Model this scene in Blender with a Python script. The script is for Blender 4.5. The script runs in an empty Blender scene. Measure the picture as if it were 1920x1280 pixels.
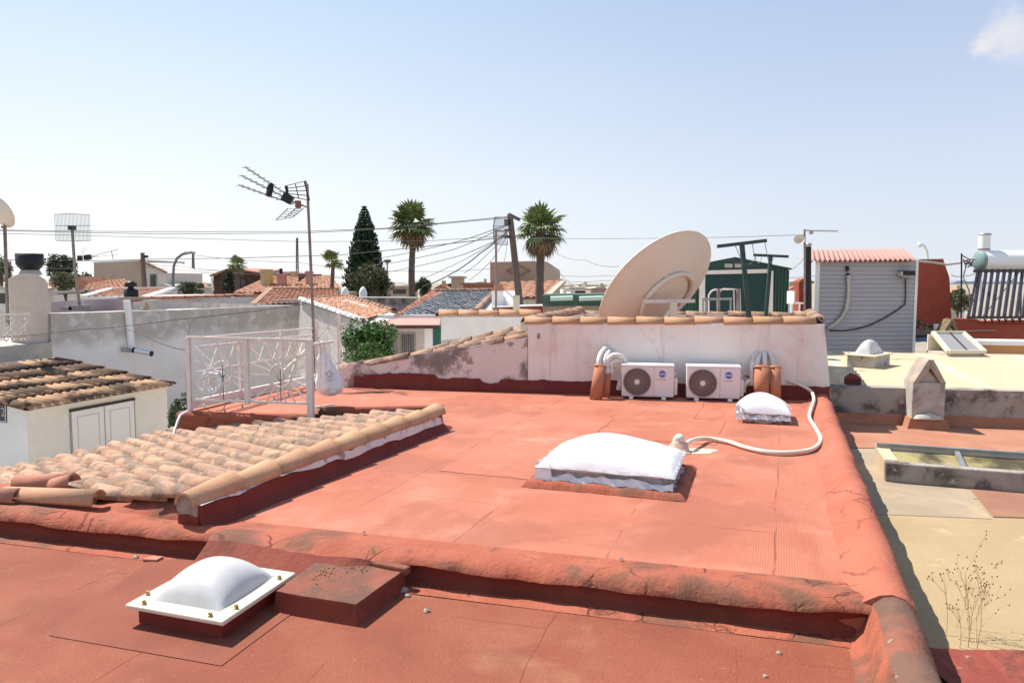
import bpy, math, random
from mathutils import Vector, Matrix, noise
R = math.radians
S = bpy.context.scene
COL = S.collection
random.seed(7)
V3 = Vector
# ------------------------------------------------------------------ camera
CZ = 4.74; F = 1387.0; PITCH = math.atan(110 / F)
cd = bpy.data.cameras.new('camera'); cam = bpy.data.objects.new('camera', cd); COL.objects.link(cam)
cd.sensor_width = 36; cd.lens = 36 * F / 1920; cd.clip_start = .05; cd.clip_end = 20000
cam.location = (0, 0, CZ); cam.rotation_euler = (R(90) - PITCH, 0, 0)
S.camera = cam
def ray(px, py):
    x = (px - 960) / F; v = (640 - py) / F
    return V3((x, math.cos(PITCH) + v * math.sin(PITCH), -math.sin(PITCH) + v * math.cos(PITCH)))
def at(px, py, Y):
    d = ray(px, py); return V3((0, 0, CZ)) + d * (Y / d.y)
def G(px, py, z):
    d = ray(px, py); return V3((0, 0, CZ)) + d * ((z - CZ) / d.z)
# ------------------------------------------------------------------ scene tree helpers
XF = {}
def tag(o, label=None, cat=None, group=None, kind=None):
    if label: o['label'] = label
    if cat: o['category'] = cat
    if group: o['group'] = group
    if kind: o['kind'] = kind
    return o
def thing(name, label, cat, loc=(0, 0, 0), rz=0, group=None, kind=None):
    o = bpy.data.objects.new(name, None); COL.objects.link(o)
    o.empty_display_size = .2
    o.location = loc; o.rotation_euler = (0, 0, rz)
    XF[o.name] = Matrix.Translation(V3(loc)) @ Matrix.Rotation(rz, 4, 'Z')
    return tag(o, label, cat, group, kind)
class MB:
    def __init__(s): s.v = []; s.f = []; s.s = []
    def add(s, vs, fs, sm=False):
        n = len(s.v); s.v += [V3(p) for p in vs]
        s.f += [tuple(i + n for i in f) for f in fs]; s.s += [sm] * len(fs); return s
    def quad(s, *p, sm=False): return s.add(p, [tuple(range(len(p)))], sm)
    def hexa(s, b, t):
        return s.add(list(b) + list(t), [(3, 2, 1, 0), (4, 5, 6, 7), (0, 1, 5, 4), (1, 2, 6, 5), (2, 3, 7, 6), (3, 0, 4, 7)])
    def box(s, c, d, rz=0, M=None):
        c = V3(c); M = M or Matrix.Rotation(rz, 3, 'Z'); h = V3(d) / 2
        P = [c + M @ V3((x * h.x, y * h.y, z * h.z)) for z in (-1, 1) for x, y in ((-1, -1), (1, -1), (1, 1), (-1, 1))]
        return s.hexa(P[:4], P[4:])
    def bx(s, x0, x1, y0, y1, z0, z1):
        return s.box(((x0 + x1) / 2, (y0 + y1) / 2, (z0 + z1) / 2), (x1 - x0, y1 - y0, z1 - z0))
    def bar(s, a, b, w, h=None, up=(0, 0, 1)):
        a, b = V3(a), V3(b); h = h or w; t = (b - a).normalized(); u = V3(up)
        if abs(t.dot(u)) > .98: u = V3((0, 1, 0))
        r = t.cross(u).normalized(); q = r.cross(t)
        c = [(-1, -1), (1, -1), (1, 1), (-1, 1)]
        return s.hexa([a + r * i * w / 2 + q * j * h / 2 for i, j in c], [b + r * i * w / 2 + q * j * h / 2 for i, j in c])
    def prism(s, poly, vec):
        vec = V3(vec); n = len(poly); P = [V3(p) for p in poly]
        fs = [tuple(reversed(range(n))), tuple(range(n, 2 * n))] + [(i, (i + 1) % n, n + (i + 1) % n, n + i) for i in range(n)]
        return s.add(P + [p + vec for p in P], fs)
    def tube(s, pts, r, n=8, sm=True, cap=True, closed=False):
        pts = [V3(p) for p in pts]; m = len(pts); rr = r if isinstance(r, (list, tuple)) else [r] * m
        vs = []; prev = None
        for i, p in enumerate(pts):
            a = pts[i - 1] if (i or closed) else p; b = pts[(i + 1) % m] if (i < m - 1 or closed) else p
            t = (b - a).normalized() if (b - a).length > 1e-9 else V3((0, 0, 1))
            u = prev if prev is not None else (V3((0, 0, 1)) if abs(t.z) < .9 else V3((1, 0, 0)))
            q = t.cross(u)
            if q.length < 1e-6: u = V3((1, 0, 0)) if abs(t.x) < .9 else V3((0, 1, 0)); q = t.cross(u)
            q.normalize(); u = q.cross(t).normalized(); prev = u
            vs += [p + (u * math.cos(2 * math.pi * k / n) + q * math.sin(2 * math.pi * k / n)) * rr[i] for k in range(n)]
        fs = [(i * n + k, i * n + (k + 1) % n, ((i + 1) % m) * n + (k + 1) % n, ((i + 1) % m) * n + k)
              for i in range(m if closed else m - 1) for k in range(n)]
        s.add(vs, fs, sm)
        if cap and not closed: s.add(vs[:n], [tuple(reversed(range(n)))]); s.add(vs[-n:], [tuple(range(n))])
        return s
    def lathe(s, c, prof, n=24, M=None, sm=True, a0=0, a1=2 * math.pi):
        c = V3(c); M = M or Matrix.Identity(3); full = abs(a1 - a0 - 2 * math.pi) < 1e-6; k = n if full else n + 1
        vs = [c + M @ V3((r * math.cos(a0 + (a1 - a0) * i / n), r * math.sin(a0 + (a1 - a0) * i / n), z)) for r, z in prof for i in range(k)]
        fs = [(j * k + i, j * k + (i + 1) % k, (j + 1) * k + (i + 1) % k, (j + 1) * k + i) for j in range(len(prof) - 1) for i in range(k if full else n)]
        return s.add(vs, fs, sm)
    def grid(s, fn, nu, nv, sm=True):
        vs = [fn(i / nu, j / nv) for j in range(nv + 1) for i in range(nu + 1)]
        return s.add(vs, [(j * (nu + 1) + i, j * (nu + 1) + i + 1, (j + 1) * (nu + 1) + i + 1, (j + 1) * (nu + 1) + i) for j in range(nv) for i in range(nu)], sm)
    def build(s, name, mat, parent=None, local=False, bevel=0, base=None, seg=2, solid=0):
        me = bpy.data.meshes.new(name)
        vs = s.v
        if parent is not None and not local:
            Mi = XF[parent.name].inverted(); vs = [Mi @ p for p in vs]
        if base is not None:
            vs = [p - V3(base) for p in vs]
        me.from_pydata([tuple(p) for p in vs], [], s.f)
        me.polygons.foreach_set('use_smooth', s.s); me.materials.append(mat); me.update()
        o = bpy.data.objects.new(name, me); COL.objects.link(o)
        if parent is not None: o.parent = parent; XF[o.name] = XF[parent.name]
        elif base is not None: o.location = base
        if solid:
            md = o.modifiers.new('thickness', 'SOLIDIFY'); md.thickness = solid; md.offset = 0
        if bevel:
            md = o.modifiers.new('bevel', 'BEVEL'); md.width = bevel; md.segments = seg; md.limit_method = 'ANGLE'; md.angle_limit = R(40)
        return o
def dup(root, loc, rz=None, label=None):
    r = root.copy(); COL.objects.link(r); r.location = loc
    if rz is not None: r.rotation_euler = (0, 0, rz)
    if label: r['label'] = label
    for ch in list(root.children):
        c = ch.copy(); COL.objects.link(c); c.parent = r
        for g in list(ch.children):
            d = g.copy(); COL.objects.link(d); d.parent = c
    return r
def text_mesh(body, size, M, parent, name, mat):
    cu = bpy.data.curves.new('t', 'FONT'); cu.body = body; cu.size = size; cu.align_x = 'CENTER'; cu.align_y = 'CENTER'; cu.extrude = .0008
    to = bpy.data.objects.new('t', cu); COL.objects.link(to)
    dg = bpy.context.evaluated_depsgraph_get(); me = bpy.data.meshes.new_from_object(to.evaluated_get(dg))
    bpy.data.objects.remove(to); bpy.data.curves.remove(cu)
    Mi = XF[parent.name].inverted() @ M
    me.transform(Mi); me.materials.clear(); me.materials.append(mat)
    o = bpy.data.objects.new(name, me); COL.objects.link(o); o.parent = parent; XF[o.name] = XF[parent.name]
    return o
def fbm(p, sc, oct=3):
    return noise.fractal(V3(p) * sc, 1.0, 2.0, oct)
# ------------------------------------------------------------------ materials
def pmat(name, c1, c2=None, sc=3, rough=.85, bump=.0, bsc=60, stains=(), rnd=0, spec=.3, metal=0, speck=0, seam=None, alpha=1, coat=0, sub=0, detail=6, trans=0, stretch=None, grid=None, zband=None, cracks=None):
    m = bpy.data.materials.new(name); m.use_nodes = True; nt = m.node_tree; N = nt.nodes; L = nt.links
    bs = N['Principled BSDF']; bs.inputs['Roughness'].default_value = rough; bs.inputs['Metallic'].default_value = metal
    bs.inputs['Specular IOR Level'].default_value = spec; bs.inputs['Coat Weight'].default_value = coat
    bs.inputs['Alpha'].default_value = alpha; bs.inputs['Transmission Weight'].default_value = trans
    if sub: bs.inputs['Subsurface Weight'].default_value = sub; bs.inputs['Subsurface Radius'].default_value = (.05, .05, .05)
    tc = N.new('ShaderNodeTexCoord'); co = tc.outputs['Object']
    if stretch:
        mp = N.new('ShaderNodeMapping'); mp.inputs['Scale'].default_value = stretch; L.new(co, mp.inputs[0]); cs = mp.outputs[0]
    else: cs = co
    def nz(scale, det=detail, src=None, dist=0, rough_=.55):
        n = N.new('ShaderNodeTexNoise'); n.inputs['Scale'].default_value = scale; n.inputs['Detail'].default_value = det
        n.inputs['Distortion'].default_value = dist; n.inputs['Roughness'].default_value = rough_; L.new(src or cs, n.inputs['Vector']); return n.outputs['Fac']
    def ramp(f, a, b):
        r = N.new('ShaderNodeMapRange'); r.inputs['From Min'].default_value = a; r.inputs['From Max'].default_value = b; r.interpolation_type = 'SMOOTHSTEP'; L.new(f, r.inputs['Value']); return r.outputs[0]
    def mix(f, a, b):
        x = N.new('ShaderNodeMix'); x.data_type = 'RGBA'
        if isinstance(f, (int, float)): x.inputs['Factor'].default_value = f
        else: L.new(f, x.inputs['Factor'])
        for v, i in ((a, 'A'), (b, 'B')):
            k = [q for q in x.inputs if q.name == i and q.type == 'RGBA'][0]
            if isinstance(v, tuple): k.default_value = (*v, 1)
            else: L.new(v, k)
        return [q for q in x.outputs if q.type == 'RGBA'][0]
    def mul(a, k):
        x = N.new('ShaderNodeMath'); x.operation = 'MULTIPLY'; L.new(a, x.inputs[0])
        if isinstance(k, (int, float)): x.inputs[1].default_value = k
        else: L.new(k, x.inputs[1])
        return x.outputs[0]
    c = c1
    if c2: c = mix(ramp(nz(sc, dist=.4), .3, .7), c1, c2)
    if rnd:
        g = N.new('ShaderNodeNewGeometry'); hs = N.new('ShaderNodeHueSaturation')
        mr = N.new('ShaderNodeMapRange'); mr.inputs['To Min'].default_value = 1 - rnd; mr.inputs['To Max'].default_value = 1 + rnd
        L.new(g.outputs['Random Per Island'], mr.inputs['Value']); L.new(mr.outputs[0], hs.inputs['Value'])
        m2 = N.new('ShaderNodeMapRange'); m2.inputs['To Min'].default_value = .5 - .007; m2.inputs['To Max'].default_value = .5 + .005
        mm = N.new('ShaderNodeMath'); mm.operation = 'FRACT'; L.new(mul(g.outputs['Random Per Island'], 17.3), mm.inputs[0])
        L.new(mm.outputs[0], m2.inputs['Value']); L.new(m2.outputs[0], hs.inputs['Hue'])
        if isinstance(c, tuple): hs.inputs['Color'].default_value = (*c, 1)
        else: L.new(c, hs.inputs['Color'])
        c = hs.outputs[0]
    hgt = None
    if seam:   # (rotation, row width, brick length, mortar, colour, strength)
        mp = N.new('ShaderNodeMapping'); mp.inputs['Rotation'].default_value = (0, 0, seam[0]); L.new(co, mp.inputs[0])
        wv = N.new('ShaderNodeTexNoise'); wv.inputs['Scale'].default_value = 1.3; wv.inputs['Detail'].default_value = 3; L.new(co, wv.inputs['Vector'])
        ad = N.new('ShaderNodeVectorMath'); ad.operation = 'MULTIPLY_ADD'; ad.inputs[1].default_value = (.1, .1, 0); L.new(wv.outputs['Color'], ad.inputs[0]); L.new(mp.outputs[0], ad.inputs[2])
        bt = N.new('ShaderNodeTexBrick'); bt.offset = .37; bt.inputs['Scale'].default_value = 1; bt.inputs['Brick Width'].default_value = seam[2]; bt.inputs['Row Height'].default_value = seam[1]
        bt.inputs['Mortar Size'].default_value = seam[3]; bt.inputs['Mortar Smooth'].default_value = .6; L.new(ad.outputs[0], bt.inputs['Vector'])
        f = mul(mul(bt.outputs['Fac'], ramp(nz(2.2, src=co), .38, .62)), seam[5]); c = mix(f, c, seam[4]); hgt = f
    if speck: c = mix(mul(ramp(nz(110, 2, src=co), .58, .75), speck), c, (.02, .012, .01)); 
    for st in stains:   # (colour, scale, lo, hi, strength[, stretch])
        src = cs
        if len(st) > 5:
            mp = N.new('ShaderNodeMapping'); mp.inputs['Scale'].default_value = st[5]; mp.inputs['Location'].default_value = (3.1 * st[1], 1.7, .4); L.new(co, mp.inputs[0]); src = mp.outputs[0]
        f = ramp(nz(st[1], 8, src=src, dist=.3, rough_=.62), st[2], st[3])
        c = mix(mul(f, st[4]), c, st[0])
    if cracks:  # (scale, width, strength, colour): fine wandering cracks
        wn2 = N.new('ShaderNodeTexNoise'); wn2.inputs['Scale'].default_value = cracks[0] * 1.7; wn2.inputs['Detail'].default_value = 4; L.new(co, wn2.inputs['Vector'])
        av = N.new('ShaderNodeVectorMath'); av.operation = 'MULTIPLY_ADD'; av.inputs[1].default_value = (.5 / cracks[0],) * 3; L.new(wn2.outputs['Color'], av.inputs[0]); L.new(co, av.inputs[2])
        vo = N.new('ShaderNodeTexVoronoi'); vo.feature = 'DISTANCE_TO_EDGE'; vo.inputs['Scale'].default_value = cracks[0]; L.new(av.outputs[0], vo.inputs['Vector'])
        iv = N.new('ShaderNodeMapRange'); iv.inputs['From Min'].default_value = cracks[1]; iv.inputs['From Max'].default_value = 0; L.new(vo.outputs['Distance'], iv.inputs['Value'])
        cm = mul(mul(iv.outputs[0], ramp(nz(cracks[0] * .6, 3, src=co), .5, .62)), cracks[2]); c = mix(cm, c, cracks[3]); hgt = cm
    if zband:  # (colour, z lo, z hi, strength): a stain that clings to the upper (or lower) part with a ragged edge
        sp = N.new('ShaderNodeSeparateXYZ'); L.new(co, sp.inputs[0]); a3 = N.new('ShaderNodeMath'); a3.operation = 'MULTIPLY_ADD'; a3.inputs[1].default_value = .9; L.new(nz(1.1, 6, src=co), a3.inputs[0]); L.new(sp.outputs['Z'], a3.inputs[2])
        c = mix(mul(mul(ramp(a3.outputs[0], zband[1] + .45, zband[2] + .45), ramp(nz(3.5, 7, src=co), .2, .55)), zband[3]), c, zband[0])
    bc = bs.inputs['Base Color']
    if isinstance(c, tuple): bc.default_value = (*c, 1)
    else: L.new(c, bc)
    if bump:
        bp = N.new('ShaderNodeBump'); bp.inputs['Strength'].default_value = bump; bp.inputs['Distance'].default_value = .01
        h = nz(bsc, 5, src=cs)
        if grid:   # woven membrane lines
            mp = N.new('ShaderNodeMapping'); mp.inputs['Rotation'].default_value = (0, 0, grid[0]); L.new(co, mp.inputs[0])
            w = N.new('ShaderNodeTexWave'); w.inputs['Scale'].default_value = grid[1]; w.inputs['Distortion'].default_value = 1.2; w.inputs['Detail'].default_value = 1; L.new(mp.outputs[0], w.inputs['Vector'])
            a2 = N.new('ShaderNodeMath'); a2.operation = 'MULTIPLY_ADD'; a2.inputs[1].default_value = grid[2]; L.new(mul(w.outputs['Fac'], ramp(nz(.55, 2, src=co), .45, .6)), a2.inputs[0]); L.new(h, a2.inputs[2]); h = a2.outputs[0]
        if hgt is not None:
            a2 = N.new('ShaderNodeMath'); a2.operation = 'MULTIPLY_ADD'; a2.inputs[1].default_value = -1.2; L.new(hgt, a2.inputs[0]); L.new(h, a2.inputs[2]); h = a2.outputs[0]
        L.new(h, bp.inputs['Height']); L.new(bp.outputs[0], bs.inputs['Normal'])
    return m
A20 = R(20)
SE = (.13, .022, .014)
M = {}
M['red'] = pmat('red_membrane', (.375, .118, .068), (.425, .150, .092), 1.1, .8, .35, 45, seam=(R(90), 1.02, 4.3, .009, SE, .6), speck=.12,
    stains=[((.49, .225, .15), 1.9, .50, .72, .5), ((.30, .078, .044), 2.6, .52, .74, .55, (1, .3, 1)), ((.27, .085, .052), .7, .50, .60, .5), ((.15, .055, .036), 14, .62, .8, .55), ((.52, .29, .21), 5, .66, .74, .4, (.4, 1, 1))], grid=(0, 20, .3))
M['rednear'] = pmat('red_membrane_old', (.22, .057, .030), (.262, .08, .044), 1.3, .85, .5, 55, seam=(R(86), .98, 3.1, .007, SE, .5), speck=.5,
    stains=[((.36, .18, .10), 2.2, .53, .76, .4), ((.18, .052, .03), 1.6, .50, .70, .6), ((.34, .16, .09), 40, .60, .72, .5), ((.08, .035, .025), 17, .66, .8, .6)])
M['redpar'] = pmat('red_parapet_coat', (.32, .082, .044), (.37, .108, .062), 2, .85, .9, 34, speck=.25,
    cracks=(3.2, .035, .8, (.10, .03, .02)), stains=[((.11, .062, .038), 1.5, .46, .62, .78), ((.09, .05, .032), 6, .58, .74, .6), ((.42, .16, .105), 4, .6, .8, .4)])
M['redshade'] = pmat('red_face_shade', (.185, .038, .022), (.225, .052, .031), 2, .85, .8, 30, speck=.3, stains=[((.09, .035, .022), 3, .5, .7, .6)])  # coat red darkened in the colour itself, shade painted onto upright faces
M['redhump'] = pmat('red_hump_coat', cracks=(2.4, .03, .7, (.13, .035, .022)), *( (.365, .105, .060), (.41, .132, .08), 1.6, .85, .8, 26), speck=.25,
    stains=[((.30, .075, .042), 2.4, .5, .7, .6), ((.12, .05, .034), 10, .62, .76, .6), ((.48, .2, .13), 5, .62, .78, .5)])
M['redparm'] = pmat('red_parapet_mossy', (.29, .075, .045), (.34, .105, .062), 2, .85, .7, 35, speck=.4,
    stains=[((.135, .078, .054), 1.5, .34, .56, .9), ((.08, .05, .036), 7, .5, .7, .5), ((.42, .34, .28), 16, .64, .74, .6)])
M['reddark'] = pmat('red_paint_fresh_shade', (.15, .021, .014), (.185, .03, .019), 3, .7, .4, 30)  # fresh dark red paint, deepened further to carry the shade on low upright faces
M['redblock'] = pmat('red_block_stained', (.23, .070, .043), (.28, .092, .058), 4, .9, .7, 40, speck=.5,
    stains=[((.095, .06, .042), 2.6, .36, .58, .8), ((.30, .24, .12), 11, .64, .74, .6)])
M['white'] = pmat('white_wall', (.74, .70, .66), (.66, .62, .58), 2, .9, .3, 50, stains=[((.42, .38, .34), 1.6, .58, .78, .5)])
M['cleanw'] = pmat('clean_white', (.8, .78, .75), None, rough=.6)
M['pinkw'] = pmat('pinkish_white_plaster', cracks=(.9, .010, .28, (.35, .27, .24)), *( (.79, .72, .665), (.76, .715, .675), 1.2, .9, .35, 45), speck=.1,
    stains=[((.70, .50, .45), 1.3, .50, .7, .6), ((.36, .3, .27), 9, .66, .8, .5), ((.52, .38, .33), 8, .54, .76, .55, (1, 1, .07)), ((.45, .36, .31), 2.2, .58, .72, .35)])
M['peel'] = pmat('peeling_plaster', (.72, .62, .58), (.66, .57, .53), 1.5, .92, .6, 40, speck=.2,
    stains=[((.14, .115, .105), 2.1, .49, .63, .85), ((.30, .22, .17), 3.4, .58, .61, .9), ((.74, .72, .7), 5, .64, .68, .8)])
M['greyw'] = pmat('grey_stained_wall', (.56, .52, .48), (.48, .44, .40), 1.5, .92, .5, 30,
    stains=[((.30, .26, .22), 1.8, .5, .68, .7, (1, 1, .3)), ((.66, .64, .62), 2.5, .55, .75, .6), ((.22, .19, .16), 5, .62, .75, .4)])
M['greyband'] = pmat('grey_banded_wall', (.76, .725, .685), (.69, .655, .62), 1, .92, .35, 35, zband=((.40, .35, .30), 2.75, 3.35, .85), stains=[((.22, .19, .16), 5, .64, .78, .4), ((.42, .38, .34), 1.8, .55, .75, .4, (1, 1, .3))])
M['whitelow'] = pmat('white_lower_wall', (.68, .67, .66), (.6, .59, .58), 1, .9, .2, 40)
M['cream'] = pmat('cream_wall', (.72, .665, .575), (.67, .615, .53), 2, .9, .35, 40, stains=[((.52, .43, .31), 3, .6, .8, .4)])
M['tan'] = pmat('tan_wall', (.52, .41, .30), (.48, .37, .28), 1, .9)
M['tand'] = pmat('tan_wall_dark', (.40, .30, .23), None, rough=.9)
M['conc'] = pmat('weathered_concrete', (.36, .32, .28), (.27, .23, .20), 3, .95, .8, 30,
    stains=[((.07, .06, .055), 3.0, .50, .66, .85), ((.62, .58, .52), 6, .60, .72, .7)])
M['concl'] = pmat('pale_concrete', (.50, .46, .40), (.42, .38, .33), 3, .95, .6, 30, stains=[((.12, .10, .09), 5, .6, .72, .7)])
M['yell'] = pmat('yellow_roof', (.55, .435, .285), (.50, .39, .255), 1.2, .9, .3, 40, seam=(R(90), 1.9, 12, .14, (.66, .58, .43), .8),
    stains=[((.55, .42, .24), 3, .58, .8, .4), ((.35, .26, .16), 9, .7, .8, .4)])
M['tanroof'] = pmat('tan_roof', (.385, .285, .16), (.335, .245, .135), 1.5, .92, .4, 40, speck=.3,
    stains=[((.33, .23, .13), 1.1, .54, .7, .5), ((.58, .45, .26), 3, .58, .75, .5), ((.16, .11, .08), 10, .67, .78, .4)])
M['greyroof'] = pmat('grey_patch', (.30, .23, .16), (.36, .28, .19), 2, .92, .3, 40, stains=[((.45, .34, .2), 1.4, .5, .7, .6)])
M['redroof2'] = pmat('dull_red_roof', (.35, .15, .088), (.40, .19, .115), 1.6, .9, .4, 40, stains=[((.26, .09, .055), 2, .55, .75, .6), ((.5, .36, .22), 4, .62, .8, .5)], speck=.3)
M['redbrown'] = pmat('redbrown_patch', (.26, .12, .08), (.31, .16, .1), 2, .92, .3, 40)
TS = [((.17, .13, .10), 8, .42, .60, .82), ((.50, .38, .26), 5, .6, .8, .4), ((.10, .08, .06), 26, .58, .74, .7)]
M['tile'] = pmat('clay_tile_weathered', (.44, .27, .178), (.39, .225, .145), 5, .9, .6, 50, rnd=.16, speck=.3, stains=TS)
M['tilenew'] = pmat('clay_tile_orange', (.44, .245, .13), (.49, .29, .165), 5, .85, .35, 40, rnd=.12, stains=[((.4, .19, .1), 9, .6, .8, .4), ((.54, .38, .26), 4, .55, .8, .5)])
M['tilefar'] = pmat('clay_tile_roof', (.40, .19, .11), (.46, .27, .17), 5, .9, .3, 20, rnd=.2, stains=[((.26, .11, .07), 3.2, .5, .72, .6), ((.62, .45, .33), 6, .6, .8, .5)])
M['tilebrown'] = pmat('clay_tile_brown', (.38, .17, .105), (.46, .23, .15), 4, .9, .3, 20, rnd=.2, stains=[((.17, .08, .055), 2.5, .48, .7, .6), ((.58, .42, .32), 6, .6, .8, .5)])
M['tilemoss'] = pmat('clay_tile_mossy', (.46, .29, .16), (.42, .26, .15), 4, .95, .5, 40, rnd=.15, stains=[((.085, .052, .038), .85, .45, .54, .92), ((.07, .04, .03), 9, .62, .75, .6)])
M['tilegrey'] = pmat('grey_slate_tile', (.17, .18, .19), (.24, .25, .26), 5, .85, .3, 20, rnd=.3, stains=[((.42, .36, .28), 4, .6, .72, .8), ((.07, .07, .075), 6, .55, .75, .5)])
M['terra'] = pmat('terracotta_new', (.38, .16, .078), (.43, .19, .10), 4, .75, .2, 50, rnd=.12)
M['mortar'] = pmat('mortar', (.36, .29, .23), (.26, .2, .16), 14, .95, 1, 40, stains=[((.5, .42, .35), 20, .6, .75, .7)])
M['rail'] = pmat('white_painted_iron', (.74, .67, .62), (.68, .60, .55), 6, .55, .2, 60, stains=[((.24, .11, .06), 12, .67, .75, .7)])
M['plast'] = pmat('white_plastic', (.82, .81, .79), None, rough=.35, spec=.5)
M['ac'] = pmat('ac_casing', (.70, .66, .64), None, rough=.4, spec=.5)
M['acd'] = pmat('ac_dark', (.035, .025, .022), None, rough=.6)
M['acv'] = pmat('ac_grille', (.36, .275, .25), None, rough=.5)
M['blue'] = pmat('blue_print', (.08, .14, .42), None, rough=.5)
M['greyp'] = pmat('grey_print', (.28, .26, .27), None, rough=.6)
M['dome'] = pmat('acrylic_dome', (.56, .55, .53), (.50, .495, .49), 4, .28, .1, 12, spec=.5, sub=.35, stains=[((.48, .47, .46), 9, .6, .8, .5)])
M['frame'] = pmat('acrylic_frame', (.70, .64, .50), (.64, .57, .43), 6, .4, .15, 30, spec=.5)
M['framey'] = pmat('yellowed_frame', (.72, .66, .46), (.66, .58, .40), 6, .5, .15, 30)
M['brass'] = pmat('brass_bolt', (.42, .31, .10), (.3, .21, .08), 30, .45, spec=.5, metal=.4)
M['film'] = pmat('white_film', (.80, .79, .78), (.74, .735, .73), 5, .35, .3, 9, spec=.5)
M['filmt'] = pmat('clear_film', (.80, .78, .82), None, rough=.2, spec=.6, bump=.9, bsc=20, alpha=.30)
M['foil'] = pmat('white_lagging', (.74, .71, .66), (.62, .58, .53), 9, .5, .8, 30)
M['hose'] = pmat('white_hose', (.74, .66, .54), (.68, .58, .46), 6, .5)
M['dish'] = pmat('dish_beige', (.70, .62, .54), (.66, .58, .505), 1.5, .5, 0, spec=.4, stains=[((.42, .32, .24), 4, .60, .78, .35, (1, 1, .3)), ((.35, .22, .14), 12, .7, .8, .5)])
M['dishl'] = pmat('dish_cream', (.68, .60, .49), None, rough=.5)
M['green'] = pmat('green_metal', (.014, .06, .042), (.018, .07, .05), 3, .5, spec=.5)
M['greenp'] = pmat('green_post_paint', (.008, .036, .034), (.02, .06, .052), 8, .45, spec=.5)
M['greenl'] = pmat('green_awning', (.05, .10, .075), (.07, .13, .10), 4, .6)
M['greenr'] = pmat('pale_green_roll', (.52, .62, .53), None, rough=.6)
M['siding'] = pmat('grey_siding', (.385, .37, .39), (.36, .345, .365), 1, .55, spec=.4)
M['pinkroof'] = pmat('pink_corrugated', (.50, .26, .22), (.45, .22, .185), 4, .7, stains=[((.38, .2, .17), 6, .6, .8, .5)])
M['black'] = pmat('black_plastic', (.015, .015, .018), None, rough=.5)
M['cable'] = pmat('dark_cable', (.05, .048, .05), None, rough=.7)
M['cableg'] = pmat('grey_cable', (.16, .16, .17), None, rough=.7)
M['steel'] = pmat('galvanised_steel', (.36, .35, .34), (.28, .27, .26), 8, .45, metal=.5, spec=.5)
M['rust'] = pmat('rusty_mast', (.20, .14, .12), (.28, .24, .22), 6, .7, stains=[((.2, .08, .045), 9, .6, .75, .7)])
M['alu'] = pmat('bright_metal', (.72, .72, .72), None, rough=.3, metal=.7, spec=.5)
M['wood'] = pmat('pole_wood', (.15, .105, .085), (.20, .15, .12), 3, .9, .5, 30, stretch=(4, 4, .4))
M['leafp'] = pmat('palm_green', (.15, .195, .06), (.19, .225, .08), 3, .6, rnd=.35)
M['leafd'] = pmat('palm_dead', (.30, .20, .115), (.21, .135, .08), 3, .85, rnd=.3)
M['bark'] = pmat('palm_bark', (.17, .125, .10), (.11, .08, .065), 8, .95, .8, 20, stretch=(1, 1, 6))
M['arau'] = pmat('araucaria_needles', (.042, .085, .046), (.06, .105, .055), 3, .7, rnd=.3)
M['pine'] = pmat('dark_pine', (.03, .045, .024), (.045, .06, .03), 3, .7, rnd=.35)
M['olive'] = pmat('olive_leaf', (.10, .11, .045), (.13, .135, .06), 3, .7, rnd=.3)
M['bush'] = pmat('dry_bush', (.075, .10, .042), (.13, .12, .065), 3, .75, rnd=.35)
M['citrus'] = pmat('citrus_leaf', (.045, .115, .02), (.075, .16, .03), 5, .45, rnd=.4, spec=.5)
M['plant'] = pmat('garden_leaf', (.05, .085, .035), (.07, .10, .045), 4, .6, rnd=.3)
M['dry'] = pmat('dry_straw', (.62, .47, .24), (.52, .38, .19), 6, .9)
M['dryd'] = pmat('dry_seed_head', (.16, .10, .05), None, rough=.9)
M['ground'] = pmat('dusty_ground', (.34, .29, .23), (.28, .24, .19), .3, .95, stains=[((.14, .15, .08), .12, .5, .65, .6)])
M['paving'] = pmat('courtyard_paving', (.55, .50, .44), (.48, .43, .37), 1.5, .9)
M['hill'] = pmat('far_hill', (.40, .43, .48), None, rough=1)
M['glass'] = pmat('dark_window', (.03, .03, .035), None, rough=.12, spec=.6)
M['door'] = pmat('white_door_panel', (.72, .68, .62), None, rough=.45, spec=.4)
M['brownw'] = pmat('brown_wall', (.085, .045, .038), (.11, .06, .05), 2, .9)
M['stack'] = pmat('oxide_red_stack', (.33, .07, .04), (.36, .085, .05), 3, .85, .2, 40)
M['tubes'] = pmat('vacuum_tube', (.028, .02, .026), None, rough=.18, spec=.6)
M['beigeb'] = pmat('beige_block', (.56, .5, .38), None, rough=.9)
M['mauve'] = pmat('mauve_roof', (.40, .31, .33), (.44, .35, .36), 1, .9)
M['bag'] = pmat('plastic_bag', (.82, .80, .79), (.74, .71, .70), 7, .35, .8, 14, spec=.5, sub=.2)
M['amber'] = pmat('ochre_wall', (.52, .27, .12), None, rough=.9)
M['stone'] = pmat('mortar_crumb', (.42, .34, .27), (.3, .24, .19), 20, .95)
M['mosaic'] = pmat('number_tile_blue', (.02, .02, .07), None, rough=.25, spec=.6)
M['ocre'] = pmat('number_ochre', (.45, .36, .12), None, rough=.4)
M['moss'] = pmat('moss_clump', (.06, .045, .03), (.20, .16, .06), 20, 1)
M['dirtyglaze'] = pmat('dirty_yellow_sheet', (.40, .33, .16), (.31, .255, .12), 2.5, .5, .3, 20, stains=[((.05, .04, .025), 1.6, .42, .62, .9)])
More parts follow.
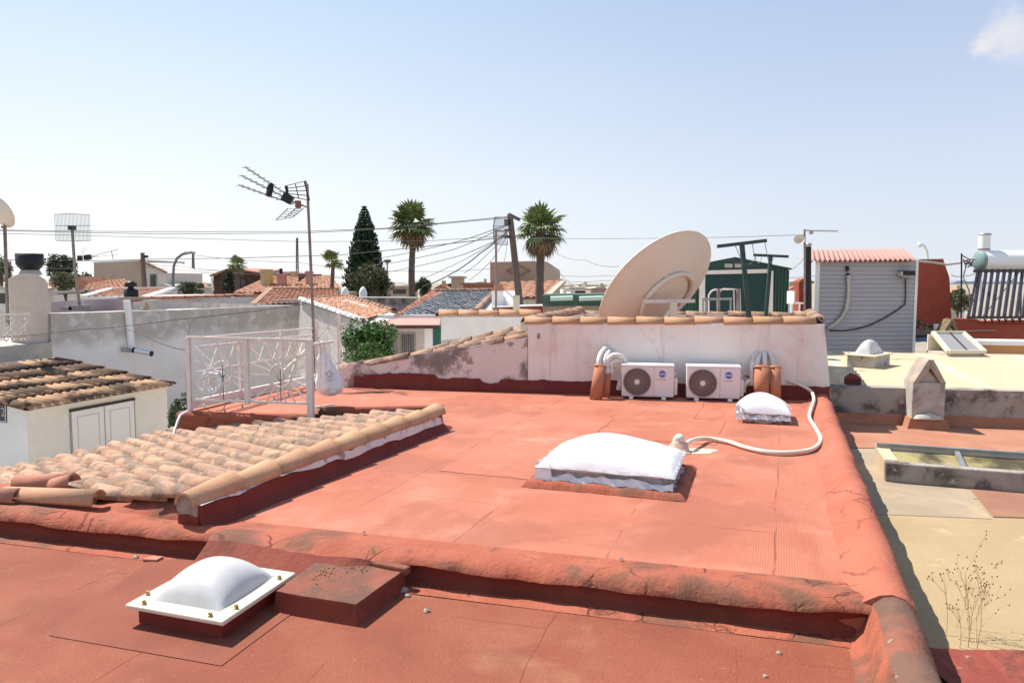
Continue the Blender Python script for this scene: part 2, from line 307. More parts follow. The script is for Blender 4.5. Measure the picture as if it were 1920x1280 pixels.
# ------------------------------------------------------------------ world, sun
SUN_EL, SUN_PHI = 56.0, 36.0             # sun is up, ahead and to the left
sdir = V3((-math.cos(R(SUN_PHI)) * math.cos(R(SUN_EL)), math.sin(R(SUN_PHI)) * math.cos(R(SUN_EL)), math.sin(R(SUN_EL))))
W = bpy.data.worlds.new('World'); S.world = W; W.use_nodes = True; nt = W.node_tree; N = nt.nodes; L = nt.links
bg = N['Background']; sk = N.new('ShaderNodeTexSky'); sk.sky_type = 'NISHITA'; sk.sun_disc = False
sk.sun_elevation = R(SUN_EL); sk.sun_rotation = math.atan2(sdir.x, sdir.y); sk.altitude = 10
sk.air_density = 1.0; sk.dust_density = .6; sk.ozone_density = 1.0
# a small bright cloud high on the right
tcw = N.new('ShaderNodeTexCoord')
def cloud(px, py, rad, col_in, stren, seed, sc):
    d = ray(px, py).normalized()
    vm = N.new('ShaderNodeVectorMath'); vm.operation = 'DISTANCE'; vm.inputs[1].default_value = d; L.new(tcw.outputs['Generated'], vm.inputs[0])
    nz = N.new('ShaderNodeTexNoise'); nz.noise_dimensions = '4D'; nz.inputs['W'].default_value = seed; nz.inputs['Scale'].default_value = sc; nz.inputs['Detail'].default_value = 7; nz.inputs['Roughness'].default_value = .6; L.new(tcw.outputs['Generated'], nz.inputs['Vector'])
    m1 = N.new('ShaderNodeMapRange'); m1.inputs['From Min'].default_value = rad; m1.inputs['From Max'].default_value = 0; m1.inputs['To Min'].default_value = 0; m1.inputs['To Max'].default_value = 1; L.new(vm.outputs['Value'], m1.inputs['Value'])
    ad = N.new('ShaderNodeMath'); ad.operation = 'MULTIPLY_ADD'; L.new(nz.outputs['Fac'], ad.inputs[0]); ad.inputs[1].default_value = 1.3; 
    L.new(m1.outputs[0], ad.inputs[2])
    m2 = N.new('ShaderNodeMapRange'); m2.interpolation_type = 'SMOOTHSTEP'; m2.inputs['From Min'].default_value = 1.0; m2.inputs['From Max'].default_value = 1.55; m2.inputs['To Max'].default_value = stren; L.new(ad.outputs[0], m2.inputs['Value'])
    g = N.new('ShaderNodeMath'); g.operation = 'GREATER_THAN'; L.new(m1.outputs[0], g.inputs[0]); g.inputs[1].default_value = 0
    gm = N.new('ShaderNodeMath'); gm.operation = 'MULTIPLY'; L.new(m2.outputs[0], gm.inputs[0]); L.new(g.outputs[0], gm.inputs[1])
    mx = N.new('ShaderNodeMix'); mx.data_type = 'RGBA'; L.new(gm.outputs[0], mx.inputs['Factor'])
    a = [q for q in mx.inputs if q.type == 'RGBA']; L.new(col_in, a[0]); a[1].default_value = (6.2, 6.0, 6.1, 1)
    return [q for q in mx.outputs if q.type == 'RGBA'][0]
# summer haze: the clear sky model mixed with pale, milky air, whiter on the sun's side
sx = N.new('ShaderNodeSeparateXYZ'); L.new(tcw.outputs['Generated'], sx.inputs[0])
def zramp(cols):
    r = N.new('ShaderNodeValToRGB'); L.new(sx.outputs['Z'], r.inputs[0]); e = r.color_ramp.elements
    while len(e) < len(cols): e.new(.5)
    for k, (pos, col) in enumerate(cols): e[k].position = pos; e[k].color = (*[v / 10 for v in col], 1)
    return r.outputs[0]
lft = zramp([(0, (7.3, 7.4, 7.5)), (.12, (6.9, 7.2, 7.5)), (.36, (4.4, 5.6, 7.0)), (1, (1.9, 2.9, 4.8))])
rgt = zramp([(0, (5.5, 5.8, 6.5)), (.12, (5.0, 5.5, 6.5)), (.36, (3.25, 4.1, 5.9)), (1, (1.9, 2.9, 4.8))])
def cmix(f, a_, b_):
    x = N.new('ShaderNodeMix'); x.data_type = 'RGBA'; q = [i for i in x.inputs if i.type == 'RGBA']; L.new(a_, q[0]); L.new(b_, q[1])
    if isinstance(f, float): x.inputs['Factor'].default_value = f
    else: L.new(f, x.inputs['Factor'])
    return [i for i in x.outputs if i.type == 'RGBA'][0]
nzw = N.new('ShaderNodeTexNoise'); nzw.inputs['Scale'].default_value = 2.2; nzw.inputs['Detail'].default_value = 5; mpw = N.new('ShaderNodeMapping'); mpw.inputs['Scale'].default_value = (1, 1, 4); L.new(tcw.outputs['Generated'], mpw.inputs[0]); L.new(mpw.outputs[0], nzw.inputs['Vector'])
lr = N.new('ShaderNodeMath'); lr.operation = 'MULTIPLY_ADD'; L.new(nzw.outputs['Fac'], lr.inputs[0]); lr.inputs[1].default_value = .22; L.new(sx.outputs['X'], lr.inputs[2])
lm = N.new('ShaderNodeMapRange'); lm.interpolation_type = 'SMOOTHSTEP'; lm.inputs['From Min'].default_value = -.40; lm.inputs['From Max'].default_value = .68; L.new(lr.outputs[0], lm.inputs['Value'])
hz_ = N.new('ShaderNodeVectorMath'); hz_.operation = 'SCALE'; hz_.inputs['Scale'].default_value = 10; L.new(cmix(lm.outputs[0], lft, rgt), hz_.inputs[0])
sky_col = cmix(.86, sk.outputs[0], hz_.outputs[0])
c_ = cloud(1893, 60, .062, sky_col, .7, 1.3, 24)
c_ = cloud(1842, 82, .026, c_, .8, 4.1, 40)
L.new(c_, bg.inputs['Color']); bg.inputs['Strength'].default_value = .086
sl = bpy.data.lights.new('sun', 'SUN'); sl.energy = 4.6; sl.angle = R(.53); sl.color = (1, .94, .86)
so = bpy.data.objects.new('sun', sl); COL.objects.link(so); so.rotation_euler = sdir.to_track_quat('Z', 'Y').to_euler(); so.location = (-30, 20, 60)
S.view_settings.view_transform = 'Standard'; S.view_settings.look = 'None'; S.view_settings.exposure = .75
# ------------------------------------------------------------------ shared builders
nA = V3((math.cos(A20), -math.sin(A20), 0)); aA = V3((math.sin(A20), math.cos(A20), 0))   # across / along the roof
def PA(p, a, z): v = nA * p + aA * a; v.z = z; return v
def pa(P): return P.x * nA.x + P.y * nA.y, P.x * aA.x + P.y * aA.y
Z3 = V3((0, 0, 1))
def barrel(mb, pts, r0, r1, up, n=8, lip=True, half=math.pi, squash=1.0, thick=.014):
    """one half-round clay tile from pts[0] to pts[1]"""
    a, b = V3(pts[0]), V3(pts[1]); t = (b - a).normalized(); u = (V3(up) - t * t.dot(V3(up))).normalized(); q = t.cross(u)
    vs = []
    for P, r in ((a, r0), (b, r1), (b, r1 - thick), (a, r0 - thick)):
        for k in range(n + 1):
            w = -half / 2 + half * k / n; vs.append(P + q * math.sin(w) * r + u * math.cos(w) * r * squash)
    m = n + 1
    fs = [(k, k + 1, m + k + 1, m + k) for k in range(n)] + [(2 * m + k, 2 * m + k + 1, 3 * m + k + 1, 3 * m + k) for k in range(n)]
    ends = [(m + k, m + k + 1, 2 * m + k + 1, 2 * m + k) for k in range(n)] + [(3 * m + k, 3 * m + k + 1, k + 1, k) for k in range(n)] + [(0, m, 2 * m, 3 * m), (n, 3 * m + n, 2 * m + n, m + n)]
    mb.v += vs; o = len(mb.v) - len(vs); mb.f += [tuple(i + o for i in f) for f in fs + ends]; mb.s += [True] * len(fs) + [False] * len(ends)
def wave_roof(mb, A, B, C, D, pitch=.24, course=.38, amp=.05, sub=6, jit=.012, seed=0):
    """tiled roof sheet: A-B along the eave, D-C along the ridge; barrels run from ridge to eave"""
    A, B, C, D = map(V3, (A, B, C, D)); rnd = random.Random(seed)
    nrm = (B - A).cross(D - A).normalized()
    if nrm.z < 0: nrm = -nrm
    ncol = max(2, round((B - A).length / pitch)); nrow = max(2, round((D - A).length / course))
    for j in range(nrow):
        for i in range(ncol):
            v0, v1 = j / nrow, (j + 1.12) / nrow
            jz = rnd.uniform(-1, 1) * jit; vs = []
            for v, lift in ((v0, .026), (min(v1, 1), .0)):
                for k in range(sub + 1):
                    u = (i + k / sub) / ncol
                    P = A.lerp(B, u).lerp(D.lerp(C, u), v); h = math.sin(math.pi * k / sub) ** .7 if 0 < k < sub else 0
                    vs.append(P + nrm * (h * amp + lift + jz))
            m = sub + 1
            mb.add(vs, [(k, k + 1, m + k + 1, m + k) for k in range(sub)], True)
            lo = [p - nrm * .028 for p in vs[:m]]; mb.add(lo + vs[:m], [(k, k + 1, m + k + 1, m + k) for k in range(sub)])
def slab(mb, pts, t):
    mb.prism([V3(p) - Z3 * t for p in pts], (0, 0, t)); return mb
def ridge_caps(mb, a, b, L, r=.1, up=Z3, jit=.01, over=1.08, flip=False, n=8):
    a, b = V3(a), V3(b); k = max(1, round((b - a).length / L)); d = (b - a) / k
    for i in range(k):
        o = V3((random.uniform(-1, 1) * jit, random.uniform(-1, 1) * jit, random.uniform(0, 1) * jit))
        p, q = a + d * i + o, a + d * (i + over) + o
        if flip: barrel(mb, (p, q + Z3 * .0), r * .86, r * 1.04, up, n)
        else: barrel(mb, (p, q), r * 1.04, r * .86, up, n)
# ================================================================== ground
gmb = MB(); gmb.quad((-3000, -200, 0), (3000, -200, 0), (3000, 6000, 0), (-3000, 6000, 0))
tag(gmb.build('ground', M['ground']), kind='structure')
# ================================================================== the red roofed houses
ZM, ZN = 3.0, 2.84
FL, FR = G(0, 1003, ZN), G(1640, 1200, ZN)
fd = (FR - FL).normalized(); fb = V3((-fd.y, fd.x, 0))         # along the low kerb / towards the back
if fb.y < 0: fb = -fb
PIN, POUT = .45, .735
a_cross = pa(FR)[1]
# wall plane at the back of the main roof
B0, B1 = G(1165, 747, ZM), G(1390, 753, ZM)
bd = (B1 - B0).normalized(); bb = V3((-bd.y, bd.x, 0))
W0 = B0 + bb * .44
BROT = math.atan2(bd.y, bd.x)
def OW(px, py, off=0):
    d = ray(px, py); C0 = V3((0, 0, CZ)); P = W0 + bb * off
    return C0 + d * ((P - C0).dot(bb) / d.dot(bb))
cornR = W0 + bd * 10
# intersection of wall line with p = POUT
def wall_at_p(p, off=0):
    P = W0 + bb * off; k = (p - P.dot(nA)) / bd.dot(nA); Q = P + bd * k; Q.z = 0; return Q
CR = wall_at_p(POUT); a_far = pa(CR)[1]
E = [G(815, 760, ZM), G(594, 766, ZM), G(586, 779, ZM), G(348, 773, ZM)]        # edge where the roof drops to the tiles
pL = pa(E[3])[0] - .12
RZ = 3.275
RID0, RID1 = G(345, 921, RZ), G(815, 762, RZ)               # crown of the ridge tiles
prid = pa(RID1)[0] + .09
for k_, (ca, cb_) in enumerate((((.385, .125, .073), (.43, .155, .097)), ((.365, .112, .064), (.415, .143, .087)), ((.47, .17, .10), (.52, .21, .135)))):
    M['patch%d' % k_] = pmat('red_repair_sheet', ca, cb_, 1.1, .8, .35, 45, speck=.14, stains=[((.54, .27, .19), 1.9, .5, .72, .5), ((.34, .105, .062), 2.6, .52, .74, .5, (1, .3, 1)), ((.17, .065, .042), 14, .64, .8, .5)], grid=(0, 22, .45))
house = thing('terraced_house', 'low house with a wide pinkish red flat roof carrying two cooling units', 'house', PA(-3, 8, 0), -A20)
near = thing('terraced_house', 'house in the foreground with a darker red flat roof below the low kerb', 'house', PA(-2, 2.5, 0), -A20)
# roof sheets
def along_front(p_, off, z):            # point on the kerb line at roof coordinate p
    k = (p_ - (FL + fb * off).dot(nA)) / fd.dot(nA); Q = FL + fb * off + fd * k; Q.z = z; return Q
wl = wall_at_p(pL + .02)
mb = MB()
poly = [along_front(PIN + .05, .2, ZM), CR + Z3 * ZM - nA * .25 , V3((wl.x, wl.y, ZM)), PA(pL, pa(E[3])[1], ZM), E[3], E[2], E[1], E[0], PA(pa(RID1)[0] - .05, pa(RID1)[1] + .02, ZM), along_front(prid - .14, .2, ZM)]
mb.add(poly, [tuple(range(len(poly)))]); mb.build('roof_membrane', M['red'], house)
for (p0, p1, a0_, a1_, tint) in ((-2.95, -1.98, 6.1, 9.3, 0), (-1.72, -.62, 8.1, 9.6, 1)):     # lapped repair sheets, a few millimetres proud
    mb = MB(); ring = []
    for (x0, y0), (x1, y1) in zip(((p0, a0_), (p1, a0_), (p1, a1_), (p0, a1_)), ((p1, a0_), (p1, a1_), (p0, a1_), (p0, a0_))):
        for i in range(14): u = i / 14; P = PA(x0 + (x1 - x0) * u, y0 + (y1 - y0) * u, ZM + .004 + .0006 * tint); ring.append(P + V3((fbm(P, 3), fbm(P + V3((9, 0, 0)), 3), 0)) * .03)
    mb.add(ring, [tuple(range(len(ring)))]); mb.build('membrane_patch', M['patch%d' % tint], house)
mb = MB(); mb.quad(along_front(-9, -.02, ZN), along_front(PIN + .1, -.02, ZN), PA(PIN + .1, -1.5, ZN), PA(-9, -1.5, ZN)); mb.build('roof_membrane', M['rednear'], near)
# walls of both houses
mb = MB(); zt = ZM - .012; A_, B_ = V3((wl.x, wl.y, 0)), PA(pL, pa(E[3])[1], 0); q_ = V3(nA) * .2
mb.hexa([A_, B_, B_ + q_, A_ + q_], [q + Z3 * zt for q in (A_, B_, B_ + q_, A_ + q_)]); mb.build('wall', M['white'], house)
# the vertical step down to the tiled slope (old membrane turned down over the edge)
mb = MB(); ed = [PA(pL, pa(E[3])[1], ZM), E[3], E[2], E[1], E[0] + nA * .12]
tops = []; seg = 14
for i in range(len(ed) - 1):
    for k in range(seg): tops.append(ed[i].lerp(ed[i + 1], k / seg))
tops.append(ed[-1])
rows = []
for dz, out in ((.004, .10), (.012, .03), (-.01, -.025), (-.06, -.04), (-.16, -.035), (-.30, -.06), (-.5, -.06)):
    row = []
    for q in tops:
        n_ = fbm(q + V3((0, 0, dz)), 3.2) * .03; row.append(V3((q.x, q.y, q.z + dz)) + aA * (out + n_))
    rows.append(row)
nn = len(tops); mb.add([p for r in rows for p in r], [(j * nn + i, (j + 1) * nn + i, (j + 1) * nn + i + 1, j * nn + i + 1) for j in range(len(rows) - 1) for i in range(nn - 1)], True)
mb.build('roof_step', M['redpar'], house)
# low kerb between the two roofs
def front_profile(px_):
    def w(a, b, x): return min(1, max(0, (x - a) / (b - a)))
    ramp_ = w(374, 386, px_) * (1 - w(640, 760, px_))
    base = [(-.13, ZN + .003), (-.02, ZN + .006), (.035, ZN + .02), (.05, ZN + .07), (.02, ZN + .105), (-.022, ZN + .125), (-.012, ZN + .152), (.04, 3.022), (.095, 3.036), (.15, 3.03), (.23, 3.012), (.36, 3.003)]
    rmp = [(-.42, ZN + .003), (-.34, ZN + .012), (-.26, ZN + .045), (-.18, ZN + .085), (-.10, ZN + .125), (-.05, ZN + .155), (-.01, 3.01), (.04, 3.027), (.095, 3.036), (.15, 3.03), (.23, 3.012), (.36, 3.003)]
    return [(a[0] * (1 - ramp_) + b[0] * ramp_, a[1] * (1 - ramp_) + b[1] * ramp_) for a, b in zip(base, rmp)]
mb = MB(); rows = []; ln = (FR - FL).length
steps = 420; t0_, t1_ = -1.2, ln + .20
for i in range(steps + 1):
    t = t0_ + (t1_ - t0_) * i / steps; q = FL + fd * t; px_ = 960 + F * q.x / q.y
    row = []
    for k, (s_, z) in enumerate(front_profile(px_)):
        P = V3((q.x, q.y, z)) + fb * s_; amp = .015 if 2 <= k <= 10 else .005
        d_ = fbm(P, 2.4, 4) * amp + fbm(P + V3((5, 0, 0)), .8, 2) * amp * .8; lip = 1 if 4 <= k <= 6 else 0
        row.append(P - fb * (d_ * 1.2 + lip * .02 * fbm(q, 4)) + Z3 * (d_ * .7 + lip * .028 * fbm(q + V3((2, 0, 0)), 1.6, 2) + (.0025 * fbm(P, 14, 2) if k > 1 else 0)))
    rows.append(row)
m_ = len(rows[0])
for nm, k0_, k1_, mt in (('parapet', 5, 11, 'redpar'), ('parapet_face', 1, 5, 'redshade'), ('membrane_lap', 0, 1, 'redpar')):  # kerb face gets the darker red so its shade is in the colour
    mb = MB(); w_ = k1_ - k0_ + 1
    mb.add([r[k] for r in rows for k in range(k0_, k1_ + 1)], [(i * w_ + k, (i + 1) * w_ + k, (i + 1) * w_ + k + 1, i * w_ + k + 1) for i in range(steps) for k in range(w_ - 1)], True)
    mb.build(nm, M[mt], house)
# long rounded parapet on the right hand edge
def right_parapet(a0, a1, nearside, mat, par, label=None):
    mb = MB(); rows = []; st = max(8, int((a1 - a0) / .05))
    pm = [(.30, 2.985), (.38, 2.998), (.44, 3.018), (.49, 3.052), (.54, 3.082), (.60, 3.094), (.66, 3.076), (.70, 3.035), (.725, 2.97), (.735, 2.85), (.735, 2.4), (.735, 0)]
    pn = [(.33, ZN - .012), (.405, ZN + .004), (.45, ZN + .05), (.475, 2.97), (.51, 3.035), (.56, 3.075), (.61, 3.085), (.66, 3.07), (.70, 3.03), (.725, 2.97), (.735, 2.4), (.735, 0)]
    for i in range(st + 1):
        a = a0 + (a1 - a0) * i / st; row = []
        for k, (p, z) in enumerate(pn if nearside else pm):
            P = PA(p, a, z); d_ = (fbm(P, 1.7, 4) * .02 + fbm(P, 9, 2) * .006) if 1 <= k <= 9 else fbm(P, 3, 2) * .002
            row.append(P + nA * d_ + Z3 * (d_ * .8 if z > .5 else 0))
        rows.append(row)
    m_ = len(rows[0]); cut = 4 if nearside else 0
    if nearside:
        m2 = MB(); m2.add([r[k] for r in rows for k in range(cut + 1)], [(i * (cut + 1) + k, i * (cut + 1) + k + 1, (i + 1) * (cut + 1) + k + 1, (i + 1) * (cut + 1) + k) for i in range(st) for k in range(cut)], True); m2.build('parapet_foot', M['redpar'], par)
    w_ = m_ - cut
    mb.add([r[k] for r in rows for k in range(cut, m_)], [(i * w_ + k, i * w_ + k + 1, (i + 1) * w_ + k + 1, (i + 1) * w_ + k) for i in range(st) for k in range(w_ - 1)], True)
    mb.add(rows[-1], [tuple(range(m_))]) ; mb.add(rows[0], [tuple(range(m_))])
    o = mb.build('parapet', mat, par)
    if label: o['label'] = label
right_parapet(a_cross + .03, a_far + .1, False, M['redhump'], house)
right_parapet(-.6, a_cross + .06, True, M['redparm'], near, 'rounded parapet with a dark lichen crust')
# tiled slope on the left with its low wall and ridge
rdir = (RID1 - RID0); rdir.z = 0; rL = rdir.length; rdir.normalize(); down = V3((-rdir.y, rdir.x, 0))
if down.x > 0: down = -down
sl_ang = math.atan2(.52, 3.8)
V_ = down * math.cos(sl_ang) - Z3 * math.sin(sl_ang); N_ = (down * math.sin(sl_ang) + Z3 * math.cos(sl_ang))
O_ = RID0 + V3((0, 0, -.115)) + rdir * .26
sheet = MB(); sheet.quad(O_ - N_ * .03, O_ + rdir * (rL - .1) - N_ * .03, O_ + rdir * (rL - .1) + V_ * 4.15 - N_ * .03, O_ + V_ * 4.15 - N_ * .03)
tr = sheet.build('tiled_roof', M['mortar'], house)
mb = MB(); rnd = random.Random(3); pu, pv = .235, .36; nu_ = int((rL - .0) / pu); nv_ = int(4.1 / pv)
for i in range(nu_):
    for j in range(nv_):
        jt = lambda s: rnd.uniform(-s, s)
        u0 = i * pu + jt(.012); v0 = j * pv + jt(.02) + .03; v1 = v0 + pv * 1.22
        base = O_ + rdir * u0; tw = rdir * jt(.016)
        barrel(mb, (base + V_ * v0 + N_ * (.000 + jt(.006)), base + V_ * v1 + N_ * (.048 + jt(.009)) + tw), .064, .096, N_, 8, squash=1.0, thick=.018)
        b2 = base + rdir * pu * .5
        barrel(mb, (b2 + V_ * v0 + N_ * .040, b2 + V_ * v1 + N_ * .068), .085, .07, -N_, 5)
mb.build('clay_tiles', M['tile'], house)
mb = MB()      # membrane turned up against the first row of tiles
def lipf(u, v):
    P = O_ + V_ * (4.1 * u) - rdir * (-.02 + .16 * (1 - v)); zt_ = (O_ + V_ * (4.1 * u)).z + .02; z = 3.0 + (max(3.03, zt_) - 3.0) * v ** .8; return V3((P.x, P.y, z)) + Z3 * fbm(P, 3) * .02
mb.grid(lipf, 60, 6); mb.build('edge_flashing', M['redpar'], house)
# a clogged row end, mortar lumps under tiles are part of the sheet; ridge
mb = MB(); k_ = 9; random.seed(11)
for i in range(k_):
    d = rdir * rL / k_; o = V3((random.uniform(-.008, .008), 0, random.uniform(-.006, .006)))
    p = RID0 + d * i + o - Z3 * .105; q = RID0 + d * (i + 1.10) + o - Z3 * .105
    barrel(mb, (p, q + Z3 * .016), .093, .121, Z3, 14, thick=.018)
mb.build('ridge_tiles', M['tilenew'], house)
mb = MB(); e0 = RID0 - Z3 * .11 + rdir * .015
mb.prism([e0 + down * math.cos(w) * -.092 + Z3 * (math.sin(w) * .098) for w in [math.pi * k / 10 for k in range(11)]] + [e0 + down * .085 - Z3 * .05, e0 + down * .05 - Z3 * .065, e0 - down * .02 - Z3 * .055, e0 - down * .09 - Z3 * .07], rdir * .06)
mb.build('ridge_end_mortar', M['mortar'], house)
mb = MB(); mb.box(e0 - Z3 * .115 + rdir * .06, (.20, .12, .13), M=Matrix((-down, rdir, Z3)).transposed()); mb.build('ridge_foot', M['reddark'], house, bevel=.03)
wx = -down                                            # to the right of the ridge
mb = MB(); c0 = RID0 + rdir * .03; c1 = RID1 - rdir * .02
def lw(P, off, z): q = P + wx * off; return V3((q.x, q.y, z))
n_ = 30
def plast(u, v):
    P = c0.lerp(c1, u); zb = RZ - .10 - min(1, max(0, (u - .30) * 6)) * (.055 + .03 * u) + fbm(P, 2.5) * .03 + fbm(P, 11) * .012; zb = min(zb, RZ - .096); return lw(P, .102 + .02 * (1 - v), zb + (RZ - .095 - zb) * v)
mb.grid(plast, n_, 2, False); mb.quad(lw(c0, .1, RZ - .094), lw(c1, .1, RZ - .094), lw(c1, -.08, RZ - .094), lw(c0, -.08, RZ - .094))
mb.build('plaster_band', M['peel'], house)
mb = MB(); c2 = RID1 + rdir * .22
def redw(u, v):
    P = c0.lerp(c1, u); e = max(0, (u - .93) / .07); zt_ = RZ - .097; pr = [(.19, 3.004), (.13, 3.03), (.108, 3.07), (.101, zt_)][v]
    return lw(P, pr[0] + fbm(P, 4) * .008, pr[1])
vs = [redw(i / 40, k) for k in range(4) for i in range(41)]
mb.add(vs, [(k * 41 + i, k * 41 + i + 1, (k + 1) * 41 + i + 1, (k + 1) * 41 + i) for k in range(3) for i in range(40)], True)
# rounded far end with its flared foot
end = []
for k, (o_, z) in enumerate([(.19, 3.004), (.13, 3.03), (.108, 3.07), (.101, RZ - .097)]):
    for i in range(9):
        w = math.pi * .5 * i / 8; f = {0: .16, 1: .1, 2: .06, 3: .03}[k]
        end.append(V3(((c1 + wx * (o_ * math.cos(w) - .0) + rdir * (f * 1.6 * math.sin(w)))[:2] + (z,))) if False else V3(((c1 + wx * (o_ * math.cos(w)) + rdir * ((f + .02) * 1.7 * math.sin(w))).x, (c1 + wx * (o_ * math.cos(w)) + rdir * ((f + .02) * 1.7 * math.sin(w))).y, z)))
mb.add(end, [(k * 9 + i, k * 9 + i + 1, (k + 1) * 9 + i + 1, (k + 1) * 9 + i) for k in range(3) for i in range(8)], True)
mb.quad(lw(c1, .1, RZ - .1), lw(c1 + rdir * .05, 0, RZ - .1), lw(c1 + rdir * .05, 0, 3.0), lw(c1, -.5, 3.0), lw(c1, -.5, RZ - .1))
mb.build('low_wall', M['reddark'], house)
# body of the house under the tiles
mb = MB(); q0 = O_ + V_ * 4.0; mb.hexa([V3((q.x, q.y, 0)) for q in (q0, q0 + wx * .2, q0 + wx * .2 + rdir * 4.3, q0 + rdir * 4.3)], [q - Z3 * .08 for q in (q0, q0 + wx * .2, q0 + wx * .2 + rdir * 4.3, q0 + rdir * 4.3)])
mb.build('wall', M['white'], house)
# white edge strip / pipe at the left end of the roof step
mb = MB(); pp = [G(352, 770, 3.03), G(338, 778, 3.0), G(333, 790, 2.93), G(326, 812, 2.80), G(318, 830, 2.7)]
mb.tube(pp, .016, 6); mb.build('edge_conduit', M['plast'], house)
# loose clay tiles lying along the kerb
def loose_tile(name, label, a_, b_, r, up, mat):
    base = (a_ + b_) / 2 - Z3 * .05; t = thing(name, label, 'roof tile', base, 0, 'loose clay tiles')
    mb = MB(); barrel(mb, (a_, b_), r * .85, r, up, 12, thick=.016); mb.build('tile_shell', mat, t)
    return t
cz = 3.13
loose_tile('loose_roof_tile', 'loose clay tile lying against the kerb with its dark open end showing', G(10, 929, 3.07), G(186, 938, 3.08), .085, V3((0, -.3, 1)), M['tilenew'])
loose_tile('loose_roof_tile', 'slipped clay tile on the tiled slope just behind the loose open ended one', G(30, 905, 3.1), G(135, 905, 3.1), .08, V3((0, -.4, 1)), M['tilebrown'])
loose_tile('loose_roof_tile', 'broken loose clay tile cut off by the left edge of the photo', G(-120, 930, 3.05), G(36, 934, 3.07), .08, V3((0, -.2, 1)), M['tilebrown'])
loose_tile('loose_roof_tile', 'tilted clay tile standing up behind the slipped tile', G(100, 912, 3.09) , G(140, 905, 3.13), .08, V3((.3, -.2, 1)), M['tilebrown'])
# old block chimney stump on the foreground roof
zc = ZN + .118
c_f = [G(518, 1108, zc), G(667, 1132, zc), G(757, 1068, zc), G(608, 1040, zc)]
bt = thing('roof_stump', 'low stained red masonry block beside the domed rooflight', 'roof stump', (c_f[0] + c_f[2]) / 2 * 1 - Z3 * .118, 0)
mb = MB()
def stump(u, v):
    P = c_f[0].lerp(c_f[1], u).lerp(c_f[3].lerp(c_f[2], u), v); return P + Z3 * (fbm(P, 5) * .005)
mb.grid(stump, 20, 24); o_ = len(mb.v)
mb.build('block_top', M['redblock'], bt)
mb = MB()
for i in range(4):
    a_, b_ = c_f[i], c_f[(i + 1) % 4]
    mb.grid(lambda u, v: (a_.lerp(b_, u) + Z3 * (fbm(a_.lerp(b_, u), 5) * .005) if v > .99 else a_.lerp(b_, u) + (a_.lerp(b_, u) - (c_f[0] + c_f[2]) / 2).normalized() * (.006 + .02 * (1 - v) ** 3) - Z3 * (.122 * (1 - v))), 20, 5)
mb.build('block_side', M['redshade'], bt)  # sides coloured darker than the top to deepen their shade
mb = MB(); mb.bar(c_f[3] + Z3 * .0 + (c_f[2] - c_f[3]) * -.02, c_f[2] + (c_f[2] - c_f[3]) * .06, .06, .05); mb.build('back_ledge', M['redblock'], bt, bevel=.012)
random.seed(5); mb = MB()
for _ in range(60):
    u, v = random.choice([(random.gauss(.55, .07), random.gauss(.8, .1)), (random.gauss(.25, .05), random.gauss(.55, .12))])
    P = stump(min(.98, max(.02, u)), min(.98, max(.02, v))); r = random.uniform(.003, .008)
    mb.lathe(P, [(0.0001, r), (r, r * .4), (r, -.004)], 5)
mb.build('moss', M['moss'], bt)['kind'] = 'stuff'
# ------------------------------------------------------------------ membrane patch round the near rooflight (a sheet 4 mm proud)
mb = MB(); zq = ZN + .004
pz = [G(90, 1190, zq), G(415, 1247, zq), G(600, 1110, zq), G(660, 1050, zq), G(330, 1015, zq)]
mb.add(pz, [(0, 1, 2, 3, 4)]); mb.build('membrane_patch', M['redblock'] if False else pmat('membrane_patch_red', (.205, .056, .031), (.245, .076, .044), 1.5, .85, .4, 50, speck=.45, stains=[((.13, .05, .034), 2.2, .48, .72, .6)]), near)
# ------------------------------------------------------------------ rooflights
def domed_light(name, label, O, U, Vv, zt_, zr, dome_h, fr, dm, bolts, rim=.13, curb_mat=None, inset=.05, group='rooflights'):
    """O front corner of the lid, U / Vv its two edges (world), zt_ top of lid, zr roof"""
    base = O + (U + Vv) / 2; base.z = zr; t = thing(name, label, 'rooflight', base, 0, group)
    def P(u, v, z): q = O + U * u + Vv * v; return V3((q.x, q.y, z))
    lu, lv = U.length, Vv.length; iu, iv = inset / lu, inset / lv
    mb = MB(); mb.hexa([P(iu, iv, zr - .01), P(1 - iu, iv, zr - .01), P(1 - iu, 1 - iv, zr - .01), P(iu, 1 - iv, zr - .01)], [P(iu, iv, zt_ - .03), P(1 - iu, iv, zt_ - .03), P(1 - iu, 1 - iv, zt_ - .03), P(iu, 1 - iv, zt_ - .03)])
    mb.build('curb', curb_mat or M['reddark'], t)
    mb = MB(); mb.hexa([P(0, 0, zt_ - .027), P(1, 0, zt_ - .027), P(1, 1, zt_ - .027), P(0, 1, zt_ - .027)], [P(.004, .004, zt_), P(.996, .004, zt_), P(.996, .996, zt_), P(.004, .996, zt_)])
    mb.build('frame', fr, t, bevel=.008)
    ru, rv = rim / lu, rim / lv; mb = MB()
    def dm_(u, v):
        x, y = 2 * u - 1, 2 * v - 1; f = ((1 - abs(x) ** 2.3) * (1 - abs(y) ** 2.3)); f = max(0, f) ** .62
        return P(ru + (1 - 2 * ru) * u, rv + (1 - 2 * rv) * v, zt_ + .001 + dome_h * f)
    mb.grid(dm_, 28, 28); mb.build('dome', dm, t)
    for (u, v) in bolts:
        q = P(u, v, zt_); mb = MB(); mb.lathe(q, [(.0001, .023), (.010, .023), (.011, .018), (.011, .010), (.014, .009), (.014, 0)], 8, sm=False); mb.build('bolt', M['brass'], t)
    return t
zl = ZN + .125
nf, nl, nr = G(418, 1165, zl), G(233, 1132, zl), G(556, 1072, zl)
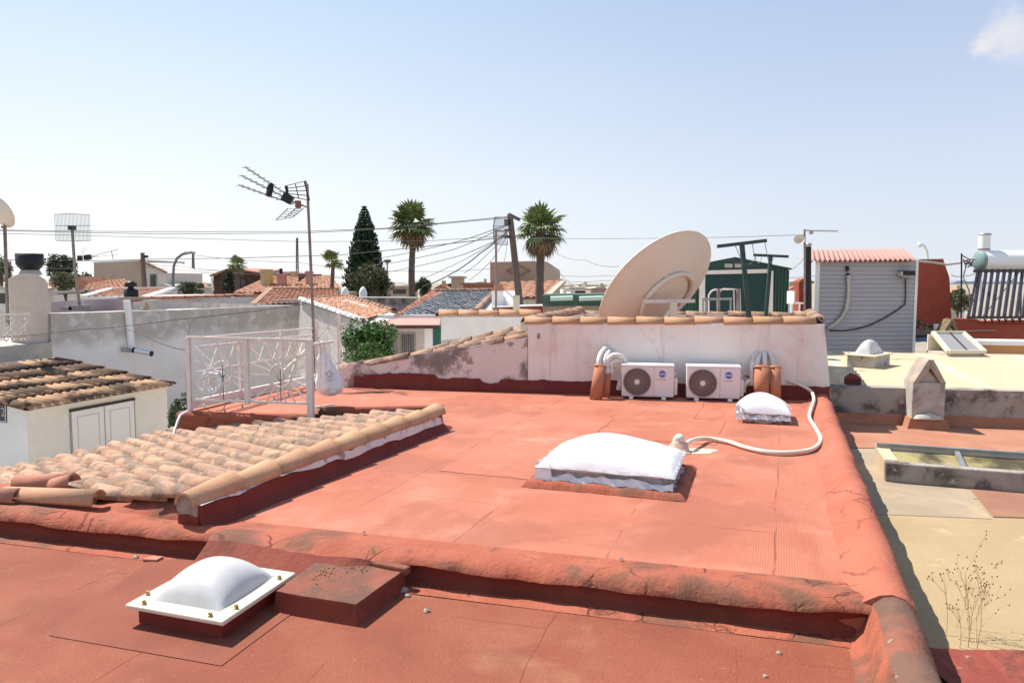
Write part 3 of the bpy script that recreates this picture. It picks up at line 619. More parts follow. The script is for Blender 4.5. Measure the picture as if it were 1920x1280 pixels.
domed_light('domed_rooflight', 'white acrylic dome in a cream frame with brass bolts, in the foreground', nf, nl - nf, nr - nf, zl, ZN, .158, M['frame'], M['dome'],
            [(.16, .045), (.84, .05), (.95, .20), (.05, .22), (.06, .82), (.9, .9)], rim=.095)
# big rooflight wrapped in plastic
def wrapped_light(name, label, O, U, Vv, hl, hd, n_seed, mound=True):
    base = O + (U + Vv) / 2; base.z = ZM; t = thing(name, label, 'rooflight', base, 0, 'rooflights')
    Un, Vn = U.normalized(), Vv.normalized(); lu, lv = U.length, Vv.length
    def P(x, y, z): q = O + Un * x + Vn * y; return V3((q.x, q.y, z))
    if mound:
        mb = MB(); m = .13
        ring = [[(-m, -m), (lu + m, -m), (lu + m, lv + m), (-m, lv + m)], [(-.03, -.03), (lu + .03, -.03), (lu + .03, lv + .03), (-.03, lv + .03)]]
        def edge(r, k, s): a, b = ring[r][k], ring[r][(k + 1) % 4]; return a[0] + (b[0] - a[0]) * s, a[1] + (b[1] - a[1]) * s
        for k in range(4):
            def fn(s, w, k=k):
                a, b = edge(0, k, s), edge(1, k, s); x, y = a[0] + (b[0] - a[0]) * w, a[1] + (b[1] - a[1]) * w
                z = ZM + .004 + .05 * min(1, w * 2.2); P_ = P(x, y, z); d = fbm(P_, 7) * .014; return P_ + Z3 * d * (.3 + w) - Vn * d
            mb.grid(fn, 30, 5)
        mb.build('membrane_upstand', M['redpar'], t)
    mb = MB(); c = .07
    mb.hexa([P(c, c, ZM), P(lu - c, c, ZM), P(lu - c, lv - c, ZM), P(c, lv - c, ZM)], [P(c, c, ZM + hl - .07), P(lu - c, c, ZM + hl - .07), P(lu - c, lv - c, ZM + hl - .07), P(c, lv - c, ZM + hl - .07)])
    mb.build('curb', M['greyp'] if False else pmat(name + '_curb', (.50, .44, .43), None, rough=.6), t)
    mb = MB(); z0, z1 = ZM + hl - .075, ZM + hl - .01
    for (x0, y0, x1, y1) in ((0.03, .03, lu - .03, .06), (.03, lv - .06, lu - .03, lv - .03), (.03, .06, .06, lv - .06), (lu - .06, .06, lu - .03, lv - .06)):
        mb.hexa([P(x0, y0, z0), P(x1, y0, z0), P(x1, y1, z0), P(x0, y1, z0)], [P(x0, y0, z1), P(x1, y0, z1), P(x1, y1, z1), P(x0, y1, z1)])
    mb.build('frame', M['plast'], t)
    mb = MB()
    def top(u, v):
        x, y = 2 * u - 1, 2 * v - 1
        X, Y = min(1, abs(x) / .97), min(1, abs(y) / .97); f = max(0, 1 - X ** 2) ** 1.05 * max(0, 1 - Y ** 2.4) ** .75 * (1 - .18 * x) + .10 * max(0, 1 - X ** 6) * max(0, 1 - Y ** 6)
        q = P(-.035 + (lu + .07) * u, -.035 + (lv + .07) * v, ZM + hl + hd * f)
        k = (fbm(q + V3((n_seed, 0, 0)), 3) * .010 - .004 * max(0, .22 - abs(fbm(q + V3((n_seed, 3, 0)), 3.4, 2))) * 3) * min(1, lu) + fbm(q, 12, 2) * .002; ed_ = max(abs(x), abs(y))
        q.z += k - (.045 * max(0, (ed_ - .88) / .12) ** 2); return q
    mb.grid(top, 44, 36); mb.build('plastic_cover', M['film'], t)
    mb = MB()
    loop = [(-.03, -.03), (lu + .03, -.03), (lu + .03, lv + .03), (-.03, lv + .03)]
    for k in range(4):
        a, b = loop[k], loop[(k + 1) % 4]
        def sk_(s, w, a=a, b=b, k=k):
            x, y = a[0] + (b[0] - a[0]) * s, a[1] + (b[1] - a[1]) * s; cx, cy = lu / 2, lv / 2
            tuck = .06 * math.sin(math.pi * min(1, w * 1.25)) ; z = ZM + hl - .02 - (hl - .045) * w
            q = P(x + (cx - x) / abs(cx) * tuck if abs(cx - x) > .45 * lu else x, y + (cy - y) / abs(cy) * tuck if abs(cy - y) > .45 * lv else y, z)
            wv = math.sin(s * 47 + k) * .008 + fbm(q, 6) * .025; return q + V3((0, 0, fbm(q + V3((9, n_seed, 0)), 5) * .05 * w)) + (Un * wv if k % 2 else Vn * wv)
        mb.grid(sk_, 60, 8)
    mb.build('plastic_skirt', M['filmt'], t)
    mb = MB(); lst = []
    for i in range(61):
        s = i / 60; q = P(-.04 + (lu + .06) * s, -.045 + .012 * math.sin(s * 31), ZM + .052 + .012 * fbm(V3((s * 9, n_seed, 0)), 1)); lst.append(q)
    def hem(u, v):
        q = lst[int(round(u * 60))]; hgt = .035 + .055 * max(0, fbm(V3((u * 5, 3, n_seed)), 1, 2) + .35); 
        if u < .13: hgt += .10
        return q + Z3 * hgt * v + Vn * (.035 * v + .012 * math.sin(u * 60 + v * 4))
    mb.grid(hem, 60, 4); mb.build('plastic_hem', M['film'], t)
    return t
w_l, w_r = G(1012, 908, ZM), G(1258, 930, ZM); uu = (w_r - w_l); vv = V3((-uu.y, uu.x, 0)).normalized() * .86
wrapped_light('wrapped_rooflight', 'long rooflight wrapped in white plastic film in the middle of the red roof', w_l, uu, vv, .205, .15, 1.0)
w_l, w_r = G(1385, 791, ZM), G(1478, 796, ZM); uu = (w_r - w_l); vv = V3((-uu.y, uu.x, 0)).normalized() * .62
wrapped_light('wrapped_rooflight', 'small square rooflight wrapped in white plastic before the right hand pipes', w_l, uu, vv, .17, .15, 5.0, False)
# ------------------------------------------------------------------ cooling units
ac = thing('air_conditioner', 'left white outdoor cooling unit with spiral fan grille below the dish', 'air conditioner', B0 + bd * .385, BROT, 'outdoor cooling units')
AW, AH, AD = .77, .515, .29
mb = MB(); mb.bx(-AW / 2, AW / 2, 0, AD, .035, AH - .022); mb.build('casing', M['ac'], ac, True, bevel=.012)
mb = MB(); mb.bx(-AW / 2 - .006, AW / 2 + .006, -.006, AD + .004, AH - .022, AH + .006); mb.build('top_cover', M['plast'], ac, True, bevel=.008)
for x in (-.24, .24):
    mb = MB(); mb.bx(x - .03, x + .03, -.02, AD + .02, 0, .036); mb.build('foot', M['plast'], ac, True)
fx, fz, fr_ = -.155, .262, .205
def rotx(c, r, z, n=40): return [V3((c[0] + r * math.cos(2 * math.pi * i / n), z, c[1] + r * math.sin(2 * math.pi * i / n))) for i in range(n)]
mb = MB(); mb.prism(rotx((fx, fz), fr_, -.004), (0, .004, 0)); gr = mb.build('fan_grille', M['acd'], ac, True)
mb = MB()
for k in range(26):
    a0 = 2 * math.pi * k / 26; pts = []
    for i in range(9):
        r = .04 + (fr_ - .045) * i / 8; w = a0 - 1.15 * (i / 8) ** 1.15; pts.append((fx + r * math.cos(w), -.012, fz + r * math.sin(w)))
    mb.tube(pts, .0052, 4, cap=False)
for r in (.10, .15, fr_ - .004): mb.tube(rotx((fx, fz), r, -.012, 32), .0035 if r < .19 else .007, 4, closed=True)
mb.build('grille_vanes', M['acv'], gr, True)
mb = MB(); mb.prism(rotx((fx, fz), .038, -.022, 20), (0, .02, 0)); mb.build('hub', M['ac'], gr, True)
mb = MB(); mb.bx(.092, .096, -.0035, .002, .05, AH - .03); mb.bx(-AW / 2, AW / 2, -.003, .002, .046, .05); mb.build('panel_gap', M['acv'], ac, True)
mb = MB(); mb.prism(rotx((.215, .385), .052, -.004, 24), (0, .004, 0)); bg_ = mb.build('badge', M['blue'], ac, True)
mb = MB(); mb.bx(.155, .275, -.006, -.003, .374, .396); mb.build('badge_band', M['ac'], bg_, True)
Ml = XF[ac.name] @ Matrix.Translation((.215, -.0065, .385)) @ Matrix.Rotation(R(90), 4, 'X')
text_mesh('NCALIN', .02, Ml, ac, 'badge_lettering', M['blue']) if False else None
mb = MB()
for i, x in enumerate((.163, .176, .189, .202, .215, .228, .241, .254)): mb.bx(x, x + .008, -.0075, -.0058, .379, .391)
mb.build('badge_lettering', M['blue'], bg_, True)
Ml = XF[ac.name] @ Matrix.Translation((.205, -.004, .302)) @ Matrix.Rotation(R(90), 4, 'X')
text_mesh('3D INVERTER', .022, Ml, ac, 'lettering', M['greyp'])
mb = MB(); mb.bx(AW / 2, AW / 2 + .055, .05, .24, .06, .32); mb.build('valve_cover', M['ac'], ac, True, bevel=.02)
mb = MB(); mb.bx(AW / 2 + .005, AW / 2 + .03, .09, .20, .36, .40); mb.build('side_handle', M['ac'], ac, True, bevel=.01)
q2 = G(1285, 750, ZM); dup(ac, q2 + bd * .40, BROT, 'right white outdoor cooling unit standing next to the bundle of clay pipe tiles')
# ================================================================== neighbour house behind: plastered wall, coping, terrace
bh = thing('terraced_house', 'house behind the cooling units with a pinkish terrace wall capped by orange tiles', 'house', W0 + bd * 1 + bb * 2 - Z3 * W0.z, BROT)
TH = bb * .2
def wallp(mb, px, off=0, th=TH): mb.prism([OW(x, y, off) for x, y in px], th); return mb
wt = [(1557, 735), (1557, 800), (990, 800), (990, 606), (1522, 606), (1537, 609), (1546, 618), (1549, 640)]
mb = MB(); wallp(mb, wt); mb.build('terrace_wall', M['pinkw'], bh)
lowtop = [(989, 633), (940, 640), (880, 649), (820, 658), (760, 668), (700, 678), (636, 690)]
mb = MB(); mb.prism([OW(989, 800, .004), OW(636, 800, .004)][::1] + [OW(x, y, .004) for x, y in reversed(lowtop)], TH); mb.build('side_wall', M['peel'], bh)
random.seed(21)
mb = MB(); ridge_caps(mb, OW(986, 602, .1) - Z3 * .05, OW(1524, 602, .1) - Z3 * .05, .45, .115, jit=.012); mb.build('coping_tiles', M['tilenew'], bh)
mb = MB(); ridge_caps(mb, OW(640, 692, .1) - Z3 * .02, OW(990, 634, .1) - Z3 * .02, .42, .10, jit=.02, flip=True)
for k, off in enumerate((.34, .58)):
    ridge_caps(mb, OW(690, 690, off) + Z3 * (-.03 + .0 * k), OW(1000, 627 - 5 * k, off) + Z3 * (.03 + .03 * k), .40, .105, jit=.03, flip=True)
mb.build('verge_tiles', M['tile'], bh)
mb = MB(); mb.quad(OW(636, 694, .18), OW(990, 636, .18), OW(990, 634, 1.2), OW(636, 694, 1.2)); mb.build('tiled_roof', M['tilebrown'], bh)
# returns and far parapet of the terrace
cL, cR = OW(998, 640, .2), OW(1545, 640, .2); zt = OW(1200, 606).z
cL.z = cR.z = 0
dl = 3.3; fL_, fR_ = cL + aA * dl, cR + aA * (dl - .1)
mb = MB()
for a_, b_ in ((cL, fL_), (cR, fR_), (fL_, fR_)):
    d = (b_ - a_).normalized(); q = V3((-d.y, d.x, 0)) * .2
    mb.hexa([a_ + Z3 * 2.6, b_ + Z3 * 2.6, b_ + q + Z3 * 2.6, a_ + q + Z3 * 2.6], [a_ + Z3 * (zt - .004), b_ + Z3 * (zt - .004), b_ + q + Z3 * (zt - .004), a_ + q + Z3 * (zt - .004)]); o_ = mb.build('parapet', M['cream'], bh); mb = MB()
random.seed(4); mb = MB(); q_ = nA * -.1
ridge_caps(mb, cL + q_ + Z3 * (zt - .03), fL_ + q_ + Z3 * (zt + .02), .42, .11, jit=.02, flip=True); mb.build('coping_tiles', M['tile'], bh)
mb = MB(); ridge_caps(mb, cR + q_ + aA * .1 + Z3 * (zt - .0), fR_ + q_ + Z3 * (zt + .0), .45, .12, jit=.02, flip=True); mb.build('coping_tiles', M['tile'], bh)
mb = MB(); ridge_caps(mb, fL_ + aA * .1 + Z3 * (zt - .05), fR_ + aA * .1 + Z3 * (zt - .05), .42, .11, jit=.02); mb.build('coping_tiles', M['tile'], bh)
mb = MB(); mb.quad(cL + Z3 * 3.45, cR + Z3 * 3.45, fR_ + Z3 * 3.45, fL_ + Z3 * 3.45); mb.build('terrace_floor', M['redroof2'], bh)
# body
mb = MB(); w0, w1 = OW(636, 700, .02), OW(1553, 700, .02); w0.z = w1.z = 0; mb.hexa([w0, w1, w1 + aA * 9, w0 + aA * 9], [q + Z3 * 2.62 for q in (w0, w1, w1 + aA * 9, w0 + aA * 9)]); mb.build('wall', M['white'], bh)
# little vent hole, red painted skirting turned up the wall (belongs to the red roof)
mb = MB(); mb.prism([OW(1007, 625, -.004), OW(1013, 625, -.004), OW(1013, 635, -.004), OW(1007, 635, -.004)], bb * .003); mb.build('vent_hole', M['conc'], bh)
rows = []; n_ = 150; a_, b_ = OW(664, 730, -.012), OW(1556, 730, -.012)
for i in range(n_ + 1):
    q = a_.lerp(b_, i / n_); e = fbm(q, 2.2) * .035 + fbm(q, 9) * .014
    px_ = 960 + F * q.x / q.y
    ht = .20 + e + (.05 if 680 < px_ < 820 else 0) - (.06 if 905 < px_ < 935 else 0)
    rows.append([V3((q.x, q.y, z)) - bb * o for o, z in ((.13, ZM + .003), (.05, ZM + .018), (.012, ZM + .05), (.003, ZM + ht))])
mb = MB(); mb.add([p for r in rows for p in r], [(i * 4 + k, (i + 1) * 4 + k, (i + 1) * 4 + k + 1, i * 4 + k + 1) for i in range(n_) for k in range(3)], True)
mb.build('skirting', M['reddark'], house)
# ------------------------------------------------------------------ big satellite dish seen from behind
dc = at(1231, 540, 13.2); dn = V3((-.495, .62, .61)).normalized()
dx = V3((1, 0, 0)); dx = (dx - dn * dx.dot(dn)).normalized(); dy = dn.cross(dx)
DM = Matrix((dx, dy, dn)).transposed()
dish = thing('satellite_dish', 'huge beige satellite dish seen from behind on the terrace, far wider than the cooling units', 'satellite dish', (dc.x, dc.y, 3.45), 0, 'satellite dishes')
DR, DD = 1.185, .33
pr = [(.001, -DD)] + [(DR * k / 16, -DD * (1 - (k / 16) ** 2)) for k in range(1, 17)]
mb = MB(); mb.lathe(dc, pr + [(DR + .012, .0), (DR + .012, .035), (DR - .03, .035)] + [(DR * k / 16 * .985, -DD * (1 - (k / 16) ** 2) + .02) for k in range(15, 0, -1)] + [(.001, -DD + .02)], 72, DM)
mb.build('reflector', M['dish'], dish)
mb = MB(); rr = .54; zb = -DD * (1 - (rr / DR) ** 2) - .045
mb.tube([dc + DM @ V3((rr * math.cos(2 * math.pi * i / 48), rr * math.sin(2 * math.pi * i / 48), zb)) for i in range(48)], .042, 8, closed=True)
for w in (20, 80, 140, 200, 260, 320): q = V3((rr * math.cos(R(w)), rr * math.sin(R(w)), zb)); mb.box(dc + DM @ (q + V3((0, 0, .02))), (.07, .07, .07), M=DM)
ring = mb.build('mount_ring', M['dish'], dish)
mb = MB(); rim = [dc + DM @ V3(((DR + .012) * math.cos(2 * math.pi * i / 96), (DR + .012) * math.sin(2 * math.pi * i / 96), .02)) for i in range(96)]
mb.tube(rim, .018, 6, closed=True); mb.build('rim', M['dishl'], dish)
p1, p2 = at(1207, 565, 12.55), at(1302, 564, 12.75); mb = MB(); mb.bar(p1, p2, .06, .06); mb.build('cross_arm', M['dish'], dish)
pm_ = at(1262, 566, 12.6); mb = MB(); mb.bar(pm_, V3((pm_.x + .02, pm_.y + .02, 3.45)), .12, .12); mb.bar(at(1245, 597, 12.55), pm_ + V3((.05, 0, -.02)), .05, .06); mb.bar(V3((pm_.x - .4, pm_.y, 3.5)), V3((pm_.x + .45, pm_.y + .05, 3.5)), .1); mb.build('mast', M['dishl'], dish)
# ------------------------------------------------------------------ green clothes line posts
def tpost(label, pb, pt, l, r, Y, rt, rb):
    base = at(*pb, Y); base.z = 3.45; t = thing('clothes_post', label, 'clothes post', base, 0, 'green clothes line posts')
    mb = MB(); top = at(*pt, Y); mid = at(*pb, Y); k = (3.45 - top.z) / (mid.z - top.z); mb.bar(top, top.lerp(mid, k), rt); mb.build('post', M['greenp'], t)
    mb = MB(); mb.bar(at(*l, Y), at(*r, Y), rb, rb); mb.build('cross_bar', M['greenp'], t)
tpost('leaning green T post right beside the big dish, the taller of two', (1404, 592), (1391, 458), (1345, 462), (1437, 451), 12.6, .07, .058)
tpost('shorter green T post in front of the right part of the green shed', (1436, 592), (1445, 480), (1413, 478), (1478, 481), 14.2, .062, .05)
mb = MB()
for a_, b_ in (((1410, 455), (1430, 478)), ((1434, 452), (1452, 479)), ((1378, 459), (1420, 478))):
    p, q = at(*a_, 12.6), at(*b_, 14.2); mb.tube([p.lerp(q, i / 8) - Z3 * .25 * math.sin(math.pi * i / 8) for i in range(9)], .006, 5)
tag(mb.build('clothes_line', M['cableg'], base=at(1410, 455, 12.6)), 'slack clothes lines strung between the two green T posts', 'clothes line')
# ------------------------------------------------------------------ green metal garden shed
Ys = 16.8; s0, s1, sp = at(1274, 505, Ys), at(1478, 505, Ys + .3), at(1377, 485, Ys + .15)
gs = thing('metal_shed', 'dark green ribbed metal garden shed with a white door frame on a roof terrace', 'shed', ((s0.x + s1.x) / 2, Ys, 3.3), 0)
bk = V3((.5, 2.1, 0)); mb = MB(); zb = 3.3
mb.prism([V3((s0.x, s0.y, zb)), V3((s1.x, s1.y, zb)), s1, sp, s0], bk)
n_ = 34
for i in range(n_ + 1):
    u = i / n_; P = s0.lerp(s1, u); h = s0.z + (sp.z - s0.z) * (1 - abs(2 * u - 1)) - .02
    if not (.19 < u < .83): mb.bar(V3((P.x, P.y - .012, zb)), V3((P.x, P.y - .012, h)), .03, .03)
mb.build('wall', M['green'], gs)
mb = MB(); e = V3((0, -.06, .0)); up_ = Z3 * .03
for a_, b_ in ((s0 + V3((-.06, 0, -.012)), sp), (sp, s1 + V3((.06, 0, -.012)))): mb.hexa([a_ + e + up_ * .1, b_ + e + up_ * .1, b_ + bk * 1.03 + up_ * .1, a_ + bk * 1.03 + up_ * .1], [a_ + e + up_ * 1.3, b_ + e + up_ * 1.3, b_ + bk * 1.03 + up_ * 1.3, a_ + bk * 1.03 + up_ * 1.3])
mb.build('roof', M['green'], gs)
def onf(px, py, off): P = at(px, py, Ys); k = (px - 1274) / 204; P = at(px, py, Ys + .3 * k); return P - V3((0, off, 0))
mb = MB(); d0, d1 = onf(1315, 511, .045), onf(1442, 508, .045); f0, f1 = onf(1315, 600, .045), onf(1442, 600, .045); f0.z = f1.z = zb
mb.prism([f0, f1, d1, d0], (0, .012, 0)); dr = mb.build('door', pmat('shed_door_dark', (.010, .042, .042), None, rough=.5), gs)
mb = MB(); mb.bar(d0 - V3((.02, .02, 0)), d1 - V3((-.02, .02, 0)), .05, .09); mb.bar(d1 - V3((0, .025, 0)), f1 - V3((0, .025, 0)), .13, .05, up=(0, 1, 0)); mb.bar(d0 - V3((0, .025, 0)), f0 - V3((0, .025, 0)), .13, .05, up=(0, 1, 0)); mb.build('door_frame', M['rail'], gs)
for x0 in (1358, 1377):
    mb = MB(); mb.prism([onf(x0, 502, .03), onf(x0 + 15, 502, .03), onf(x0 + 15, 494.5, .03), onf(x0, 494.5, .03)], (0, .02, 0)); mb.build('vent', M['concl'], gs)
# folded metal frames leaning before the shed
mf = thing('folding_bed_frame', 'bare grey tubular metal frame stored in front of the green shed', 'metal frame', (at(1360, 590, 15.6).x, 15.6, 3.3), 0)
mb = MB(); Yq = 15.6
def arch(x0, x1, yt, rr=.018):
    pts = [at(x0, 610, Yq), at(x0, yt + 10, Yq), at(x0 + 5, yt + 3, Yq), at(x0 + 11, yt, Yq), at(x1, yt, Yq), at(x1 + 2, 610, Yq)]; mb.tube(pts, rr, 6)
arch(1329, 1376, 543); mb.build('frame_tube', M['rail'], mf); mb = MB(); arch(1346, 1387, 542); mb.build('frame_tube', M['rail'], mf)
mb = MB(); mb.bar(at(1316, 561, 15.5), at(1372, 560, 15.5), .05); 
for x in (1318, 1324, 1370): mb.bar(at(x, 561, 15.5), at(x, 610, 15.5), .03)
mb.build('low_rail', M['steel'], mf)
mb = MB()
for x in (1347, 1384): mb.bar(at(x, 541, 15.55), at(x, 610, 15.55), .06)
mb.build('strap', M['rust'], mf)
# ------------------------------------------------------------------ clay pipe tiles, lagged pipes, hose
def ctile(label, a_, b_, r, face):
    base = V3(a_); t = thing('clay_pipe_tile', label, 'clay tile', base, 0, 'terracotta tiles round the pipes')
    mb = MB(); barrel(mb, (a_, b_), r, r * .94, face, 12, half=math.pi * 1.15, thick=.012); d = (V3(b_) - V3(a_)).normalized(); mb2 = MB()
    barrel(mb2, (V3(b_) - d * .035, V3(b_) - d * .015), r * 1.04, r * 1.04, face, 12, half=math.pi * 1.15, thick=.02)
    mb.build('tile_shell', M['terra'], t); mb2.build('tile_rim', M['terra'], t)
fr = V3((-.15, -1, 0)); Yt = 11.18
def st(px, pyb, pyt, Y, lean=0): return V3(G(px, pyb, ZM)), at(px + lean, pyt, Y)
def ct(label, px, pyb, pyt, r, lean=0, face=fr):
    a_ = G(px, pyb, ZM); b_ = at(px + lean, pyt, a_.y + .12); ctile(label, a_, b_, r, face)
ct('upright terracotta tile with sunlit round face, leftmost by the left cooling unit', 1117, 748, 684, .095, 9, V3((-.5, -1, 0)))
ct('narrow terracotta tile seen edge on, right behind the leftmost upright tile', 1134, 746, 686, .07, 5, V3((.8, -.8, 0)))
ct('wide terracotta tile standing under the arched white pipes', 1428, 752, 686, .115, 1, V3((-.4, -1, 0)))
ct('terracotta tile to the right of the wide one, half behind the small wrapped rooflight', 1453, 753, 686, .085, 0, V3((.6, -1, 0)))
ct('slanting terracotta tile leaning on the right of the pipe bundle', 1492, 744, 687, .085, -25, V3((1, -.6, 0)))
a_, b_ = at(1398, 710, 11.2), at(1408, 694, 11.3)
ctile('small terracotta tile lying between the right cooling unit and the pipe arch', a_, b_, .07, V3((0, -.7, 1)))
def pipeb(name, label, paths, r, mat, base, cat='pipe'):
    t = thing(name, label, cat, base, 0)
    for p in paths:
        pts = [at(x, y, Y) for x, y, Y in p]; out = []
        for i in range(len(pts) - 1):       # Catmull-Rom
            p0, p1, p2, p3 = pts[max(0, i - 1)], pts[i], pts[i + 1], pts[min(len(pts) - 1, i + 2)]
            for k in range(6):
                s = k / 6; out.append(.5 * ((2 * p1) + (p2 - p0) * s + (2 * p0 - 5 * p1 + 4 * p2 - p3) * s * s + (3 * p1 - p0 - 3 * p2 + p3) * s ** 3))
        out.append(pts[-1]); mb = MB(); mb.tube(out, r, 8); mb.build('lagged_tube', mat, t)
pipeb('lagged_pipes', 'white lagged pipes bending out of the wall beside the left cooling unit', [
    [(1124, 700, 11.15), (1124, 672, 11.2), (1133, 655, 11.4), (1147, 651, 11.6), (1152, 668, 11.4), (1150, 690, 11.3)],
    [(1133, 700, 11.15), (1134, 675, 11.2), (1141, 660, 11.4), (1148, 655, 11.6)],
    [(1140, 700, 11.15), (1138, 680, 11.2), (1148, 667, 11.2), (1160, 667, 11.2), (1170, 674, 11.25), (1168, 690, 11.3), (1160, 730, 11.35)],
    [(1146, 700, 11.2), (1146, 684, 11.2), (1154, 676, 11.2), (1164, 680, 11.25), (1164, 700, 11.3)]], .042, M['foil'], G(1135, 745, ZM))
pipeb('lagged_pipes', 'tall pointed arch of white pipes rising from the right hand terracotta tiles', [
    [(1410, 722, 11.0), (1410, 690, 11.0), (1414, 670, 11.1), (1424, 652, 11.2), (1434, 648, 11.4)],
    [(1418, 700, 11.0), (1420, 678, 11.0), (1428, 658, 11.2), (1436, 648, 11.4)],
    [(1448, 700, 11.0), (1450, 683, 11.0), (1444, 663, 11.1), (1436, 650, 11.2), (1430, 647, 11.4)],
    [(1436, 700, 11.0), (1434, 680, 11.0), (1433, 662, 11.1), (1433, 650, 11.35)],
    [(1406, 712, 11.0), (1396, 722, 11.0), (1394, 735, 11.0)]], .036, M['foil'], G(1430, 745, ZM))
mb = MB(); hp = [(1286, 836, ZM + .05), (1292, 828, ZM + .10), (1306, 823, ZM + .08), (1330, 822, ZM + .04), (1366, 828, ZM + .03), (1400, 839, ZM + .03), (1440, 847, ZM + .03), (1485, 848, ZM + .03), (1522, 842, ZM + .03), (1537, 830, ZM + .03), (1538, 818, ZM + .03), (1528, 800, ZM + .03), (1518, 783, ZM + .04), (1520, 768, ZM + .06), (1526, 750, ZM + .10), (1522, 735, ZM + .14), (1508, 725, ZM + .2), (1488, 717, ZM + .25), (1462, 711, ZM + .28)]
pts = [G(*h) for h in hp]; out = []
for i in range(len(pts) - 1):
    p0, p1, p2, p3 = pts[max(0, i - 1)], pts[i], pts[i + 1], pts[min(len(pts) - 1, i + 2)]
    for k in range(7): s = k / 7; out.append(.5 * ((2 * p1) + (p2 - p0) * s + (2 * p0 - 5 * p1 + 4 * p2 - p3) * s * s + (3 * p1 - p0 - 3 * p2 + p3) * s ** 3))
out.append(pts[-1]); mb.tube(out, .023, 10); tag(mb.build('drain_hose', M['hose'], base=pts[0]), 'white hose curling over the red roof from the mortar stub to the pipes', 'hose')
# mortar stub the hose comes out of
vs_ = thing('roof_vent', 'small pale mortar cone with a wrapped top where the hose enters the roof', 'vent', G(1272, 846, ZM), 0)
c_ = G(1272, 846, ZM)
def cone(u, v):
    w = 2 * math.pi * u; r = [.15, .115, .095, .065, .045][int(round(v * 4))]; z = [.003, .02, .06, .10, .125][int(round(v * 4))]; P = c_ + V3((r * math.cos(w), r * math.sin(w), z)); d = fbm(P, 9) * .02; return P + V3((d, d, d * .5))
mb = MB(); mb.grid(cone, 24, 4); mb.build('mortar_cone', pmat('pink_mortar', (.60, .38, .29), (.62, .46, .36), 8, .95, .6, 30), vs_)
mb = MB(); mb.lathe(c_ + Z3 * .105, [(.05, 0), (.056, .02), (.05, .05), (.026, .075), (.001, .08)], 14)
mb.v = [p + V3((fbm(p, 16), fbm(p + V3((3, 0, 0)), 16), 0)) * .02 for p in mb.v]; mb.build('wrapped_cap', M['foil'], vs_)
mb = MB(); pc = G(1308, 845, ZM + .004); mb.grid(lambda u, v: pc + V3((.20 * v * math.cos(2 * math.pi * u) * (1 + .25 * math.sin(6 * math.pi * u)), .13 * v * math.sin(2 * math.pi * u), .004 * (1 - v))), 28, 4); mb.build('mortar_smear', pmat('smear', (.66, .56, .40), (.6, .48, .34), 9, .95), vs_)
# ================================================================== left: stucco house, outbuilding, courtyard
def hit(px, py, P, n):
    d = ray(px, py); C0 = V3((0, 0, CZ)); return C0 + d * ((V3(P) - C0).dot(n) / d.dot(n))
def apx(l): return [at(*q) for q in l]
wA, wB = at(95, 588, 20.5), at(560, 572, 27.5); wd = (wB - wA); wd.z = 0; wd.normalize(); wn = V3((wd.y, -wd.x, 0))   # wn faces us / right
def OL(px, py, off=0): return hit(px, py, wA + wn * off, wn)
sh = thing('stucco_house', 'long grey stained rendered house behind the small tiled outbuilding, with a white block chimney', 'house', (wA.x, wA.y, 0))
mb = MB(); prof = [(-120, 662), (0, 651), (96, 641), (95, 588), (330, 581), (560, 572)]
q = [OL(x, y) for x, y in prof]; low = [V3((q[0].x, q[0].y, 0)), V3((q[-1].x, q[-1].y, 0))]
mb.prism([low[1], low[0]] + q, -wn * .25); mb.build('wall', M['greyband'], sh)
mb = MB(); vs = []
for i in range(41):
    x = -120 + 217 * i / 40; y = 662 - 21 * i / 40; P = OL(x, y, .006); vs += [P, P - Z3 * (.42 + fbm(P, 2) * .05)]
mb.add(vs, [(2 * i, 2 * i + 1, 2 * i + 3, 2 * i + 2) for i in range(40)]); mb.build('ledge_render', M['concl'], sh)
mb = MB(); b_ = [q[0], q[1], q[2]]; mb.add([*b_, *[p - wn * 6 for p in reversed(b_)]], [tuple(range(6))]); b_ = [q[3], q[5]]; z_ = Z3 * -.25
mb.quad(q[3] + z_, q[5] + z_, q[5] - wn * 7 + z_, q[3] - wn * 7 + z_); mb.quad(q[2], q[3], q[3] - wn * 7, q[2] - wn * 7); mb.build('roof', M['concl'], sh)
mb = MB(); mb.quad(V3((q[5].x, q[5].y, 0)), q[5], q[5] - wn * 7, V3((q[5].x, q[5].y, 0)) - wn * 7); mb.build('end_wall', M['greyw'], sh)
# white block chimney with a black cowl
Yc = 20.6; c0, c1 = at(22, 640, Yc), at(95, 640, Yc); wdt = c1.x - c0.x; ct_ = at(58, 522, Yc).z; cb_ = 3.0
mb = MB(); pf = [(0, cb_), (0, ct_ - .05), (.1, ct_ + .05), (.3, ct_ + .12), (.42, ct_ + .14), (wdt - .42, ct_ + .14), (wdt - .25, ct_ + .10), (wdt - .07, ct_ - .03), (wdt, ct_ - .12), (wdt, cb_)]
mb.prism([V3((c0.x + x, Yc, z)) for x, z in reversed(pf)], (-.62, .9, 0)); chm = mb.build('chimney', pmat('block_chimney_white', (.58, .50, .43), (.53, .45, .385), 3, .9, .3, 40, seam=None, stains=[((.4, .35, .3), 3, .6, .8, .5, (1, 1, .2))]), sh)
mb = MB()
for k in range(9): z = cb_ + .25 + k * .2; mb.bx(c0.x + .01, c1.x - .01, Yc - .003, Yc + .02, z, z + .008)
mb.build('mortar_joint', M['concl'], chm)
cx = at(50, 500, Yc).x - .2; mb = MB(); mb.lathe((cx, Yc + .45, ct_ + .1), [(.30, 0), (.26, .1), (.22, .14)], 16); mb.build('collar', M['concl'], chm)
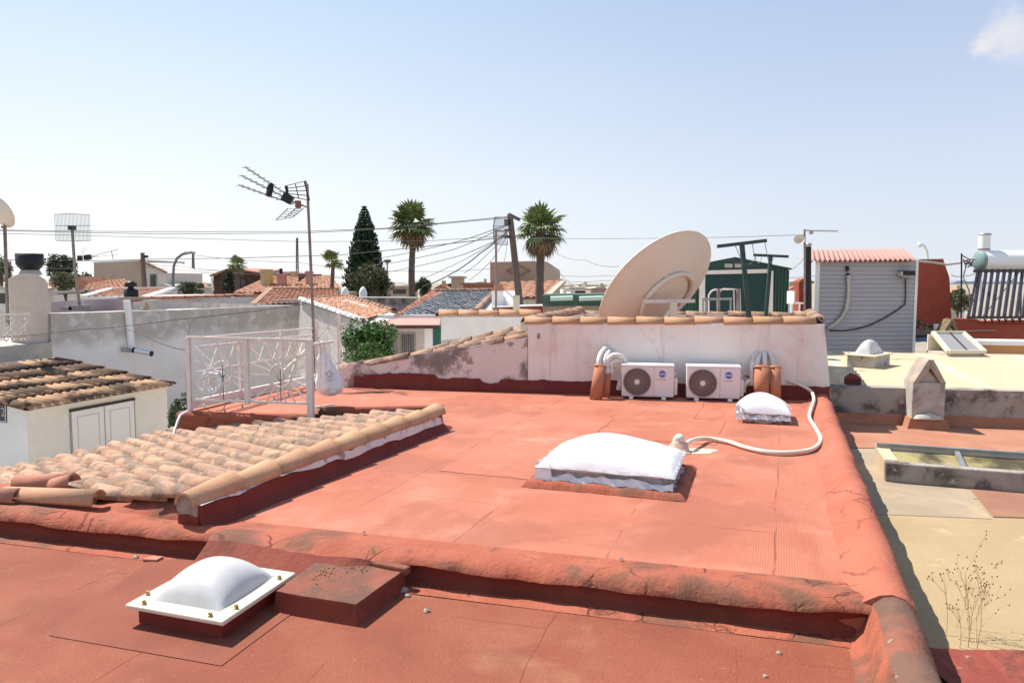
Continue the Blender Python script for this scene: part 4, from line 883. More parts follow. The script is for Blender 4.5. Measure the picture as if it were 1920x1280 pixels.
mb = MB(); mb.lathe((cx, Yc + .45, ct_ + .2), [(.19, 0), (.34, .19), (.345, .22), (.35, .50), (.33, .50), (.0001, .45)], 28); mb.build('cowl', M['black'], chm)
# lattice balustrade on the ledge
bl = thing('lattice_balustrade', 'white scrolled concrete balustrade on the ledge at the left edge', 'balustrade', OL(0, 650))
mb = MB()
for cxp in (-34, -8, 18, 44):
    for sy in (1, -1):
        for sx in (1, -1):
            mb.tube([OL(cxp + sx * x, 617 - sy * y, -.05) for x, y in ((1, 2), (4, 9), (10, 13), (11, 19), (6, 22), (2, 18))], .022, 6)
    mb.tube([OL(cxp + 5 * math.cos(w / 2), 617 + 4 * math.sin(w / 2), -.05) for w in range(13)], .02, 6, closed=True)
mb.build('scrollwork', M['rail'], bl)
mb = MB(); mb.bar(OL(-60, 592, -.05), OL(57, 589, -.05), .08, .06); mb.build('top_rail', M['rail'], bl)
# drain pipe
dp = thing('drain_pipe', 'white vertical pipe on the grey wall with a short bright metal outlet', 'pipe', OL(245, 652, .08))
mb = MB(); mb.tube([OL(238, 563, .09), OL(243, 610, .09), OL(247, 655, .09)], .10, 14); mb.build('riser', M['cleanw'], dp)
mb = MB(); mb.tube([OL(228, 655, .1), OL(247, 657, .16), OL(252, 657, .3)], .06, 10); mb.build('elbow', M['steel'], dp)
e0, e1 = OL(250, 656, .3), OL(285, 663, .75); mb = MB(); mb.tube([e0, e1], .075, 12); mb.build('outlet', M['alu'], dp); mb = MB(); mb.tube([e0.lerp(e1, .93), e0.lerp(e1, 1.02)], .082, 12); mb.tube([e0.lerp(e1, -.02), e0.lerp(e1, .1)], .082, 12); mb.build('outlet_ring', M['black'], dp)
# small outbuilding with tiled lean-to roof
S0, S1 = at(49, 764, 15.2), at(312, 718, 18.8); S1.z = S0.z; sd = (S1 - S0); sL = sd.length; sd.normalize(); sn = V3((sd.y, -sd.x, 0))
R1 = OL(224, 661, .02); R0 = R1 - sd * (sL + .25); Rk = R1 - S1
ob = thing('outbuilding', 'small cream outbuilding with a mossy clay tile lean to roof and white double doors', 'outbuilding', (S0.x, S0.y, 0))
mb = MB(); bkv = V3((-sn.x, -sn.y, 0)) * (Rk.dot(-sn) - .02)
def zup(P, z): return V3((P.x, P.y, z))
mb.add([zup(S0, 0), zup(S1, 0), S1, S0], [(0, 1, 2, 3)]); mb.build('front_wall', M['cream'], ob)
mb = MB(); mb.quad(zup(S0, 0), S0, zup(S0 + bkv, R1.z - .12), zup(S0 + bkv, 0)); mb.build('gable_wall', M['whitelow'], ob); mb = MB(); mb.quad(zup(S1, 0), S1, zup(S1 + bkv, R1.z - .12), zup(S1 + bkv, 0)); mb.build('gable_wall', M['whitelow'], ob)
ev0, ev1 = S0 - sd * .12 + sn * .16 - Z3 * .02, S1 + sd * .12 + sn * .16 - Z3 * .02
tp1 = S1 + sd * .12 + bkv; tp1.z = R1.z; tp0 = S0 - sd * .12 + bkv; tp0.z = R1.z
mb = MB(); nr_ = (ev1 - ev0).cross(tp0 - ev0).normalized(); dv = (ev0 - tp0); dl_ = dv.length; dv.normalize(); rnd = random.Random(9)
mb.quad(ev0 - nr_ * .02, ev1 - nr_ * .02, tp1 - nr_ * .02, tp0 - nr_ * .02)
nc = int(((ev1 - ev0).length) / .21); nrw = 5
for i in range(nc):
    for j in range(nrw):
        jt = rnd.uniform(-.006, .006); base = tp0 + sd * (.13 + i * .21); v0 = dl_ * j / nrw; v1 = v0 + dl_ / nrw * 1.12
        barrel(mb, (base + dv * v0 + nr_ * (.0 + jt), base + dv * v1 + nr_ * (.03 + jt)), .068, .084, nr_, 6)
mb.build('tiled_roof', M['tilemoss'], ob)
random.seed(8); mb = MB(); ridge_caps(mb, tp0 + nr_ * .03 + sd * .02, ev0 + nr_ * .03 + sd * .02, .42, .12, up=nr_, flip=True); mb.build('verge_tiles', M['tilemoss'], ob)
mb = MB(); mb.bar(S0 + sn * .05 - Z3 * .05, S1 + sn * .05 - Z3 * .05, .10, .10); mb.build('eaves_mortar', M['cream'], ob)
def OF(px, py, off=0): return hit(px, py, S0 + sn * off, sn)
d0, d1 = OF(131, 772), OF(250, 751); zt_ = d0.z
dr = MB(); mid = d0.lerp(d1, .5)
for a_, b_, nm in ((d0, mid, 1), (mid, d1, 2)):
    a2, b2 = a_ + sd * .015, b_ - sd * .015
    mb = MB(); mb.prism([zup(a2, .05), zup(b2, .05), zup(b2, zt_), zup(a2, zt_)], sn * .03); lf = mb.build('door', M['door'], ob)
    mb = MB(); a3, b3 = a2 + sd * .14 + sn * .031, b2 - sd * .14 + sn * .031; zt3 = zt_ - .14
    for p_, q_ in ((zup(a3, .2), zup(a3, zt3)), (zup(a3, zt3), zup(b3, zt3)), (zup(b3, zt3), zup(b3, .2))): mb.bar(p_, q_, .012, .012, up=sn)
    mb.build('panel_moulding', M['concl'], lf)
mb = MB(); mb.box((mid + sn * .06 - sd * -.09) * 1 + Z3 * (1.0 - mid.z), (.03, .03, .14)); mb.build('door_handle', M['steel'], ob)
mb = MB(); mb.bar(zup(mid, .05) + sn * .005, zup(mid, zt_) + sn * .005, .028, .01, up=sn); mb.bar(d0 - sd * .012 + sn * .015 - Z3 * zt_ * 0, zup(d0 - sd * .012, .05) + sn * .015, .018, .02, up=sn); mb.bar(d1 + sd * .012 + sn * .015, zup(d1 + sd * .012, .05) + sn * .015, .018, .02, up=sn); mb.build('door_gap', M['steel'], ob)
mb = MB(); mb.bar(zup(d0, zt_ + .03) + sn * .02 - sd * .02, zup(d1, zt_ + .03) + sn * .02 + sd * .02, .05, .06); mb.build('lintel_gap', M['acd'], ob)
gn = sd * -1
def OGb(px, py, off=0): return hit(px, py, S0 + gn * off, gn)
npx = [OGb(x, y, .004) for x, y in ((-17, 791), (13, 792), (12.5, 753), (-17, 752))]
npl = thing('house_number', 'dark blue tile with a pale house number on the end wall of the outbuilding', 'number plate', npx[0])
mb = MB(); mb.prism(npx, gn * .012); mb.build('plate', M['mosaic'], npl)
Xv = (npx[1] - npx[0]).normalized(); Mx = Matrix.Translation(OGb(5.5, 773, .018)) @ Matrix((Xv, Z3, Xv.cross(Z3))).transposed().to_4x4()
text_mesh('2', .27, Mx, npl, 'digit', M['ocre']); Mx2 = Matrix.Translation(OGb(-8, 773, .018)) @ Matrix((Xv, Z3, Xv.cross(Z3))).transposed().to_4x4(); text_mesh('2', .27, Mx2, npl, 'digit', M['ocre'])
mb = MB()
for i in range(4): mb.bar(npx[i].lerp(npx[(i + 2) % 4], .05) + gn * .014, npx[(i + 1) % 4].lerp(npx[(i + 3) % 4], .05) + gn * .014, .012, .006, up=gn)
mb.build('plate_border', M['cleanw'], npl)
mb = MB(); mb.quad((-20, 6, .004), (-3.6, 6, .004), (-1, 20, .004), (-10, 24, .004)); tag(mb.build('courtyard_paving', M['paving']), kind='structure')
# ------------------------------------------------------------------ leaf helpers
def leaves(mb, c, rad, n, size, rnd, aspect=.5, shell=.55):
    c = V3(c)
    for _ in range(n):
        while True:
            d = V3((rnd.uniform(-1, 1), rnd.uniform(-1, 1), rnd.uniform(-1, 1)))
            if .05 < d.length < 1: break
        d = d.normalized() * (d.length ** shell); P = c + V3((d.x * rad[0], d.y * rad[1], d.z * rad[2]))
        a = V3((rnd.gauss(0, 1), rnd.gauss(0, 1), rnd.gauss(0, .7))).normalized(); b = a.cross(V3((rnd.gauss(0, 1), rnd.gauss(0, 1), rnd.gauss(0, 1)))).normalized()
        s = size * rnd.uniform(.6, 1.4); mb.quad(P - a * s, P - b * s * aspect, P + a * s, P + b * s * aspect)
def clumpy(mb, c, rad, nclump, nleaf, size, seed, cr=.38, aspect=.5):
    rnd = random.Random(seed); c = V3(c)
    for _ in range(nclump):
        d = V3((rnd.gauss(0, 1), rnd.gauss(0, 1), rnd.gauss(0, 1))).normalized() * rnd.uniform(.45, .9)
        k = rnd.uniform(.6, 1.25) * cr; leaves(mb, c + V3((d.x * rad[0], d.y * rad[1], d.z * rad[2])), [r * k for r in rad], nleaf, size, rnd, aspect)
def tree(name, label, cat, c, rad, mat, base, seed, nclump=30, nleaf=90, size=.06, tr=.09, group=None, cr=.38, aspect=.5):
    c = V3(c); t = thing(name, label, cat, base, 0, group)
    mb = MB(); clumpy(mb, c, rad, nclump, nleaf, size, seed, cr, aspect); mb.build('crown', mat, t)
    mb = MB(); b = V3(base); m = b.lerp(c, .7); mb.tube([b, b.lerp(m, .5) + V3((.03, 0, 0)), m, c], [tr, tr * .8, tr * .6, tr * .3], 8)
    rnd = random.Random(seed + 1)
    for _ in range(6): e = c + V3((rnd.uniform(-.6, .6) * rad[0], rnd.uniform(-.6, .6) * rad[1], rnd.uniform(-.1, .6) * rad[2])); mb.tube([m, m.lerp(e, .5) + V3((0, 0, .05)), e], [tr * .5, tr * .3, tr * .12], 5)
    mb.build('trunk', M['bark'], t); return t
c_ = at(690, 650, 17.5)
tree('citrus_tree', 'round glossy green citrus tree rising beside the peeling wall', 'tree', c_, (.66, .66, .62), M['citrus'], (c_.x, c_.y, 0), 3, 46, 150, .042, .07)
c_ = at(333, 790, 15.5)
tree('garden_shrub', 'thin dark shrub growing in the gap between the railing and the cream outbuilding', 'shrub', c_ , (.22, .25, .62), M['plant'], (c_.x, c_.y, 0), 4, 26, 60, .05, .03)
# ------------------------------------------------------------------ antennas on the left
da = thing('satellite_dish', 'round beige dish on a dark pole, cut by the left edge of the photo', 'satellite dish', at(14, 610, 20.2), 0, 'satellite dishes')
P = at(1, 397, 20); n__ = V3((.35, .8, .45)).normalized(); ax = V3((1, 0, 0)); ax = (ax - n__ * ax.dot(n__)).normalized(); ay = n__.cross(ax); Mq = Matrix((ax, ay, n__)).transposed()
mb = MB(); mb.lathe(P, [(.001, -.09), (.15, -.08), (.3, -.05), (.46, 0), (.46, .012), (.3, -.035), (.001, -.07)], 32, Mq); mb.build('reflector', M['dish'], da)
mb = MB(); mb.tube([at(15, 612, 20.2), at(9, 424, 20.2), at(4, 426, 20.1)], .042, 8); mb.build('pole', M['rust'], da)
ga = thing('grid_antenna', 'square wire grid antenna on a mast above the grey wall, left side', 'antenna', at(149, 582, 24), 0, 'grid antennas')
mb = MB(); Yg = 23.4
for i in range(27): u = i / 26; bow = .12 * (2 * u - 1) ** 2; mb.tube([at(102 + 66 * u, 402 - 2 * math.sin(math.pi * u) + (1 if u > .5 else 0), Yg - bow), at(104.5 + 65 * u, 451 + 1.5 * math.sin(math.pi * u), Yg - bow)], .0065, 4, cap=False)
for y0, y1 in ((402, 403), (423, 423), (451, 451)): mb.tube([at(102.5 + (2 if y0 > 440 else .8 if y0 > 410 else 0) + 65.5 * i / 8, y0 + (y1 - y0) * i / 8 + (-1.5 if y0 < 410 else 1 if y0 > 440 else 0) * math.sin(math.pi * i / 8), Yg - .12 * (i / 4 - 1) ** 2) for i in range(9)], .009, 4)
mb.build('grid', M['cableg'], ga)
mb = MB(); mb.tube([at(150, 578, 24), at(140, 500, 23.8), at(135, 424, 23.6)], .045, 8); mb.build('mast', M['rust'], ga)
mb = MB(); mb.box(at(135, 427, 23.5), (.17, .17, .14)); mb.build('clamp', M['black'], ga)
mb = MB(); mb.box(at(150, 577, 23.9), (.5, .4, .16)); mb.box(at(131, 578, 23.9), (.35, .4, .1)); mb.build('base_block', M['cableg'], ga)
ya = thing('yagi_antenna', 'small twin boom television aerial pointing right beside the left grid antenna', 'antenna', at(141, 490, 23.9), 0, 'television aerials')
mb = MB(); Yy = 23.8; mb.tube([at(141, 487, Yy), at(170, 481, Yy), at(222, 467, Yy)], .014, 5); mb.tube([at(150, 484, Yy), at(222, 477, Yy)], .012, 5); mb.tube([at(209, 470, Yy), at(212, 486, Yy)], .012, 5); mb.build('boom', M['steel'], ya)
mb = MB()
for x, y in ((150, 484), (162, 483), (167, 482)): mb.box(at(x, y, Yy), (.09, .16, .16))
mb.build('dipole', M['black'], ya)
mb = MB()
for i in range(7): mb.tube([at(146 + i * 1.6, 480 - i * 2.6, Yy), at(157 + i * 1.3, 482 - i * 2.6, Yy)], .005, 4)
mb.build('reflector', M['cableg'], ya)
# ------------------------------------------------------------------ white iron railing round the stair opening
g0, g1 = G(357, 771, ZM), G(583, 779, ZM); gd = (g1 - g0); gL = gd.length; gd.normalize(); grz = math.atan2(gd.y, gd.x)
rl = thing('iron_railing', 'white wrought iron railing with sunburst panels round the stair opening', 'railing', g0, grz)
def lp(mb_, x0, z0, x1, z1, w, y=0, h=None): mb_.bar((x0, y, z0), (x1, y, z1), w, h or w * .6, up=(0, 1, 0)); return mb_
H = 1.0
for x, w, z0 in ((0, .055, 0), (gL, .082, -.02)):
    mb = MB(); mb.bx(x - w / 2, x + w / 2, -.03, .03, z0, H); mb.build('post', M['rail'], rl, True)
mb = MB(); mb.bx(gL * .487 - .026, gL * .487 + .026, -.02, .02, .12, H - .01); mb.build('post', M['rail'], rl, True)
def sunburst(x0, x1, z0, z1, cx, cz, r, rays, y, w, par):
    pn = MB(); lp(pn, x0, z0, x1, z0, .03, y); lp(pn, x0, z1, x1, z1, .025, y); lp(pn, x0, z0, x0, z1, .02, y); lp(pn, x1, z0, x1, z1, .02, y); p = pn.build('panel_frame', M['rail'], par, True)
    mb = MB()
    for k in range(rays):
        a = 2 * math.pi * (k + .0) / rays; c, s = math.cos(a), math.sin(a)
        t = min(((x1 if c > 0 else x0) - cx) / c if abs(c) > 1e-6 else 9, ((z1 if s > 0 else z0) - cz) / s if abs(s) > 1e-6 else 9)
        lp(mb, cx + c * r, cz + s * r, cx + c * t, cz + s * t, w, y)
    mb.tube([(cx + r * math.cos(2 * math.pi * i / 28), y, cz + r * math.sin(2 * math.pi * i / 28)) for i in range(28)], .011, 5, closed=True)
    mb.build('sunburst', M['rail'], p, True)
    mb = MB(); mb.tube([(cx, y, cz + r * .6), (cx, y, z0)], .008, 5); 
    for sx in (-1, 1): mb.tube([(cx, y, cz - r * .6), (cx + sx * .05, y, cz - r * .1), (cx + sx * .035, y, cz + .02)], .006, 4)
    mb.build('ornament', M['rust'], p, True)
m1 = gL * .487
sunburst(.04, m1 - .035, .16, .985, .50, .55, .145, 18, 0, .014, rl)
sunburst(m1 + .035, gL - .05, .16, .975, m1 + .48, .52, .15, 18, 0, .019, rl)
mb = MB(); mb.bar((-.02, 0, H + .012), (gL + .04, 0, H + .0), .038, .02); mb.build('top_rail', M['rail'], rl, True)
# side run going back along the roof edge
XR = XF[rl.name].inverted(); e1 = XR @ G(596, 713, ZM); e1.z = 0; e2 = XR @ G(637, 712, ZM); e2.z = 0
e0 = V3((0, .02, 0))
mb = MB(); mb.bar(e0 + Z3 * (H - .01), e1 + Z3 * (H - .06), .045, .02); mb.build('top_rail', M['rail'], rl, True)
mb = MB(); mb.bar(e0 + Z3 * .10, e1 + Z3 * .06, .05, .10); mb.build('bottom_rail', M['rail'], rl, True)
mb = MB(); mb.bar(e0 + Z3 * .86 + (e1 - e0) * .06, e1 + Z3 * .82, .03, .03); n_ = 16
for i in range(n_):
    a_, b_ = e0.lerp(e1, .06 + .94 * i / n_), e0.lerp(e1, .06 + .94 * (i + 1) / n_); mb.bar(a_ + Z3 * (.52 if i % 2 else .84), b_ + Z3 * (.84 if i % 2 else .52), .016, .01)
mb.bar(e0.lerp(e1, .06) + Z3 * .52, e1 + Z3 * .5, .02, .02)
mb.build('zigzag_panel', M['rail'], rl, True)
mb = MB()
for f in (.33, .66): q = e0.lerp(e1, f); mb = MB(); mb.bar(q, q + Z3 * .97, .045); mb.build('post', M['rail'], rl, True)
mb = MB(); c = e0.lerp(e1, .8)
for k in range(12): a = 2 * math.pi * k / 12; d = (e1 - e0).normalized(); mb.bar(c + Z3 * .48, c + Z3 * (.48 + .36 * math.sin(a)) + d * .5 * math.cos(a), .016, .01)
mb.build('side_bars', M['rail'], rl, True)
# lattice end panel and scroll
mb = MB(); mb.bar(e2, e2 + Z3 * 1.2, .045); mb.build('post', M['rail'], rl, True)
mb = MB(); mb.bar(e1, e1 + Z3 * 1.05, .05); mb.build('post', M['rail'], rl, True)
mb = MB(); f0 = e1 + (e1 - e2) * .55
for z0, z1 in ((.72, 1.18), (1.18, .72), (.25, .72), (.72, .25), (0.02, .35)):
    mb.bar(e1 + Z3 * z0, e2 + Z3 * z1, .035, .012)
mb.bar(f0 + Z3 * 1.18, e1 + Z3 * .72, .035, .012); mb.bar(f0 + Z3 * .72, e1 + Z3 * 1.1, .035, .012); mb.bar(f0 + Z3 * .98, e2 + Z3 * .90, .02, .015)
mb.build('lattice_bars', M['rail'], rl, True)
mb = MB(); d = (e2 - e1).normalized(); mb.tube([e2 + d * (.09 + (.085 - .0052 * i) * math.cos(i * .55)) + Z3 * (.93 + (.10 - .006 * i) * math.sin(i * .55)) for i in range(15)], .012, 5); mb.build('scroll', M['rail'], rl, True)
y_ = .34; mb = MB(); mb.bar((gL, 0, .1), (gL + .18, y_, .1), .02); mb.build('bottom_rail', M['rail'], rl, True); mb = MB(); mb.bar((gL, 0, .93), (gL + .18, y_, .95), .03, .03)
for k in range(4): x = gL + .04 + .035 * k; yy = y_ * (.04 + .035 * k) / .18; mb.tube([(x, yy, .92), (x + .015, yy, .72 - .05 * k), (x, yy, .5)], .009, 5)
mb.build('return_rail', M['rail'], rl, True)
# bag hanging from the railing
Yb = 10.35; bt_ = at(606, 655, Yb); bgx = thing('plastic_bag', 'white plastic carrier bag with a faded blue print hanging at the railing', 'bag', at(618, 742, Yb))
outl = [(605, 648, 5), (605, 662, 6), (607, 672, 12), (611, 690, 18), (615, 710, 24), (618, 726, 27), (618, 735, 23), (618, 741, 12)]
def bagf(u, v):
    k = v * (len(outl) - 1); i = min(int(k), len(outl) - 2); f = k - i; a_, b_ = outl[i], outl[i + 1]
    cx, cy, r = [a_[j] + (b_[j] - a_[j]) * f for j in range(3)]; w = 2 * math.pi * u; rr = r * Yb / F
    P = at(cx, cy, Yb) + V3((rr * math.cos(w), rr * .62 * math.sin(w), 0)); fold = .016 * math.sin(w * 7 + 3 * fbm(P, 2)) * (1 - v) + fbm(P, 6) * .03 * v
    return P + V3((math.cos(w), math.sin(w), 0)) * fold
mb = MB(); mb.grid(bagf, 60, 36); mb.build('bag_body', M['bag'], bgx)
mb = MB(); mb.tube([at(603, 650, Yb), at(598, 644, Yb - .1), at(590, 642, 9.9)], .012, 5); mb.tube([at(607, 650, Yb), at(606, 640, Yb - .05), at(602, 640, Yb)], .012, 5); mb.build('bag_handle', M['bag'], bgx)
mb = MB()
for (x0, y0, x1, y1) in ((612, 700, 618, 694), (618, 694, 624, 702), (612, 700, 618, 708), (618, 708, 624, 702), (613, 712, 623, 713)):
    mb.bar(at(x0, y0, Yb - .155), at(x1, y1, Yb - .155), .012, .02, up=(0, 1, 0))
mb.build('print', pmat('faded_print', (.42, .45, .52), None, rough=.5), bgx)
# coil of white cable hanging on the railing
cc = thing('cable_coil', 'tangled coil of white cable hung on the left sunburst panel', 'cable coil', at(398, 760, 9.85)); rnd = random.Random(14); mb = MB()
for k in range(9):
    cx, cy, rx, ry, tl = 400 + rnd.uniform(-10, 10), 716 + rnd.uniform(-6, 6), rnd.uniform(14, 27), rnd.uniform(13, 20), rnd.uniform(-.4, .4)
    mb.tube([at(cx + rx * math.cos(w) * math.cos(tl) - ry * math.sin(w) * math.sin(tl), cy + rx * math.cos(w) * math.sin(tl) + ry * math.sin(w) * math.cos(tl), 9.83 + .01 * k) for w in [2 * math.pi * i / 22 for i in range(22)]], .0085, 5, closed=True)
mb.tube([at(x, y, 9.84) for x, y in ((388, 690), (385, 720), (378, 745), (366, 752), (372, 760), (385, 758))], .008, 5); mb.build('cable_loops', M['plast'], cc)
# television aerial on its mast
Ym = 13.0; tv = thing('television_aerial', 'big triple boom television aerial pointing left on a tall leaning mast', 'antenna', at(590, 668, Ym), 0, 'television aerials')
mb = MB(); mb.tube([at(590, 700, Ym), at(587, 600, Ym), at(582, 480, Ym), at(576, 345, Ym)], [.03, .028, .026, .024], 10); mb.build('mast', M['rust'], tv)
mb = MB(); hub = (552, 379); ends = [((459, 313), (552, 374)), ((452, 329), (556, 381)), ((448, 347), (550, 383))]
for a_, b_ in ends: mb.bar(at(*a_, Ym - .05), at(*b_, Ym - .02), .024, .024)
mb.tube([at(548, 378, Ym), at(577, 389, Ym)], .017, 6); mb.build('boom', M['steel'], tv)
mb = MB(); ev = V3((.5, .85, 0))
for a_, b_ in ends:
    p, q = at(*a_, Ym - .05), at(*b_, Ym - .02)
    for i in range(8): c = p.lerp(q, .02 + i * .105); L_ = .085 + .003 * i; mb.tube([c - V3((.045, .07, .012)) , c + V3((.045, .07, .012))], .0055, 4)
mb.build('director_rods', M['steel'], tv)
mb = MB(); mb.lathe(at(506, 356, Ym - .04), [(.001, -.13), (.05, -.11), (.06, 0), (.05, .11), (.001, .13)], 8, Matrix.Rotation(R(12), 3, 'Y'))
mb.box(at(539, 372, Ym - .03), (.16, .14, .15), M=Matrix.Rotation(R(30), 3, 'Y')); mb.bar(at(537, 349, Ym), at(539, 366, Ym), .04); mb.build('dipole_box', M['black'], tv)
mb = MB(); mb.box(at(559, 383, Ym - .02), (.08, .1, .12)); mb.build('clamp', pmat('red_clamp', (.25, .12, .1), None), tv)
def refl(c4, n1, n2, mat):
    p = [at(x, y, Y) for x, y, Y in c4]; mb = MB()
    for i in range(n1): u = i / (n1 - 1); mb.bar(p[0].lerp(p[1], u), p[3].lerp(p[2], u), .016)
    for i in range(n2): u = i / (n2 - 1); mb.tube([p[0].lerp(p[3], u), p[1].lerp(p[2], u)], .008, 4)
    mb.build('reflector', mat, tv)
refl([(534, 349, Ym + .25), (574, 339, Ym - .25), (580, 376, Ym - .2), (541, 368, Ym + .2)], 3, 5, M['rust'])
refl([(540, 391, Ym + .2), (569, 391, Ym - .2), (549, 407, Ym - .3), (517, 413, Ym + .2)], 3, 5, M['steel'])
mb = MB(); mb.bar(at(571, 340, Ym - .2), at(580, 376, Ym - .2), .045, .02); mb.build('reflector_edge', M['black'], tv)
# ================================================================== right hand neighbour: stepped flat roofs
ZL = 2.6
rh = thing('terraced_house', 'neighbour house on the right with stepped tan, red and yellow flat roofs', 'house', PA(3, 8, 0), -A20)
k0, k1 = G(1590, 792, ZL), G(1925, 804, ZL); kd = (k1 - k0).normalized(); kb = V3((-kd.y, kd.x, 0))
def OK(px, py, off=0): return hit(px, py, k0 + kb * off, kb)
ZU = OK(1740, 729).z
def KZ(P, z): return V3((P.x, P.y, z))
kl = k0 - kd * ((k0.dot(nA) - POUT - .004) / kd.dot(nA)); kr = k0 + kd * 9
mb = MB(); mb.quad(PA(POUT, -1, ZL), PA(9, -1, ZL), KZ(kr, ZL), KZ(kl, ZL)); mb.build('lower_roof', M['tanroof'], rh)
def patch(nm, px, z, mat, par=rh):
    mb = MB(); P = [G(x, y, z) for x, y in px]; mb.add(P, [tuple(range(len(P)))]); mb.build(nm, mat, par)
def onp(y, z, dp=.012):       # point on the roof's left edge seen at row y
    lo, hi = 0, 40
    for _ in range(60):
        m = (lo + hi) / 2; P = PA(POUT + dp, m, z); d = P - V3((0, 0, CZ)); v = d.dot(V3((0, math.sin(PITCH), math.cos(PITCH)))); f = d.dot(V3((0, math.cos(PITCH), -math.sin(PITCH))))
        yy = 640 - F * v / f
        if yy > y: lo = m
        else: hi = m
    P = PA(POUT + dp, m, z); return P
z1, z2 = ZL + .004, ZL + .008
mb = MB(); P = [onp(962, z1), G(1860, 972, z1), G(1826, 935, z1), G(2100, 950, z1), G(2100, 700 + 130, z1), onp(842, z1)]; mb.add(P, [tuple(range(6))]); mb.build('roof_patch', M['greyroof'], rh)
patch('roof_patch', [(1862, 968), (1815, 912), (2100, 930), (2100, 975)], z2, M['redbrown'])
mb = MB(); P = [onp(838, z2), G(2100, 850, z2), KZ(kr, z2), KZ(kl, z2)]; mb.add(P, [tuple(range(4))]); mb.build('roof_patch', M['redroof2'], rh)
# step wall, painted skirting, upper roof
mb = MB(); mb.prism([KZ(kl, ZL - .1), KZ(kr, ZL - .1), KZ(kr, ZU), KZ(kl, ZU)], kb * .25); mb.build('step_wall', M['conc'], rh)
n_ = 120; mb = MB(); vs = []
for i in range(n_ + 1):
    q_ = kl.lerp(kr, i / n_); e = fbm(q_, 3) * .02
    for o, z in ((.10, ZL + .010), (.04, ZL + .02), (.018, ZL + .05), (.008, ZL + .15 + e)): vs.append(KZ(q_, z) - kb * o)
mb.add(vs, [(i * 4 + k, (i + 1) * 4 + k, (i + 1) * 4 + k + 1, i * 4 + k + 1) for i in range(n_) for k in range(3)], True); mb.build('skirting', M['redroof2'], rh)
uL, uR = kl + kb * .25, kr + kb * .25; fe = G(1600, 661, ZU); dd = (fe - k0).dot(kb)
mb = MB(); mb.quad(KZ(uL, ZU - .006), KZ(uR, ZU - .006), KZ(uR + kb * dd, ZU - .006), KZ(uL - kd * (0) + kb * dd, ZU - .006)); mb.build('upper_roof', M['yell'], rh)
mb = MB(); a_ = KZ(kl + kb * (.25 + dd), ZU - .01); b_ = KZ(kr + kb * (.25 + dd), ZU - .01); mb.prism([KZ(a_, 0), KZ(b_, 0), b_, a_], kb * -.2); mb.build('wall', M['white'], rh)
# raised opening with dirty sheets
f0, f1 = G(1660, 903, ZL), G(1935, 926, ZL); od = (f1 - f0).normalized(); ob_ = G(1641, 836, ZL + .21); bkd = (V3((ob_.x, ob_.y, ZL)) - f0); f2 = f0 + od * 3.6
oc = thing('roof_opening', 'long raised concrete curb with stained yellow sheets inside, on the right hand roof', 'roof light', f0 + od * 1.2, 0)
def cur(a_, b_, inn, h, nm, mat):
    mb = MB(); mb.hexa([a_, b_, b_ + inn, a_ + inn], [p + Z3 * h for p in (a_, b_, b_ + inn, a_ + inn)]); return mb.build(nm, mat, oc, bevel=.012)
bkn = bkd.normalized(); cur(f0, f2, bkn * .12, .21, 'curb', M['conc']); cur(f0 + bkd - bkn * .12, f2 + bkd - bkn * .12, bkn * .12, .25, 'curb', M['concl'])
cur(f0 + bkn * .123, f0 + bkd - bkn * .123, od * .14, .22, 'curb', M['yell']); 
mb = MB(); i0, i1 = f0 + bkn * .12 + od * .14, f2 + bkn * .12; j0, j1 = f0 + bkd - bkn * .12 + od * .14, f2 + bkd - bkn * .12
mb.quad(i0 + Z3 * .03, i1 + Z3 * .03, j1 + Z3 * .20, j0 + Z3 * .20); mb.build('stained_sheet', M['dirtyglaze'], oc)
s = ((G(1806, 880, ZL + .1) - i0).dot(od)); mb = MB(); mb.bar(i0 + od * s + Z3 * .06, j0 + od * s + Z3 * .23, .05, .04); mb.build('divider', M['steel'], oc)
mb = MB(); mb.bar(f0 + bkd - bkn * .10 + Z3 * .262, f2 + bkd - bkn * .10 + Z3 * .262, .06, .025); mb.build('edge_strip', M['steel'], oc)
# pointed chimneys
def pchim(label, base, w, dpt, hb, ht, mat, capmat, red=True):
    t = thing('pointed_chimney', label, 'chimney', base, math.atan2(kd.y, kd.x), 'pointed chimneys')
    h = w / 2
    mb = MB(); mb.bx(-h, h, 0, dpt, 0, hb); mb.build('shaft', mat, t, True, bevel=.015)
    if red:
        mb = MB(); mb.hexa([(-h - .07, -.06, 0), (h + .07, -.06, 0), (h + .07, dpt, 0), (-h - .07, dpt, 0)], [(-h - .02, -.02, .16), (h + .02, -.02, .16), (h + .02, dpt, .16), (-h - .02, dpt, .16)]); mb.build('painted_foot', M['redroof2'], t, True)
        mb = MB(); mb.lathe((0, -.02, .16), [(h * .95, 0), (h * .8, .05), (.01, .09)], 12); mb.v = [V3((p.x, -.03 + .3 * min(0, p.y), p.z)) for p in mb.v]; mb.build('mortar_smear', M['concl'], t, True)
    sl = .075; mb = MB()
    for sx in (-1, 1):
        mb.prism([(sx * (h + .004), -.02, hb - .01), (sx * (h + .004 - sl), -.02, hb - .01), (sx * .0, -.03, ht - sl * 1.6), (sx * 0, -.03, ht), (sx * .035, -.03, ht)][::sx], (0, dpt + .05, 0))
    mb.build('cap_slab', capmat, t, True, bevel=.012)
    mb = MB(); mb.prism([(-h + .08, .06, hb), (h - .08, .06, hb), (0, .06, ht - .17)], (0, .04, 0)); mb.build('infill', M['concl'], t, True)
    return t
cb = G(1741, 806, ZL); w_ = 57 * cb.y / F
ph = lambda y, Y: at(1741, y, Y).z - ZL
